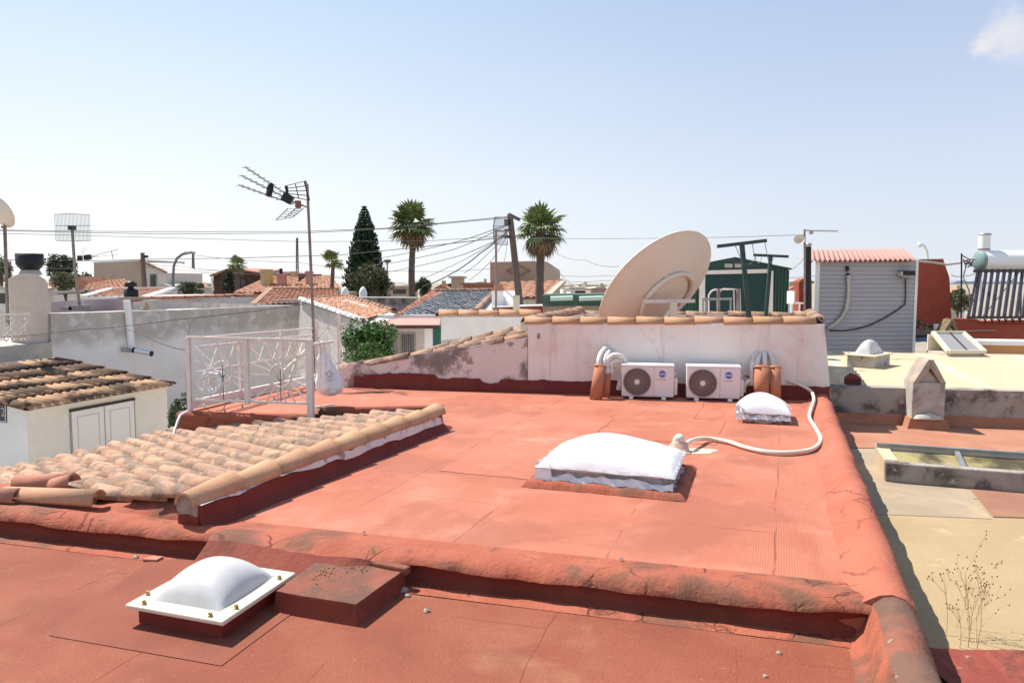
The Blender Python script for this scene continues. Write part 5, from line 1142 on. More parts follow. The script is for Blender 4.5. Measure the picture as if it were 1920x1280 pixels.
pchim('weathered pointed concrete chimney standing in front of the yellow roof step', cb + kb * .05, w_, .42, ph(718, cb.y), ph(674, cb.y), pmat('chim_conc', (.46, .42, .38), (.34, .29, .26), 4, .95, .8, 30, stains=[((.12, .10, .09), 4, .56, .7, .8), ((.66, .62, .56), 7, .6, .7, .7)]), pmat('chim_cap', (.42, .34, .28), (.30, .24, .2), 5, .95, .6, 30))
c2 = G(1782, 659, ZU); w2 = 24 * c2.y / F
pchim('mossy brown pointed chimney beside the tilted glass hatch', c2, w2 * 1.3, .5, at(1786, 627, c2.y).z - ZU, at(1786, 599, c2.y).z - ZU, M['concl'], pmat('chim_cap_moss', (.22, .17, .09), (.13, .1, .06), 6, .95, .6, 30), False)
# rooflights on the yellow roof
O1 = G(1582, 663, ZU + .24); U1 = G(1642, 667, ZU + .24) - O1; V1 = V3((-U1.y, U1.x, 0)).normalized() * .95
domed_light('domed_rooflight', 'yellowed square rooflight with a white dome in front of the grey shed', O1, U1, V1, ZU + .24, ZU - .01, .26, M['framey'], M['dome'], [(.1, .1), (.9, .1), (.9, .9), (.1, .9)], rim=.14, curb_mat=M['concl'])
ha = G(1778, 668, ZU); hb_ = G(1846, 668, ZU); hd_ = (hb_ - ha); hv = V3((-hd_.y, hd_.x, 0)).normalized()
hx = thing('roof_hatch', 'tilted cream framed glass hatch beside the mossy chimney on the yellow roof', 'roof hatch', (ha + hb_) / 2, 0)
ht0 = [ha + Z3 * .10, hb_ + Z3 * .10, hb_ + hv * .85 + Z3 * .46 + hd_ * .03, ha + hv * .85 + Z3 * .46 + hd_ * .17]
mb = MB()
for i in range(4): mb.bar(ht0[i], ht0[(i + 1) % 4], .085, .07)
mb.build('frame', M['frame'], hx)
mb = MB(); mb.prism(ht0, (0, 0, -.02)); mb.build('glass_pane', pmat('hatch_glass', (.30, .29, .28), None, rough=.15, spec=.6), hx)
mb = MB(); mb.bar(ht0[0].lerp(ht0[1], .55) + Z3 * .01, ht0[3].lerp(ht0[2], .55) + Z3 * .01, .02, .02); mb.build('glazing_bar', M['black'], hx)
mb = MB(); mb.prism([KZ(p, ZU - .01) for p in (ha, hb_, hb_ + hv * .85, ha + hv * .85)], Z3 * .07); mb.build('curb', M['concl'], hx)
mb = MB(); mb.prism([KZ(ha, ZU - .004), KZ(hb_, ZU - .004), hb_ + hv * .85 + Z3 * .40, ha + hv * .85 + Z3 * .40, ][::1] if False else [ha + hv * .80 + Z3 * 0, hb_ + hv * .80, hb_ + hv * .80 + Z3 * .42, ha + hv * .80 + Z3 * .42], hv * .04); mb.build('back_upstand', M['frame'], hx)
# low white wall with ochre face on the far right
lw0, lw1 = G(1852, 662, ZU - .01), G(1960, 665, ZU - .01)
lw_t = thing('parapet_wall', 'low wall with bright white top and ochre face behind the glass hatch', 'wall', lw0)
mb = MB(); tz = at(1852, 646, lw0.y).z; mb.hexa([lw0 - hd_ * .5, lw1, lw1 + hv * .5, lw0 - hd_ * .5 + hv * .5], [KZ(p, tz) for p in (lw0 - hd_ * .5, lw1, lw1 + hv * .5, lw0 - hd_ * .5 + hv * .5)]); mb.build('wall_face', M['amber'], lw_t)
mb = MB(); mb.hexa([KZ(p, tz + .003) for p in (lw0 - hd_ * .85 - hv * .03, lw1 - hv * .03, lw1 + hv * .6, lw0 - hd_ * .85 + hv * .6)], [KZ(p, tz + .10) for p in (lw0 - hd_ * .85 - hv * .03, lw1 - hv * .03, lw1 + hv * .6, lw0 - hd_ * .85 + hv * .6)]); mb.build('white_top', M['cleanw'], lw_t)
# small red vent cowl in the shade
v_ = G(1604, 722, ZU); tv_ = thing('roof_vent', 'small dark red gabled vent in the shade at the left of the yellow roof', 'vent', v_, 0)
mb = MB(); mb.prism([v_ + V3((-.09, 0, 0)), v_ + V3((.09, 0, 0)), v_ + V3((.09, 0, .10)), v_ + V3((0, 0, .17)), v_ + V3((-.09, 0, .10))], (0, .2, 0)); mb.build('cowl', M['reddark'], tv_)
mb = MB(); mb.bx(v_.x - .06, v_.x + .06, v_.y - .004, v_.y, v_.z + .02, v_.z + .09); mb.build('vent_mouth', M['acd'], tv_)
# bottom right corner kerb and dry weed
kb0, kb1 = G(1822, 1232, ZL), G(1990, 1236, ZL)
kc = thing('roof_kerb', 'flaking red low kerb in the bottom right corner of the photo', 'kerb', kb0)
kbd = (kb1 - kb0).normalized(); kbs = kb0 - kbd * ((kb0.dot(nA) - POUT + .03) / kbd.dot(nA))
def kf(u, v):
    P = kbs + (kb1 - kb0) * 1.9 * u; pr = [(.05, .0), (.0, .05), (-.06, .075), (-.2, .08), (-.9, .07), (-1.6, .06)][int(round(v * 5))]; q = P + V3((0, pr[0], pr[1])); d = fbm(q, 8) * .025; return q + V3((0, -d, d))
mb = MB(); mb.grid(kf, 60, 5); mb.build('kerb_coat', pmat('flaking_red', (.21, .045, .03), (.26, .065, .045), 6, .9, .9, 24, stains=[((.45, .34, .27), 14, .62, .7, .8), ((.09, .035, .025), 5, .5, .66, .7)]), kc)
wb = G(1812, 1205, ZL); wt_ = thing('dry_weed', 'dry straw coloured weed growing beside the right parapet', 'weed', wb)
rnd = random.Random(31); mb = MB(); mh = MB()
def stem(p, d, L_, r, lvl):
    pts = [p]; dd_ = V3(d)
    for i in range(5): dd_ = (dd_ + V3((rnd.uniform(-.12, .12), rnd.uniform(-.1, .1), rnd.uniform(-.05, .1)))).normalized(); pts.append(pts[-1] + dd_ * L_ / 5)
    mb.tube(pts, [r * (1 - .12 * i) for i in range(6)], 4, cap=False)
    if lvl < 2:
        for _ in range(rnd.randint(2, 4)):
            q_ = pts[rnd.randint(2, 5)]; stem(q_, (dd_ + V3((rnd.uniform(-.9, .9), rnd.uniform(-.6, .6), rnd.uniform(-.1, .7)))).normalized(), L_ * rnd.uniform(.35, .6), r * .6, lvl + 1)
    if lvl:
        for _ in range(1): mh.lathe(pts[-1] + V3((rnd.uniform(-.01, .01), rnd.uniform(-.01, .01), rnd.uniform(-.02, .01))), [(.0005, .006), (.005, .001), (.0005, -.006)], 5)
for _ in range(9): stem(wb + V3((rnd.uniform(-.08, .16), rnd.uniform(-.1, .25), 0)), V3((rnd.uniform(-.1, .75), rnd.uniform(-.35, .35), 1)).normalized(), rnd.uniform(.22, .38), .003, 0)
mb.build('stems', M['dry'], wt_); hd2 = mh.build('seed_heads', M['dryd'], wt_); hd2['kind'] = 'stuff'
# ------------------------------------------------------------------ grey sided shed with a pink corrugated roof
Yg = 18.0; g0_, g1_ = at(1530, 640, Yg), at(1713, 640, Yg + .25); zt_ = at(1530, 490, Yg).z
gsh = thing('sided_shed', 'grey horizontally boarded shed with a pink corrugated roof behind the yellow roof', 'shed', KZ(g0_.lerp(g1_, .5), 2.5))
gd_ = KZ(g1_ - g0_, 0).normalized(); gb_ = V3((.37, 1, 0)).normalized(); gw = KZ(g1_ - g0_, 0).length
mb = MB(); A_, B_ = KZ(g0_, 2.5), KZ(g1_, 2.5); mb.hexa([A_, B_, B_ + gb_ * 1.6, A_ + gb_ * 1.6], [KZ(p, z) for p, z in ((A_, zt_), (B_, zt_), (B_ + gb_ * 1.6, zt_ + .22), (A_ + gb_ * 1.6, zt_ + .22))])
gwl = mb.build('wall', M['siding'], gsh); mb = MB(); nb = 26; bh_ = (zt_ - 2.5) / nb
for i in range(nb):
    z = 2.5 + bh_ * i; a2, b2 = A_ - gb_ * .002, B_ - gb_ * .002
    mb.add([KZ(a2, z) - gb_ * .04, KZ(b2, z) - gb_ * .04, KZ(b2, z + bh_ * .97) - gb_ * .004, KZ(a2, z + bh_ * .97) - gb_ * .004, KZ(a2, z), KZ(b2, z)], [(0, 1, 2, 3), (4, 5, 1, 0)])
mb.build('cladding', M['siding'], gsh)
mb = MB(); R0_, R1_ = at(1517, 490, Yg - .18), at(1716, 487.5, Yg + .06); sl_ = gb_ * 1.9 + Z3 * .34; nw = 21
def corr(u, v): P = R0_.lerp(R1_, u) + sl_ * v; return P + Z3 * .032 * math.cos(2 * math.pi * u * nw)
mb.grid(corr, nw * 6, 2); mb.build('roof', M['pinkroof'], gsh, solid=.012)
mb = MB(); mb.bar(A_ + Z3 * 0 - gd_ * .02 - gb_ * .03, KZ(A_, zt_) - gd_ * .02 - gb_ * .03, .10, .05, up=gb_); mb.bar(B_ + gd_ * .0 - gb_ * .026, KZ(B_, zt_ + .0) - gb_ * .026, .06, .05, up=gb_); mb.build('corner_trim', M['cleanw'], gsh)
gn_ = V3((-gd_.y, gd_.x, 0))
def OGs(px, py, off=.05): return hit(px, py, A_ - gn_ * off, gn_)
fl = thing('floodlight', 'small dark floodlight at the top right of the grey shed wall', 'lamp', OGs(1701, 515))
mb = MB(); c = OGs(1701, 514, .14); mb.box(c, (.30, .2, .15)); mb.build('housing', M['black'], fl); mb = MB(); mb.box(c + V3((-.17, 0, .0)), (.05, .18, .12)); mb.build('lens', M['concl'], fl); mb = MB(); mb.bx(c.x - .15, c.x + .15, c.y - .104, c.y - .1, c.z - .075, c.z - .03); mb.build('label_strip', M['greyp'], fl)
wc = thing('wall_cable', 'black cable sagging across the grey shed wall below the floodlight', 'cable', OGs(1698, 525))
mb = MB(); mb.tube([OGs(x, y, .06) for x, y in ((1698, 523), (1698, 550), (1697, 570), (1680, 583), (1655, 598), (1630, 610), (1604, 617), (1580, 620), (1556, 619))], .018, 6); mb.build('cable_run', M['cable'], wc)
hz = thing('corrugated_hose', 'grey taped hose hanging down the grey shed wall and bending left', 'hose', OGs(1590, 500))
mb = MB(); mb.tube([OGs(x, y, .08) for x, y in ((1590, 516), (1591, 540), (1590, 560), (1586, 580), (1578, 595), (1566, 607), (1552, 615))], .045, 8); mb.build('hose_run', M['concl'], hz)
mb = MB(); mb.tube([OGs(1589, 499, .06), OGs(1589, 508, .06)], .04, 8); mb.tube([OGs(1590, 512, .07), OGs(1590, 517, .07)], .04, 8); mb.build('hose_bracket', M['black'], hz)
# ------------------------------------------------------------------ red chimney stack, low red wall, solar heater
Yr = 20.2; rs = thing('red_stack', 'broad oxide red masonry stack right of the grey shed, tapering at the top', 'chimney', at(1748, 612, Yr))
pl = [(1708, 640), (1787, 640), (1783, 560), (1781, 520), (1770, 488), (1722, 488), (1714, 500)]
mb = MB(); mb.prism([at(x, y, Yr) for x, y in pl], (0.2, 1.1, 0)); mb.build('shaft', M['stack'], rs, bevel=.03)
mb = MB(); mb.prism([at(1722, 488.5, Yr - .03), at(1770, 488.5, Yr - .03), at(1769, 485, Yr - .03), at(1724, 486, Yr - .03)], (.2, 1.1, 0)); mb.build('cap', M['redbrown'], rs)
mb = MB(); mb.prism([at(1713, 505, Yr - .3), at(1723, 490, Yr - .3), at(1718, 487, Yr - .3), at(1712, 488, Yr - .3)], (0, .2, 0)); mb.build('flashing', M['cleanw'], rs)
Yw = 18.9; rw = thing('parapet_wall', 'low red wall with wavy tile edge under the solar tubes', 'wall', at(1850, 632, Yw))
mb = MB(); mb.prism([at(1783, 640, Yw), at(1960, 640, Yw), at(1960, 601, Yw), at(1838, 602, Yw), at(1832, 598, Yw), at(1783, 597, Yw)], (.1, .4, 0)); mb.build('wall_face', M['stack'], rw)
mb = MB()
for i in range(8): a_ = at(1842 + i * 13, 602, Yw - .02); mb.lathe(a_, [(.09, 0), (.08, .06)], 10, Matrix.Rotation(R(-90), 3, 'X'))
mb.build('scallop_edge', M['stack'], rw)
mb = MB(); mb.bar(at(1800, 620, Yw - .06), at(1866, 619, Yw - .06), .02); mb.build('rod', M['steel'], rw)
mb = MB(); mb.prism([at(1768, 645, 17.9), at(1776, 608, 17.9), at(1783, 597, 17.9), at(1790, 597, 17.9), at(1780, 645, 17.9)], (.1, .3, 0)); mb.build('side_return', M['redroof2'], rw)
sw = thing('solar_water_heater', 'white solar water tank above a rack of dark vacuum tubes at the right edge', 'solar heater', at(1880, 600, 18.6))
T0, T1 = at(1838, 489, 20.2), at(2010, 488, 20.0); mb = MB(); r_ = 19 * 20.2 / F; td = (T1 - T0).normalized(); Tm = Matrix((V3((0, 1, 0)), Z3.cross(td) * 0 + td.cross(V3((0, 1, 0))), td)).transposed()
mb.lathe(T0, [(r_, 0), (r_, (T1 - T0).length)], 36, Tm); mb.build('tank', M['plast'], sw)
mb = MB(); mb.lathe(T0 - td * .06, [(.0, 0), (r_ * .92, 0), (r_ * .98, .03), (r_ * 1.02, .09)], 32, Tm); mb.build('end_cap', pmat('tank_cap_green', (.17, .26, .25), None, rough=.5), sw)
mb = MB(); c = at(1845, 470, 20.2); rr_ = 10 * 20.2 / F; hh = 30 * 20.2 / F; mb.lathe(c, [(rr_, -.05), (rr_, hh)], 24); mb.lathe(c, [(0, hh), (rr_, hh)], 24); fdr = mb.build('feeder_pot', M['plast'], sw)
mb = MB(); mb.lathe(c, [(rr_ * 1.06, hh - .02), (rr_ * 1.06, hh + .02), (.001, hh + .04)], 20); mb.build('pot_lid', M['steel'], fdr); mb = MB(); mb.lathe(c, [(rr_ * 1.02, .0), (rr_ * 1.02, .06)], 20); mb.build('pot_band', M['steel'], fdr)
Yb0, Yb1 = 19.85, 18.7
for i in range(14):
    x = 1838 + i * 11.4; mb = MB(); mb.tube([at(x, 506, Yb0), at(x - 13 + .15 * i, 594, Yb1)], .043, 8); mb.build('vacuum_tube', M['tubes'], sw)
mb = MB(); mb.bar(at(1826, 508, Yb0 - .05), at(1990, 507, Yb0 - .05), .06, .08); mb.bar(at(1815, 595, Yb1), at(1990, 594, Yb1), .09, .06); mb.bar(at(1833, 508, Yb0 - .04), at(1816, 596, Yb1 - .04), .05, .05); mb.build('tube_rack', M['tubes'], sw)
mb = MB(); mb.bar(at(1840, 508, 20.3), at(1838, 604, 19.2), .045); mb.bar(at(1915, 508, 20.3), at(1913, 604, 19.2), .045); mb.bar(at(1836, 600, 20.6), at(1915, 505, 20.5), .03); mb.build('support_frame', M['steel'], sw)
mb = MB(); mb.tube([at(x, y, 20.0) for x, y in ((1715, 489), (1745, 492), (1775, 496), (1800, 493), (1815, 486), (1830, 486))], .028, 8); mb.tube([at(x, y, 19.9) for x, y in ((1812, 496), (1806, 520), (1817, 545), (1818, 575), (1812, 600))], .02, 6); mb.build('water_pipe', M['concl'], sw)
pn = thing('metal_pole', 'thin dark pole with cable clutter between the red stack and the solar heater', 'pole', at(1802, 600, 19.6)); mb = MB(); mb.tube([at(1803, 475, 19.6), at(1802, 600, 19.6)], .022, 6); mb.build('pole_tube', M['black'], pn)
rnd = random.Random(2); mb = MB()
for k in range(5): x, y = 1812 + rnd.uniform(-6, 6), 488 + rnd.uniform(-8, 8); mb.tube([at(x + rnd.uniform(-9, 9), y + rnd.uniform(-9, 9), 19.5) for _ in range(5)], .012, 5)
mb.build('cable_clutter', M['cable'], pn)
# rooftop clutter in the shade
cl = thing('flower_trough', 'row of dry potted plants below the red stack', 'planter', at(1740, 622, 18.6)); mb = MB(); mb.bar(at(1714, 622, 18.6), at(1768, 622, 18.6), .22, .16); mb.build('trough', M['rust'], cl)
mb = MB(); clumpy(mb, at(1726, 609, 18.6), (.16, .14, .16), 10, 24, .035, 5); clumpy(mb, at(1752, 612, 18.6), (.16, .14, .1), 8, 18, .035, 6); mb.build('dry_plant', M['leafd'], cl); mb = MB(); mb.lathe(at(1757, 622, 18.4), [(.0, 0), (.08, 0), (.09, .2), (.07, .2)], 12); mb.build('white_pot', M['plast'], cl)
bs_ = thing('plastic_sheet', 'grey blue sheet lying folded at the foot of the red stack', 'sheet', at(1742, 640, 18.2)); mb = MB(); mb.grid(lambda u, v: at(1714 + 58 * u, 640 - 12 * v, 18.2 + .5 * v) + Z3 * (.07 * fbm(V3((u * 3, v * 3, 1)), 1)), 12, 6); mb.build('sheet_fold', pmat('tarp', (.16, .19, .24), (.22, .25, .3), 3, .6), bs_)
mb = MB(); cp = thing('white_chair', 'white plastic garden chair between the green shed and the grey shed', 'chair', at(1490, 590, 15.8)); Yk = 15.8
mb.box(at(1491, 568, Yk), (.22, .38, .03)); mb.build('seat', M['plast'], cp)
for x in (1484, 1499):
    mb = MB(); mb.bar(at(x, 568, Yk - .15), at(x - 1, 598, Yk - .18), .03); mb.build('leg', M['plast'], cp)
mb = MB(); mb.box(at(1483, 557, Yk), (.03, .38, .26)); mb.build('backrest', M['plast'], cp)
# antenna mast and flue left of the grey shed
am = thing('antenna_mast', 'thin mast with a small round dish and a yagi pointing right, beside a black flue', 'antenna', at(1509, 590, 16.5)); Ya = 16.5
mb = MB(); mb.tube([at(1509, 610, Ya), at(1508.5, 430, Ya)], .024, 6); mb.build('mast', M['rust'], am)
mb = MB(); nn_ = V3((-.25, -.8, .3)).normalized(); ax = V3((1, 0, 0)); ax = (ax - nn_ * ax.dot(nn_)).normalized(); Mq = Matrix((ax, nn_.cross(ax), nn_)).transposed()
mb.lathe(at(1499, 449, Ya), [(.001, -.05), (.07, -.035), (.115, 0), (.12, .012), (.105, .0), (.06, -.025), (.001, -.04)], 24, Mq); mb.build('dish', M['dishl'], am)
mb = MB(); mb.tube([at(1502, 449, Ya - .05), at(1499, 449, Ya - .2)], .02, 6); mb.build('dish_arm', M['concl'], am)
mb = MB(); mb.tube([at(1508, 432, Ya), at(1571, 433.5, Ya)], .014, 5)
for i in range(13): c = at(1512 + i * 4.6, 432.2 + .1 * i, Ya); mb.tube([c - V3((.02, .1, .03)), c + V3((.02, .1, .03))], .007, 4)
mb.box(at(1521, 436, Ya), (.07, .07, .07)); mb.build('yagi', M['steel'], am)
fu = thing('flue_pipe', 'black metal flue pipe with a cowl beside the thin antenna mast', 'flue', at(1515, 600, 16.9)); mb = MB(); mb.tube([at(1515, 620, 16.9), at(1515.5, 462, 16.9)], .066, 12); mb.build('flue_tube', M['black'], fu); mb = MB(); mb.lathe(at(1516, 461, 16.9), [(.05, 0), (.07, .02), (.075, .03), (.05, .06), (.001, .07)], 12); mb.build('cowl', M['steel'], fu)
sm = thing('small_chimney', 'small dark red chimney with a rounded top left of the grey shed', 'chimney', at(1510, 590, 19)); mb = MB(); mb.prism([at(x, y, 19) for x, y in ((1498, 600), (1522, 600), (1522, 524), (1514, 521), (1506, 522), (1498, 528))], (0, .4, 0)); mb.build('shaft', M['stack'], sm)
mb = MB(); mb.bx(at(1496, 600, 18.98).x, at(1524, 600, 18.98).x, 18.96, 19.44, at(1500, 531, 19).z, at(1500, 527, 19).z); mb.build('band', M['redbrown'], sm)
# ================================================================== far roofs, trees, poles and wires
def fhouse(label, base, cat='house', name='house'): return thing(name, label, cat, base)
def wallp2(par, nm, pts, dep, mat): mb = MB(); mb.prism(apx(pts), dep); return mb.build(nm, mat, par)
def wroof(par, A, B, C, D, mat, pitch=.24, course=.38, amp=.045, seed=1, nm='tiled_roof', sub=4):
    mb = MB(); wave_roof(mb, at(*A), at(*B), at(*C), at(*D), pitch, course, amp, sub, .012, seed); 
    a_, b_, c_, d_ = at(*A), at(*B), at(*C), at(*D); lo = Z3 * .06; mb.quad(a_ - lo, b_ - lo, c_ - lo, d_ - lo); return mb.build(nm, mat, par)
# white low house with a pantile patch
h = fhouse('white low house with white edged orange roof behind the grey wall on the left', at(200, 580, 33))
wallp2(h, 'wall', [(155, 640, 32), (236, 640, 32), (236, 556, 32), (155, 556, 32)], (2, 6, 0), M['white'])
wroof(h, (158, 556, 32), (272, 557, 33.5), (322, 541, 40), (206, 543, 38), M['tilefar'], .3, .45)
mb = MB(); mb.bar(at(157, 556, 31.9), at(206, 542.5, 38), .3, .12); mb.bar(at(206, 542, 38), at(324, 540.5, 40), .3, .15); mb.bar(at(273, 557, 33.4), at(324, 540.5, 40), .3, .12); mb.build('white_verge', M['cleanw'], h)
h = fhouse('mauve flat roofed house at the far left behind the grid antenna mast', at(130, 570, 30))
wallp2(h, 'wall', [(96, 640, 28), (165, 640, 28), (158, 562, 28), (96, 566, 28)], (1, 12, .0), M['mauve']); wallp2(h, 'roof_edge', [(97, 551, 38), (158, 547, 38), (158, 543, 38), (97, 546, 38)], (0, 1, 0), M['concl']); wallp2(h, 'green_strip', [(97, 553, 38.1), (162, 549, 38.1), (162, 543.5, 38.0), (140, 545, 38.0)], (0, .1, 0), M['greenl'])
# cream wall with tile coping
h = fhouse('low cream wall topped by a row of clay tiles beyond the grey wall', at(360, 580, 30), 'wall', 'garden_wall')
wallp2(h, 'wall_face', [(250, 620, 30), (472, 620, 34), (472, 557, 34), (300, 560, 31), (250, 566, 30)], (0, .3, 0), M['pinkw']); random.seed(3)
mb = MB(); ridge_caps(mb, at(262, 562, 30.2), at(474, 555.5, 34.2), .45, .12); ridge_caps(mb, at(245, 566, 30.8), at(474, 553, 35), .45, .12); mb.build('tile_coping', M['tilebrown'], h)
# black cowl and little tile cap just behind the grey wall
t = thing('chimney_cowl', 'black chimney cowl just behind the white drain pipe', 'chimney cowl', at(246, 560, 29)); mb = MB(); mb.lathe(at(246, 557, 29), [(.27, 0), (.26, .28), (.12, .33), (.10, .38), (.21, .42), (.23, .52), (.12, .62), (.001, .64)], 16); mb.build('cowl_body', M['black'], t); mb = MB(); mb.box(at(246, 558.5, 29), (.7, .7, .1)); mb.build('cowl_slab', M['mortar'], t)
t = thing('tent_chimney', 'small tent shaped concrete chimney right of the drain pipe', 'chimney', at(272, 580, 26)); mb = MB(); mb.prism(apx([(258, 584, 25.6), (295, 584, 25.6), (286, 562, 25.6), (267, 562, 25.6)]), (.1, .5, 0)); mb.build('body', M['concl'], t); mb = MB(); mb.prism(apx([(268, 581, 25.57), (279, 581, 25.57), (274, 567, 25.57)]), (0, .02, 0)); mb.build('opening', M['mortar'], t)
# dark tile roof in the middle
h = fhouse('house with a dark mottled tile roof behind the tall television aerial', at(570, 600, 34))
wroof(h, (474, 573, 30), (640, 566, 33), (632, 543, 39), (508, 543, 37), M['tilebrown'], .26, .4, .05, 5)
wallp2(h, 'wall', [(510, 600, 31.5), (590, 600, 31.5), (590, 559.5, 31.5), (510, 562, 31.5)], (0, .6, 0), M['greyw']); wallp2(h, 'gable_wall', [(628, 600, 37), (646, 600, 37), (646, 543, 37), (630, 545, 37)], (0, .4, 0), M['concl'])
mb = MB(); mb.bar(at(474, 572, 30), at(508, 542, 37), .25, .14); mb.bar(at(508, 542, 37), at(634, 542, 39), .25, .14); mb.build('ridge', M['tile'], h)
for i, (x, lab) in enumerate(((647, 'left white bulb shaped chimney pot on the roofs below the small palm'), (682, 'right white bulb shaped chimney pot at the foot of the conifer'))):
    t = thing('chimney_pot', lab, 'chimney pot', at(x, 557, 36), 0, 'white chimney pots'); mb = MB(); mb.lathe(at(x - i, 558, 36), [(.19, 0), (.2, .25), (.15, .4), (.08, .5), (.001, .55)], 16); mb.build('pot', M['cleanw'], t); mb = MB(); mb.box(at(x - i, 559, 36), (.5, .5, .12)); mb.build('pot_base', M['concl'], t)
# orange hipped roofs with chimneys
h = fhouse('house with bright orange hipped roof and square chimneys left of the aerial mast', at(510, 560, 46))
wallp2(h, 'wall', [(440, 600, 44), (640, 600, 44), (640, 548, 44), (440, 549, 44)], (0, 8, 0), M['tan'])
wroof(h, (436, 549, 43.5), (560, 549, 43.5), (560, 519, 50), (508, 517, 50), M['tilefar'], .3, .45, .06, 7); wroof(h, (536, 547, 43.3), (642, 546, 43.3), (620, 516, 50), (572, 521, 50), M['tilefar'], .3, .45, .06, 8)
for x0, x1, y0, y1, mk, pk in ((489, 497, 505, 546, 'tan', 0), (520, 533, 513, 545, 'pinkroof', 1), (544.5, 553, 508.5, 520, 'tan', 0), (574, 582, 508, 545, 'pinkroof', 0)):
    mb = MB(); Yh = 46; a_, b_ = at(x0, y1, Yh), at(x1, y0, Yh); mb.bx(a_.x, b_.x, Yh, Yh + .5, a_.z, b_.z); mb.bx(a_.x - .06, b_.x + .06, Yh - .06, Yh + .56, b_.z - .14, b_.z - .04); c = mb.build('chimney', M[mk], h)
    if x0 == 489: mb = MB(); a2, b2 = at(497, 546, 45.9), at(505.5, 505, 45.9); mb.bx(a2.x, b2.x, 45.9, 46.6, a2.z, b2.z); mb.build('ochre_side', M['ocre'], c)
    if pk: mb = MB(); mb.lathe(at(527, 513, 46.2), [(.1, 0), (.1, .25), (.16, .27), (.001, .34)], 10); mb.build('pot', M['black'], c)
# brown barn-like house
h = fhouse('dark brown house with a shallow gable far left of the orange roofs', at(460, 560, 62))
wallp2(h, 'wall', [(400, 556, 60), (492, 556, 60), (492, 513, 60), (428, 507, 60), (400, 518, 60)], (3, 7, 0), M['brownw'])
mb = MB(); mb.hexa(apx([(393, 518.5, 59.4), (430, 505, 59.4), (446, 505, 68), (412, 517, 68)]), [p + Z3 * .14 for p in apx([(393, 518.5, 59.4), (430, 505, 59.4), (446, 505, 68), (412, 517, 68)])]); mb.hexa(apx([(430, 505, 59.4), (496, 515, 59.4), (530, 508, 68), (446, 505, 68)]), [p + Z3 * .14 for p in apx([(430, 505, 59.4), (496, 515, 59.4), (530, 508, 68), (446, 505, 68)])]); mb.build('roof', M['tilebrown'], h)
wallp2(h, 'side_wing', [(455, 515, 64), (520, 515, 64), (505, 507, 64), (460, 506, 64)], (0, 1, 0), M['tand']); mb = MB(); mb.bar(at(397, 519, 59.6), at(400, 545, 59.6), .12); mb.build('corner_post', M['cleanw'], h)
for x in (436, 452): 
    mb = MB(); mb.bx(at(x, 540, 59.95).x, at(x + 9, 540, 59.95).x, 59.93, 59.99, at(x, 540, 60).z, at(x, 524, 60).z); mb.build('window', M['glass'], h)
# tan blank house on the left
h = fhouse('tall tan house with a blank wall and a small gabled wing, far left', at(240, 560, 62))
wallp2(h, 'wall', [(176, 575, 60), (264, 575, 62), (264, 489, 62), (176, 493, 60)], (1, 6, 0), M['tan']); wallp2(h, 'white_parapet', [(175, 493.3, 59.95), (265, 489.2, 61.95), (265, 486.8, 61.95), (175, 491, 59.95)], (1, 6, 0), M['white'])
wallp2(h, 'gable_wing', [(264, 575, 62.2), (310.5, 575, 62.2), (310.5, 511.5, 62.2), (275, 493.5, 62.2), (264, 489.5, 62.2)], (1, 5, 0), M['cream']); dd_ = wallp2(h, 'door', [(282, 537, 62.1), (292, 537, 62.1), (292, 515, 62.1), (282, 515, 62.1)], (0, .15, 0), M['glass']); mb = MB(); mb.prism(apx([(280, 537, 62.14), (282, 537, 62.14), (282, 515, 62.14), (292, 515, 62.14), (292, 537, 62.14), (294, 537, 62.14), (294, 513, 62.14), (280, 513, 62.14)]), (0, .05, 0)); mb.build('door_frame', M['concl'], dd_)
mb = MB(); mb.bar(at(264, 488, 62), at(312, 510.5, 62), .35, .15); mb.build('roof_edge', M['tile'], h)
h = fhouse('low orange roofed house in front of the tall tan one', at(200, 560, 50)); wroof(h, (150, 549, 46), (268, 547, 47), (236, 524, 56), (168, 527, 55), M['tilefar'], .35, .5, .06, 9); wallp2(h, 'wall', [(150, 600, 46.5), (268, 600, 47.5), (268, 548, 47.5), (150, 550, 46.5)], (0, 6, 0), M['white']); wallp2(h, 'gable_wall', [(140, 545, 52), (172, 545, 52), (152, 518, 52), (143, 522, 52)], (0, 3, 0), M['tilebrown'])
# house with white verge, nearer centre
h = fhouse('house with an orange tiled roof and a scalloped white verge above the citrus tree', at(640, 640, 23))
wroof(h, (682, 601, 21), (736, 585, 26), (650, 556, 31), (563, 561, 25), M['tilefar'], .22, .33, .05, 11)
wallp2(h, 'gable_wall', [(556, 700, 24.8), (684, 700, 20.9), (682, 606, 20.95), (563, 565, 24.9)], (.9, 3, 0), M['greyw'])
wallp2(h, 'front_wall', [(684, 700, 20.98), (738, 700, 26), (736, 591, 26), (683, 607, 20.98)], (-.4, .2, 0), M['white'])
random.seed(6); mb = MB(); ridge_caps(mb, at(563, 562, 24.9), at(683, 603, 20.9), .36, .11, flip=True); mb.build('white_verge', M['cleanw'], h)
mb = MB(); ridge_caps(mb, at(650, 555.5, 31), at(737, 584, 26), .4, .13, flip=True); mb.bar(at(563, 560, 25), at(650, 554.5, 31), .2, .1); mb.build('ridge', M['tile'], h)
h = fhouse('plain grey wall with a pale top below the conifer', at(715, 600, 34), 'wall', 'garden_wall'); wallp2(h, 'wall_face', [(655, 620, 33), (778, 620, 33), (778, 559.5, 33), (655, 558.5, 33)], (0, .3, 0), M['conc']); wallp2(h, 'wall_top', [(654, 558.4, 32.9), (779, 559.4, 32.9), (779, 557.3, 32.9), (654, 556.3, 32.9)], (0, .5, 0), M['white'])
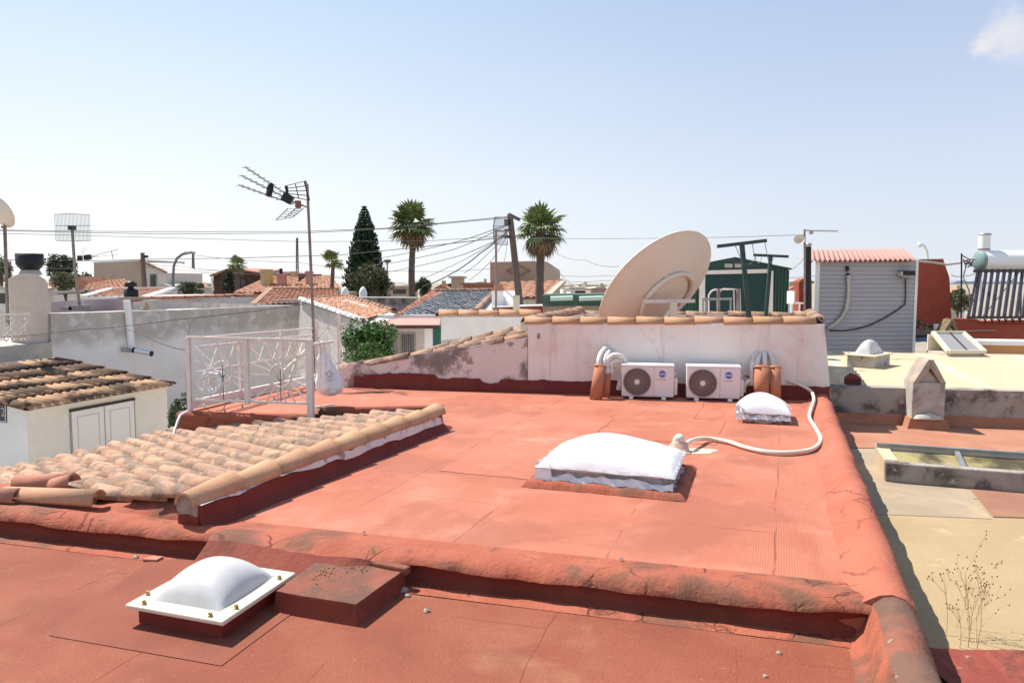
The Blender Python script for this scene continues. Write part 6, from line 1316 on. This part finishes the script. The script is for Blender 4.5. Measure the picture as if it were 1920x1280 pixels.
# slate grey roof, canopy and patio
h = fhouse('house with a grey slate coloured tiled roof over a shaded patio in the middle', at(800, 660, 24))
wroof(h, (748, 592, 23), (892, 586, 25), (930, 547, 31), (832, 549, 29), M['tilegrey'], .24, .36, .055, 12)
wroof(h, (738, 594, 22.9), (750, 592, 23), (833, 549, 29), (806, 547, 29), M['tilebrown'], .24, .36, .055, 13)
wallp2(h, 'gable_wall', [(886, 640, 24.9), (945, 640, 26), (945, 545, 31), (928, 549, 30.8), (890, 588, 25)], (.5, .6, 0), M['white'])
random.seed(9); mb = MB(); ridge_caps(mb, at(806, 548, 29), at(930, 546, 31), .42, .13); ridge_caps(mb, at(930, 546, 31), at(892, 584, 25), .42, .12); mb.build('ridge', M['tile'], h)
wallp2(h, 'patio_wall', [(690, 720, 23), (815, 720, 23), (815, 590, 23), (690, 590, 23)], (0, .3, 0), M['white'])
mb = MB(); mb.hexa(apx([(690, 611, 19.6), (824, 611, 19.6), (826, 598, 22.9), (745, 598, 22.9)]), [p + Z3 * .03 for p in apx([(690, 611, 19.6), (824, 611, 19.6), (826, 598, 22.9), (745, 598, 22.9)])]); mb.build('canopy', M['pinkroof'], h)
mb = MB(); mb.bar(at(690, 613, 19.62), at(824, 613, 19.62), .05, .08); mb.build('canopy_beam', M['brownw'], h)
wn_ = wallp2(h, 'window', [(753, 690, 22.96), (775, 690, 22.96), (775, 628, 22.96), (753, 628, 22.96)], (0, .05, 0), M['glass']); mb = MB()
for i in range(7): x = 753.5 + i * 3.5; mb.bar(at(x, 690, 22.92), at(x, 628, 22.92), .025)
mb.build('window_grille', M['steel'], wn_)
mb = MB(); mb.prism(apx([(749, 690, 22.95), (752.5, 690, 22.95), (752.5, 627, 22.95), (776, 627, 22.95), (776, 690, 22.95), (779, 690, 22.95), (779, 624, 22.95), (749, 624, 22.95)]), (0, .06, 0)); mb.build('window_surround', M['concl'], wn_)
mb = MB(); a_ = at(796, 640, 20); b_ = at(810.5, 640, 20); mb.bx(a_.x, b_.x, 20, 20.25, 0, at(800, 612, 20).z); mb.build('patio_pillar', M['cleanw'], h); mb = MB(); mb.prism(apx([(811, 720, 20.2), (829, 720, 20.2), (829, 609, 20.2), (811, 611, 20.2)]), (0, .05, 0)); mb.build('green_screen', pmat('green_screen', (.03, .15, .11), None, rough=.6), h)
# white wall with a tile coping before the slate roof
h = fhouse('long low white wall with clay tile coping right of the patio', at(900, 640, 16), 'wall', 'garden_wall'); wallp2(h, 'wall_face', [(827, 720, 15.6), (1012, 720, 15.6), (1012, 594, 15.6), (827, 594, 15.6)], (.0, .25, 0), M['white']); wallp2(h, 'plinth_band', [(827, 650, 15.58), (1000, 650, 15.58), (990, 624, 15.58), (827, 640, 15.58)], (0, .012, 0), M['concl'])
random.seed(12); mb = MB(); ridge_caps(mb, at(823, 593, 15.7), at(1012, 592, 15.7), .42, .11); ridge_caps(mb, at(823, 590, 16.0), at(1012, 589.5, 16.0), .42, .11); mb.build('tile_coping', M['tilenew'], h)
# white and red blocks under the leaning pole
t = thing('white_chimney', 'white square chimney with a red brick base below the second grid antenna', 'chimney', at(932, 590, 20)); wallp2(t, 'shaft', [(922, 600, 20), (944, 600, 20), (944, 541, 20), (922, 541, 20)], (0, .4, 0), M['cleanw']); wallp2(t, 'cap', [(921, 545, 19.97), (945, 545, 19.97), (942, 532, 19.97), (926, 533, 19.97)], (0, .46, 0), M['terra']); wallp2(t, 'white_flank', [(944, 580, 20.1), (958, 580, 20.1), (945, 560, 20.1)], (0, .3, 0), M['cleanw'])
t = thing('red_ledge', 'dark red painted roof ledge right of the white chimney', 'ledge', at(990, 590, 19.5)); wallp2(t, 'ledge_face', [(925, 600, 19.5), (1018, 600, 19.5), (1018, 574, 19.5), (925, 577, 19.5)], (0, .5, 0), M['reddark']); wallp2(t, 'ledge_top', [(924, 577, 19.45), (1018, 573.8, 19.45), (1018, 571.5, 19.45), (924, 574.5, 19.45)], (0, .6, 0), M['white'])
t = thing('meter_box', 'small beige box at the foot of the leaning wooden pole', 'box', at(968, 582, 19)); wallp2(t, 'casing', [(962, 582, 19), (974.5, 582, 19), (974.5, 556, 19), (962, 556, 19)], (0, .15, 0), M['beigeb']); wallp2(t, 'lid', [(961.5, 556.2, 18.97), (975, 556.2, 18.97), (975, 554, 18.97), (961.5, 554, 18.97)], (0, .2, 0), M['concl'])
# diamond house
h = fhouse('tall tan house with a diamond outline on its wall behind the leaning pole', at(980, 560, 56))
wallp2(h, 'wall', [(919, 600, 55), (1010, 600, 55), (1010, 489, 55), (919, 491.5, 55)], (.5, 7, 0), M['tand']); wallp2(h, 'gable_wall', [(1010, 600, 55.2), (1047.5, 600, 57), (1047.5, 505, 57), (1026, 491, 56), (1010, 489.2, 55.2)], (.5, 6, 0), M['tan'])
mb = MB(); dm = [(951, 507.5), (971, 497), (994, 507.5), (971, 518)]
for i in range(4): mb.bar(at(*dm[i], 54.95), at(*dm[(i + 1) % 4], 54.95), .1, .06, up=(0, 1, 0))
mb.build('diamond_moulding', pmat('diamond_tan', (.25, .18, .14), None), h)
wroof(h, (926, 560, 44), (1024, 558, 44), (1056, 527, 54), (936, 530, 54), M['tilefar'], .42, .6, .09, 14); wallp2(h, 'lower_wall', [(926, 600, 44.3), (1054, 600, 44.3), (1054, 556, 44.3), (926, 560, 44.3)], (0, 1, 0), M['cream'])
mb = MB(); mb.bar(at(1024, 558, 44), at(1056, 527.5, 54), .4, .2); mb.bar(at(1047, 527, 54), at(1056, 527, 54), .3, .3); mb.build('verge', M['tan'], h)
# green awning structure
h = fhouse('dark green flat canopy with two pale rolled blinds left of the big dish', at(1070, 590, 23), 'canopy', 'roof_canopy')
wallp2(h, 'frame', [(1015, 574, 23), (1150, 572, 23), (1150, 551, 23), (1015, 553, 23)], (.3, 3, 0), M['greenl']); wallp2(h, 'wall', [(1017, 640, 23.2), (1150, 640, 23.2), (1150, 572.5, 23.2), (1017, 574, 23.2)], (.2, 2.5, 0), M['tand'])
for x0, x1 in ((1032, 1074), (1086, 1130)):
    mb = MB(); mb.tube([at(x0, 560, 22.9), at(x1, 558.5, 22.9)], .075, 12); mb.build('rolled_blind', M['greenr'], h)
    mb = MB(); mb.hexa(apx([(x0, 572, 22.92), (x1, 571, 22.92), (x1, 571, 22.97), (x0, 572, 22.97)]), apx([(x0, 562, 22.92), (x1, 561, 22.92), (x1, 561, 22.97), (x0, 562, 22.97)])); mb.build('blind_panel', M['green'], h)
# distant low blocks
rnd = random.Random(44); far_lab = ['distant white block with a dark window band beyond the green canopy', 'distant beige block seen under the wires left of the big dish', 'distant dark roof edge right of the diamond house', 'distant pale house far behind the palms', 'distant tan house behind the right palm trunk', 'distant low white house left of the conifer', 'distant grey house on the far right skyline', 'distant brick house between the tall palm and the slate roof']
for (x0, x1, y0, y1, Y, mk, wk), lab in zip(((1070, 1130, 541, 556, 80, 'white', 1), (1056, 1074, 537, 556, 90, 'cream', 0), (1100, 1135, 536, 548, 110, 'concl', 1), (838, 880, 538, 556, 95, 'cream', 1), (846, 862, 521, 552, 60, 'tan', 0), (728, 770, 538, 560, 80, 'tand', 1), (1776, 1800, 556, 590, 60, 'concl', 0), (868, 920, 534, 560, 50, 'tilefar', 0)), far_lab):
    h = fhouse(lab, at(x0, y1, Y)); a_, b_ = at(x0, y0, Y), at(x1, y0, Y); mb = MB(); mb.bx(a_.x, b_.x, Y, Y + 6, 0, a_.z); mb.build('wall', M[mk], h)
    mb = MB(); mb.bx(a_.x - .2, b_.x + .2, Y - .2, Y + 6.2, a_.z, a_.z + .15); mb.build('roof_edge', M['concl' if mk != 'tilefar' else 'tilebrown'], h)
    if wk: mb = MB(); mb.bx(a_.x + .5, b_.x - .5, Y - .04, Y, a_.z - .75, a_.z - .25); mb.build('window', M['glass'], h)
more = [('distant white rooftop left of the curved street lamp', 296, 322, 536, 60, 'white', 1), ('distant tan roof behind the dark hedge', 335, 372, 537, 95, 'tilefar', 0), ('distant grey roof with a tank left of the brown house', 372, 396, 539, 85, 'concl', 0),
 ('distant terracotta roof left of the conifer trunk', 640, 662, 537, 70, 'tilefar', 0), ('distant cream house right of the tall palm trunk', 786, 812, 544, 75, 'cream', 1), ('distant brown roof right of the bright green tree', 812, 842, 541, 66, 'tilebrown', 0),
 ('distant white flat house just left of the diamond house', 884, 918, 531, 85, 'white', 1), ('distant grey tower block roof above the green canopy', 1084, 1104, 533, 130, 'concl', 0), ('distant dark sawtooth roof beside the big dish', 1106, 1140, 541, 70, 'tand', 0),
 ('distant pale house between the green shed and the flue pipe', 1476, 1500, 543, 60, 'tilebrown', 0), ('distant white house with a flat roof left of the grey shed', 1478, 1512, 528, 120, 'white', 0), ('distant terracotta roof right of the red stack', 1786, 1812, 548, 75, 'tilefar', 0),
 ('distant orange roof behind the mauve flat roof', 62, 100, 540, 65, 'tilefar', 0), ('distant low white house behind the block chimney', -10, 24, 541, 55, 'white', 1), ('distant beige house behind the white chimney pots', 655, 690, 545, 55, 'cream', 0)]
for lab, x0, x1, y0, Y, mk, wk in more:
    h = fhouse(lab, at(x0, 545, Y)); a_, b_ = at(x0, y0, Y), at(x1, y0, Y); rise = (b_.x - a_.x) * (.18 if mk.startswith('tile') else .03)
    mb = MB(); mb.bx(a_.x + .1, b_.x - .1, Y, Y + 5, 0, a_.z); mb.build('wall', M['white' if mk.startswith('tile') else mk], h)
    mb = MB(); mb.prism([V3((a_.x, Y - .2, a_.z)), V3((b_.x, Y - .2, a_.z)), V3(((a_.x + b_.x) / 2, Y - .2, a_.z + rise + .12))], (0, 5.4, 0)); mb.build('roof', M[mk if mk.startswith('tile') else 'concl'], h)
    if wk: mb = MB(); mb.bx(a_.x + .35, a_.x + 1.1, Y - .04, Y + .02, a_.z - 1.1, a_.z - .35); mb.build('window', M['glass'], h)
    mb = MB(); mb.bx(b_.x - .7, b_.x - .35, Y + .5, Y + .9, a_.z, a_.z + rise + .45); mb.build('chimney', M['concl' if wk else 'tan'], h)
# far hills at the right
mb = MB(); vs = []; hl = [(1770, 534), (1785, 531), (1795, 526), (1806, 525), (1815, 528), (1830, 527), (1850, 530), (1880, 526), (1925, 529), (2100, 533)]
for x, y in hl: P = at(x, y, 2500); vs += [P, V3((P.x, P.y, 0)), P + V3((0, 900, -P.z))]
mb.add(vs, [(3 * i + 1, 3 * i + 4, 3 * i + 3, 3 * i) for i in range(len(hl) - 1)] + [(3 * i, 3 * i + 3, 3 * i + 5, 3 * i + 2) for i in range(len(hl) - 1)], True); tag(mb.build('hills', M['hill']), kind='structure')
# ------------------------------------------------------------------ trees
def fan_palm(label, px, ytop, ybase_px, Y, crown_r, seed, trunk_r=.17, dead=1, nfr=46, lean=0, droop=1.0, group='fan palms'):
    cpt = at(px, ytop, Y); rnd = random.Random(seed); bpx = px + lean; b = at(bpx, 540, Y); b.z = 0
    t = thing('palm_tree', label, 'palm tree', b, 0, group)
    mb = MB(); n_ = 26; pts = [b.lerp(cpt, i / n_) + V3((.06 * math.sin(i * .3), 0, 0)) for i in range(n_ + 1)]
    mb.tube(pts, [trunk_r * (1.25 - .45 * i / n_) * (1 + .06 * (i % 2)) for i in range(n_ + 1)], 10); mb.build('trunk', M['bark'], t)
    def fan(mb_, el, az, L_, sz, sag, nblade=15):
        d = V3((math.cos(az) * math.cos(el), math.sin(az) * math.cos(el), math.sin(el))); side = V3((-math.sin(az), math.cos(az), 0)); up = side.cross(d) * -1
        e = cpt + d * L_ * .5 - Z3 * sag * .15; mb_.tube([cpt + d * .1, cpt + d * L_ * .3, e], [.022, .016, .012], 4, cap=False)
        for k in range(nblade):
            a = R(-118 + 236 * k / (nblade - 1)) ; q = d * math.cos(a) + side * math.sin(a); ln_ = sz * (1 - .22 * abs(a) / 2.1) * rnd.uniform(.9, 1.1)
            m = e + q * ln_ * .6 + up * .04 - Z3 * sag * .12; tip = e + q * ln_ - Z3 * sag * (.3 + .35 * rnd.random()); w = up.cross(q).normalized() * ln_ * .085
            mb_.add([e, m - w, tip, m + w], [(0, 1, 2, 3)])
    mb = MB()
    for i in range(nfr):
        el = R(rnd.uniform(-32, 82)); az = rnd.uniform(0, 2 * math.pi); fan(mb, el, az, crown_r * rnd.uniform(.75, 1.05), crown_r * .52 * rnd.uniform(.85, 1.15), .25 * droop * (1.1 if el < .4 else .5))
    mb.build('crown', M['leafp'], t)
    if dead:
        mb = MB()
        for i in range(int(34 * dead)):
            el = R(rnd.uniform(-82, -38)); az = rnd.uniform(0, 2 * math.pi); fan(mb, el, az, crown_r * rnd.uniform(.6, 1.05), crown_r * .42, .5, 9)
        mb.build('dead_fronds', M['leafd'], t)
    return t
fan_palm('tall fan palm with a full crown and brown skirt between the conifer and the pole', 773, 421, 550, 46, 1.68, 3, .20, 1.7, 56, droop=1.7)
fan_palm('tall fan palm with ragged brown fronds right of the leaning pole', 1014, 430, 560, 38, 1.5, 8, .22, 3.2, 50, droop=2.0)
fan_palm('small bright fan palm left of the conifer', 622, 490, 540, 40, .80, 5, .12, 0, 26, 2)
fan_palm('small fan palm behind the dark brown house', 445, 497, 520, 58, 1.0, 6, .2, .2, 30, 0)
def araucaria(label, px, ytop, Y, rmax_px, seed):
    rnd = random.Random(seed); top = at(px, ytop, Y); b = V3((top.x, top.y, 0)); t = thing('conifer_tree', label, 'conifer', b); mb = MB(); H_ = top.z
    mb.tube([b, b.lerp(top, .6), top], [.2, .12, .02], 8); mb.build('trunk', M['bark'], t); mb = MB(); rm = rmax_px * Y / F; nl = 37; z0 = 3.2
    for l in range(nl):
        f = l / (nl - 1); z = z0 + (H_ - .1 - z0) * f ** .97; r = rm * (1 - f) ** .72 * (1 + .05 * math.sin(l * 2.1)) + .06; nb_ = 12 if f < .8 else 8; a0 = rnd.uniform(0, 6)
        for k in range(nb_):
            a = a0 + 2 * math.pi * k / nb_ + rnd.uniform(-.12, .12); d = V3((math.cos(a), math.sin(a), 0)); rr = r * rnd.uniform(.86, 1.06); s_ = V3((-d.y, d.x, 0)); P = V3((b.x, b.y, z)); seg = 6; 
            for i in range(seg):
                u = (i + .6) / seg; q_ = P + d * rr * u + Z3 * (rr * .46 * u * u - .12 * u); wid = .19 * (1 - u * .5) + .03; q2 = P + d * rr * min(1.08, u + .25) + Z3 * (rr * .50 * min(1.08, u + .25) ** 2 - .10)
                mb.add([q_ - d * .03, q_ + s_ * wid + d * .10 + Z3 * .05, q2, q_ - s_ * wid + d * .10 + Z3 * .05], [(0, 1, 2), (0, 2, 3)])
                mb.add([q_ - Z3 * .02, q_ + d * .12 - Z3 * .07, q2, q_ + d * .04 + Z3 * .09], [(0, 1, 2, 3)])
    mb.build('crown', M['arau'], t); return t
araucaria('dark conical conifer with layered upswept branches left of the tall palm', 683, 385, 50, 42, 2)
c_ = at(697, 522, 45); tree('dense_bush', 'big rounded dry green bush in front of the conifer', 'bush', c_, (1.35, 1.2, 1.0), M['bush'], (c_.x, c_.y, 0), 9, 44, 120, .10, .15, None, .34, .35)
c_ = at(116, 500, 70); tree('pine_tree', 'dark round pine behind the left grid antenna mast', 'tree', c_, (1.5, 1.4, 1.2), M['pine'], (c_.x, c_.y, 0), 12, 34, 80, .15, .2, None, .34, .35)
c_ = at(122, 527, 60); tree('olive_tree', 'grey green olive tree below the dark pine', 'tree', c_, (1.1, 1.0, .85), M['olive'], (c_.x, c_.y, 0), 13, 30, 90, .10, .15, None, .36, .35)
c_ = at(2, 505, 60); tree('pine_tree', 'thin brownish tree at the far left edge behind the block chimney', 'tree', c_, (.9, .9, 1.4), M['bush'], (c_.x, c_.y, 0), 15, 26, 60, .12, .12, None, .34, .3)
c_ = at(358, 542, 50); tree('garden_hedge', 'dark green hedge bush right of the curved street lamp', 'bush', c_, (.95, .8, .5), M['bush'], (c_.x, c_.y, 0), 16, 24, 90, .08, .1, None, .36, .4)
c_ = at(428, 535, 48); tree('cypress_tree', 'slim dark shrub in front of the brown house', 'tree', c_, (.42, .42, 1.0), M['pine'], (c_.x, c_.y, 0), 17, 22, 70, .09, .08, None, .38, .35)
c_ = at(795, 540, 48); tree('garden_shrub', 'bright green tree right of the tall palm trunk', 'tree', c_, (.62, .6, .62), M['plant'], (c_.x, c_.y, 0), 18, 24, 80, .09, .08, None, .36, .4)
c_ = at(845, 540, 70); tree('garden_shrub', 'distant green tree above the slate coloured roof', 'tree', c_, (.9, .8, .5), M['olive'], (c_.x, c_.y, 0), 19, 20, 70, .11, .1, None, .36, .4)
c_ = at(1797, 560, 45); tree('garden_shrub', 'yellow green tree between the red stack and the solar tubes', 'tree', c_, (.85, .8, .75), M['olive'], (c_.x, c_.y, 0), 20, 26, 80, .09, .08, None, .36, .4)
c_ = at(192, 520, 75); tree('garden_shrub', 'pale green tree left of the tall tan house', 'tree', at(158, 526, 75), (.9, .8, .9), M['plant'], (at(158, 526, 75).x, 75, 0), 21, 20, 60, .12, .1, None, .36, .4)
# ------------------------------------------------------------------ poles, lamps, wires
t = thing('utility_pole', 'leaning dark wooden utility pole carrying the wires beside the right palm', 'utility pole', at(977, 585, 28)); mb = MB(); mb.tube([at(980, 620, 28), at(956, 402, 28)], [.15, .11], 10); mb.build('pole_shaft', M['wood'], t); mb = MB(); mb.bar(at(954, 402, 28), at(974, 412, 28.5), .10); mb.build('cross_arm', M['wood'], t)
mb = MB(); 
for y in (414, 420, 432, 444): mb.box(at(951, y, 27.8), (.22, .15, .1))
mb.build('insulator_rack', M['black'], t)
t = thing('utility_pole', 'short dark pole before the tall tan house on the left', 'utility pole', at(272, 560, 48)); mb = MB(); mb.tube([at(274, 575, 48), at(267, 474, 48)], [.17, .13], 8); mb.build('pole_shaft', M['wood'], t); mb = MB(); mb.box(at(274, 481, 47.9), (.2, .2, .16)); mb.build('insulator', M['black'], t)
ga2 = thing('grid_antenna', 'wire grid antenna seen edge on beside the leaning pole', 'antenna', at(930, 585, 18), 0, 'grid antennas'); Yg = 18
mb = MB(); mb.tube([at(930, 590, Yg), at(930, 430, Yg)], .028, 8); mb.bar(at(930, 433, Yg), at(955, 434, Yg + .6), .04); mb.build('mast', M['rust'], ga2)
mb = MB()
def gp(u, v): return at(928 + 24 * u - 3 * math.sin(math.pi * v) * (1 - u), 407 + 52 * v + (1 - u) * (4 if v < .5 else -4) * 0, Yg + 1.0 * u)
for i in range(15): u = i / 14; mb.tube([gp(u, v / 6) for v in range(7)], .005, 4, cap=False)
for v in (0, .33, .66, 1): mb.tube([gp(u / 6, v) for u in range(7)], .007, 4)
mb.tube([gp(0, v / 8) for v in range(9)], .014, 5); mb.build('grid', M['cableg'], ga2)
t = thing('street_lamp', 'curved grey street lamp left of the dark hedge', 'street lamp', at(325, 556, 55)); mb = MB(); mb.tube([at(x, y, 55) for x, y in ((326, 560), (324.5, 520), (326, 498), (332, 484), (343, 476), (360, 473))], .10, 8); mb.build('lamp_post', M['cableg'], t); mb = MB(); mb.box(at(356, 474, 55), (.7, .3, .15)); mb.build('lamp_head', M['steel'], t)
t = thing('street_lamp', 'white street lamp rising behind the pink corrugated roof', 'street lamp', at(1739, 500, 36)); mb = MB(); mb.tube([at(x, y, 36) for x, y in ((1740, 620), (1740, 490), (1738, 470), (1733, 461), (1727, 458))], .055, 8); mb.build('lamp_post', M['cleanw'], t); mb = MB(); mb.lathe(at(1725, 459, 36), [(.001, -.10), (.12, -.06), (.14, 0), (.08, .08), (.001, .1)], 12, Matrix.Rotation(R(70), 3, 'Y')); mb.build('lamp_head', M['cleanw'], t)
def pylon(label, px, yt, Y, w, slim):
    t = thing('lattice_mast', label, 'lattice mast', at(px, 540, Y)); mb = MB(); b0, b1, tp = at(px - w, 540, Y), at(px + w, 540, Y), at(px, yt, Y); b0.z = b1.z = 0; n_ = 12
    for k in (0, 1): mb.bar((b0, b1)[k], tp + V3(((-.1, .1)[k], 0, 0)), .12)
    for i in range(n_): u0, u1 = i / n_, (i + 1) / n_; l0, r1 = b0.lerp(tp, u0), b1.lerp(tp, u1); mb.bar(l0, r1, .06); mb.bar(b1.lerp(tp, u0), b0.lerp(tp, u1), .06)
    mb.build('lattice', M['cableg'], t)
pylon('slim lattice mast behind the aerial mast', 557, 446, 110, 3, True); pylon('faint lattice mast right of the curved street lamp', 362, 474, 110, 4, True)
t = thing('lamp_post', 'thin post with a round head right of the conifer', 'lamp post', at(727, 540, 48)); mb = MB(); mb.tube([at(727, 560, 48), at(726, 492, 48)], .05, 6); mb.build('post', M['steel'], t); mb = MB(); mb.lathe(at(726, 490, 48), [(.001, -.14), (.3, 0), (.2, .12), (.001, .14)], 12); mb.build('head', M['cableg'], t)
def wire(label, pts, r=.012, sag=.0, mat='cable', group='overhead wires'):
    P = [at(*p) for p in pts]; out = []
    for a_, b_ in zip(P, P[1:]): out += [a_.lerp(b_, i / 10) - Z3 * sag * 4 * (i / 10) * (1 - i / 10) for i in range(10)]
    out.append(P[-1]); mb = MB(); mb.tube(out, r, 5); o = mb.build('overhead_wire', M[mat], None, base=out[0]); return tag(o, label, 'wire', group)
wire('upper of the two paired wires running from the left edge to the pole top', [(-30, 431, 30), (300, 435, 32), (570, 434, 33), (720, 428, 31), (955, 406, 28)], .013)
wire('lower of the two paired wires running from the left edge to the pole top', [(-30, 432, 30.3), (300, 439, 32.3), (570, 437, 33.3), (720, 429.5, 31), (955, 408, 28.1)], .013)
wire('single sagging wire crossing the sky below the paired wires', [(-30, 437, 30), (250, 444, 34), (560, 453, 38), (800, 452, 34), (950, 442, 28)], .011)
wire('dark wire at roof height from the block chimney past the short pole', [(-30, 487, 40), (180, 489, 44), (272, 486, 48), (440, 484, 45), (640, 478, 44), (800, 462, 36), (951, 444, 28)], .02)
wire('first steep wire fanning left from the pole to the tall palm', [(951, 420, 28), (850, 455, 36), (700, 486, 46)], .016, .05)
wire('second steep wire fanning left from the pole below the first', [(951, 422, 28), (850, 468, 36), (710, 497, 46)], .016, .05)
wire('third wire fanning left from the pole to the thin round headed post', [(951, 440, 28), (860, 480, 37), (727, 510, 48)], .016, .05)
wire('bundle wire dropping from the pole to the slate coloured roof', [(950, 434, 28), (900, 475, 29), (848, 512, 30), (790, 538, 31)], .022, .05)
wire('thin wire dropping from the pole behind the bundle wire', [(950, 436, 28), (910, 480, 29), (870, 512, 30)], .010, .05)
wire('thin wire falling from the pole to the orange roof of the diamond house', [(948, 446, 28), (920, 490, 30), (880, 525, 34)], .010, .05)
wire('long faint wire crossing the sky right of the palm to the antenna mast', [(965, 446, 28), (1200, 447, 24), (1508, 440, 16.5)], .008, .02, 'cableg')
wire('faint wire falling from the right palm towards the big dish', [(1040, 474, 36), (1100, 488, 30), (1160, 499, 24)], .010, .1, 'cableg')
wire('wire dropping from the diamond house gable to the green canopy', [(1026, 490, 40), (1050, 512, 32), (1076, 536, 25)], .012, .05, 'cableg')
wire('low wire crossing the far skyline right of the diamond house', [(1046, 525, 50), (1130, 526, 45), (1340, 524, 40), (1560, 514, 36)], .014, .1, 'cableg')
wire('far wire pair between the lattice masts', [(362, 478, 100), (557, 492, 105), (700, 505, 100)], .03, .2, 'cableg')
wire('faint lower wire behind the orange roofs', [(300, 505, 90), (460, 512, 95), (600, 514, 95), (760, 530, 95)], .03, .2, 'cableg')
wire('thin cable strung low from the left edge to the iron railing corner', [(-30, 634, 14), (150, 618, 13), (330, 599, 12), (575, 569, 13)], .007, .02)
wire('loose cable from the grey wall down to the railing post', [(205, 600, 21), (265, 625, 16), (352, 657, 10.1)], .008, .05)
wire('cable rising from the railing post to the low strung cable', [(351, 770, 9.95), (349, 700, 10), (352, 635, 10), (356, 608, 10.6), (366, 597, 11.6)], .007)
wire('fifth wire fanning left from the pole, ending above the citrus tree house', [(951, 438, 28), (860, 492, 33), (752, 538, 38)], .012, .05)
wire('thin wire from the pole down to the white square chimney', [(952, 450, 28), (944, 500, 24), (936, 534, 20)], .008, .02)
wire('faint pair member crossing behind the palms low over the skyline', [(640, 500, 80), (760, 508, 75), (950, 500, 60)], .02, .2, 'cableg')
wire('low far wire from the short pole towards the curved street lamp', [(272, 492, 48), (330, 498, 52), (440, 507, 58)], .014, .1, 'cableg')
wire('second low wire from the short pole over the orange roofs', [(272, 500, 48), (400, 507, 50), (560, 517, 50), (700, 520, 48)], .014, .1, 'cableg')
wire('wire from the far left edge over the block chimney to the grid antenna', [(-30, 500, 30), (60, 498, 27), (143, 503, 23.9)], .009, .05)
wire('far wire crossing right of the palm just above the horizon', [(1040, 515, 60), (1130, 517, 60), (1250, 514, 60)], .016, .1, 'cableg')
wire('wire leaving the red stack to the right, sagging past the thin pole', [(1784, 515, 20), (1800, 518, 20), (1830, 512, 20.2)], .009, .03)
wire('wire from the green shed roof to the thin antenna mast', [(1478, 506, 17), (1495, 497, 16.8), (1509, 480, 16.5)], .006, .03, 'cableg')
# ------------------------------------------------------------------ crumbs lying on the roofs
rnd = random.Random(77)
crumbs = [(255, 1046, ZN, .022, 'small pale mortar crumb left of the flat shard'), (758, 1109, ZN, .03, 'pale mortar crumb at the right side of the stained block'), (765, 1118, ZN, .018, 'tiny crumb beside the pale mortar crumb by the block'), (800, 1146, ZN, .02, 'lone crumb right of the stained block'), (740, 1105, ZN, .022, 'grey crumb close to the corner of the stained block'), (1627, 1260, ZN, .018, 'small pale crumb near the lower right kerb'), (1165, 1048, ZM + .02, .014, 'white pebble on the low kerb in the middle'), (682, 998, ZM + .02, .014, 'dark pebble behind the stained block on the kerb'), (1460, 1225, ZN, .014, 'dark crumb on the foreground roof near the right parapet'), (1435, 1268, ZN, .012, 'dark speck at the bottom edge near the right parapet')]
for x, y, z, r, lab in crumbs:
    c = G(x, y, z); mb = MB(); mb.lathe(c, [(.0005, r * 1.1), (r * .7, r * .8), (r, r * .3), (r * .8, 0), (.0005, 0)], 7, sm=False); mb.v = [p + V3((rnd.uniform(-1, 1), rnd.uniform(-1, 1), rnd.uniform(-.3, .3))) * r * .25 for p in mb.v]
    tag(mb.build('mortar_crumb', M['stone'], base=c), lab, 'crumb', 'mortar crumbs')
c = G(285, 1050, ZN); mb = MB(); mb.prism([c + V3(p) for p in ((-.055, -.02, .004), (.05, -.035, .004), (.065, .03, .004), (-.02, .045, .004))], (0, 0, .014)); tag(mb.build('tile_shard', M['tilebrown'], base=c), 'flat brown tile shard lying left of the domed rooflight', 'shard')
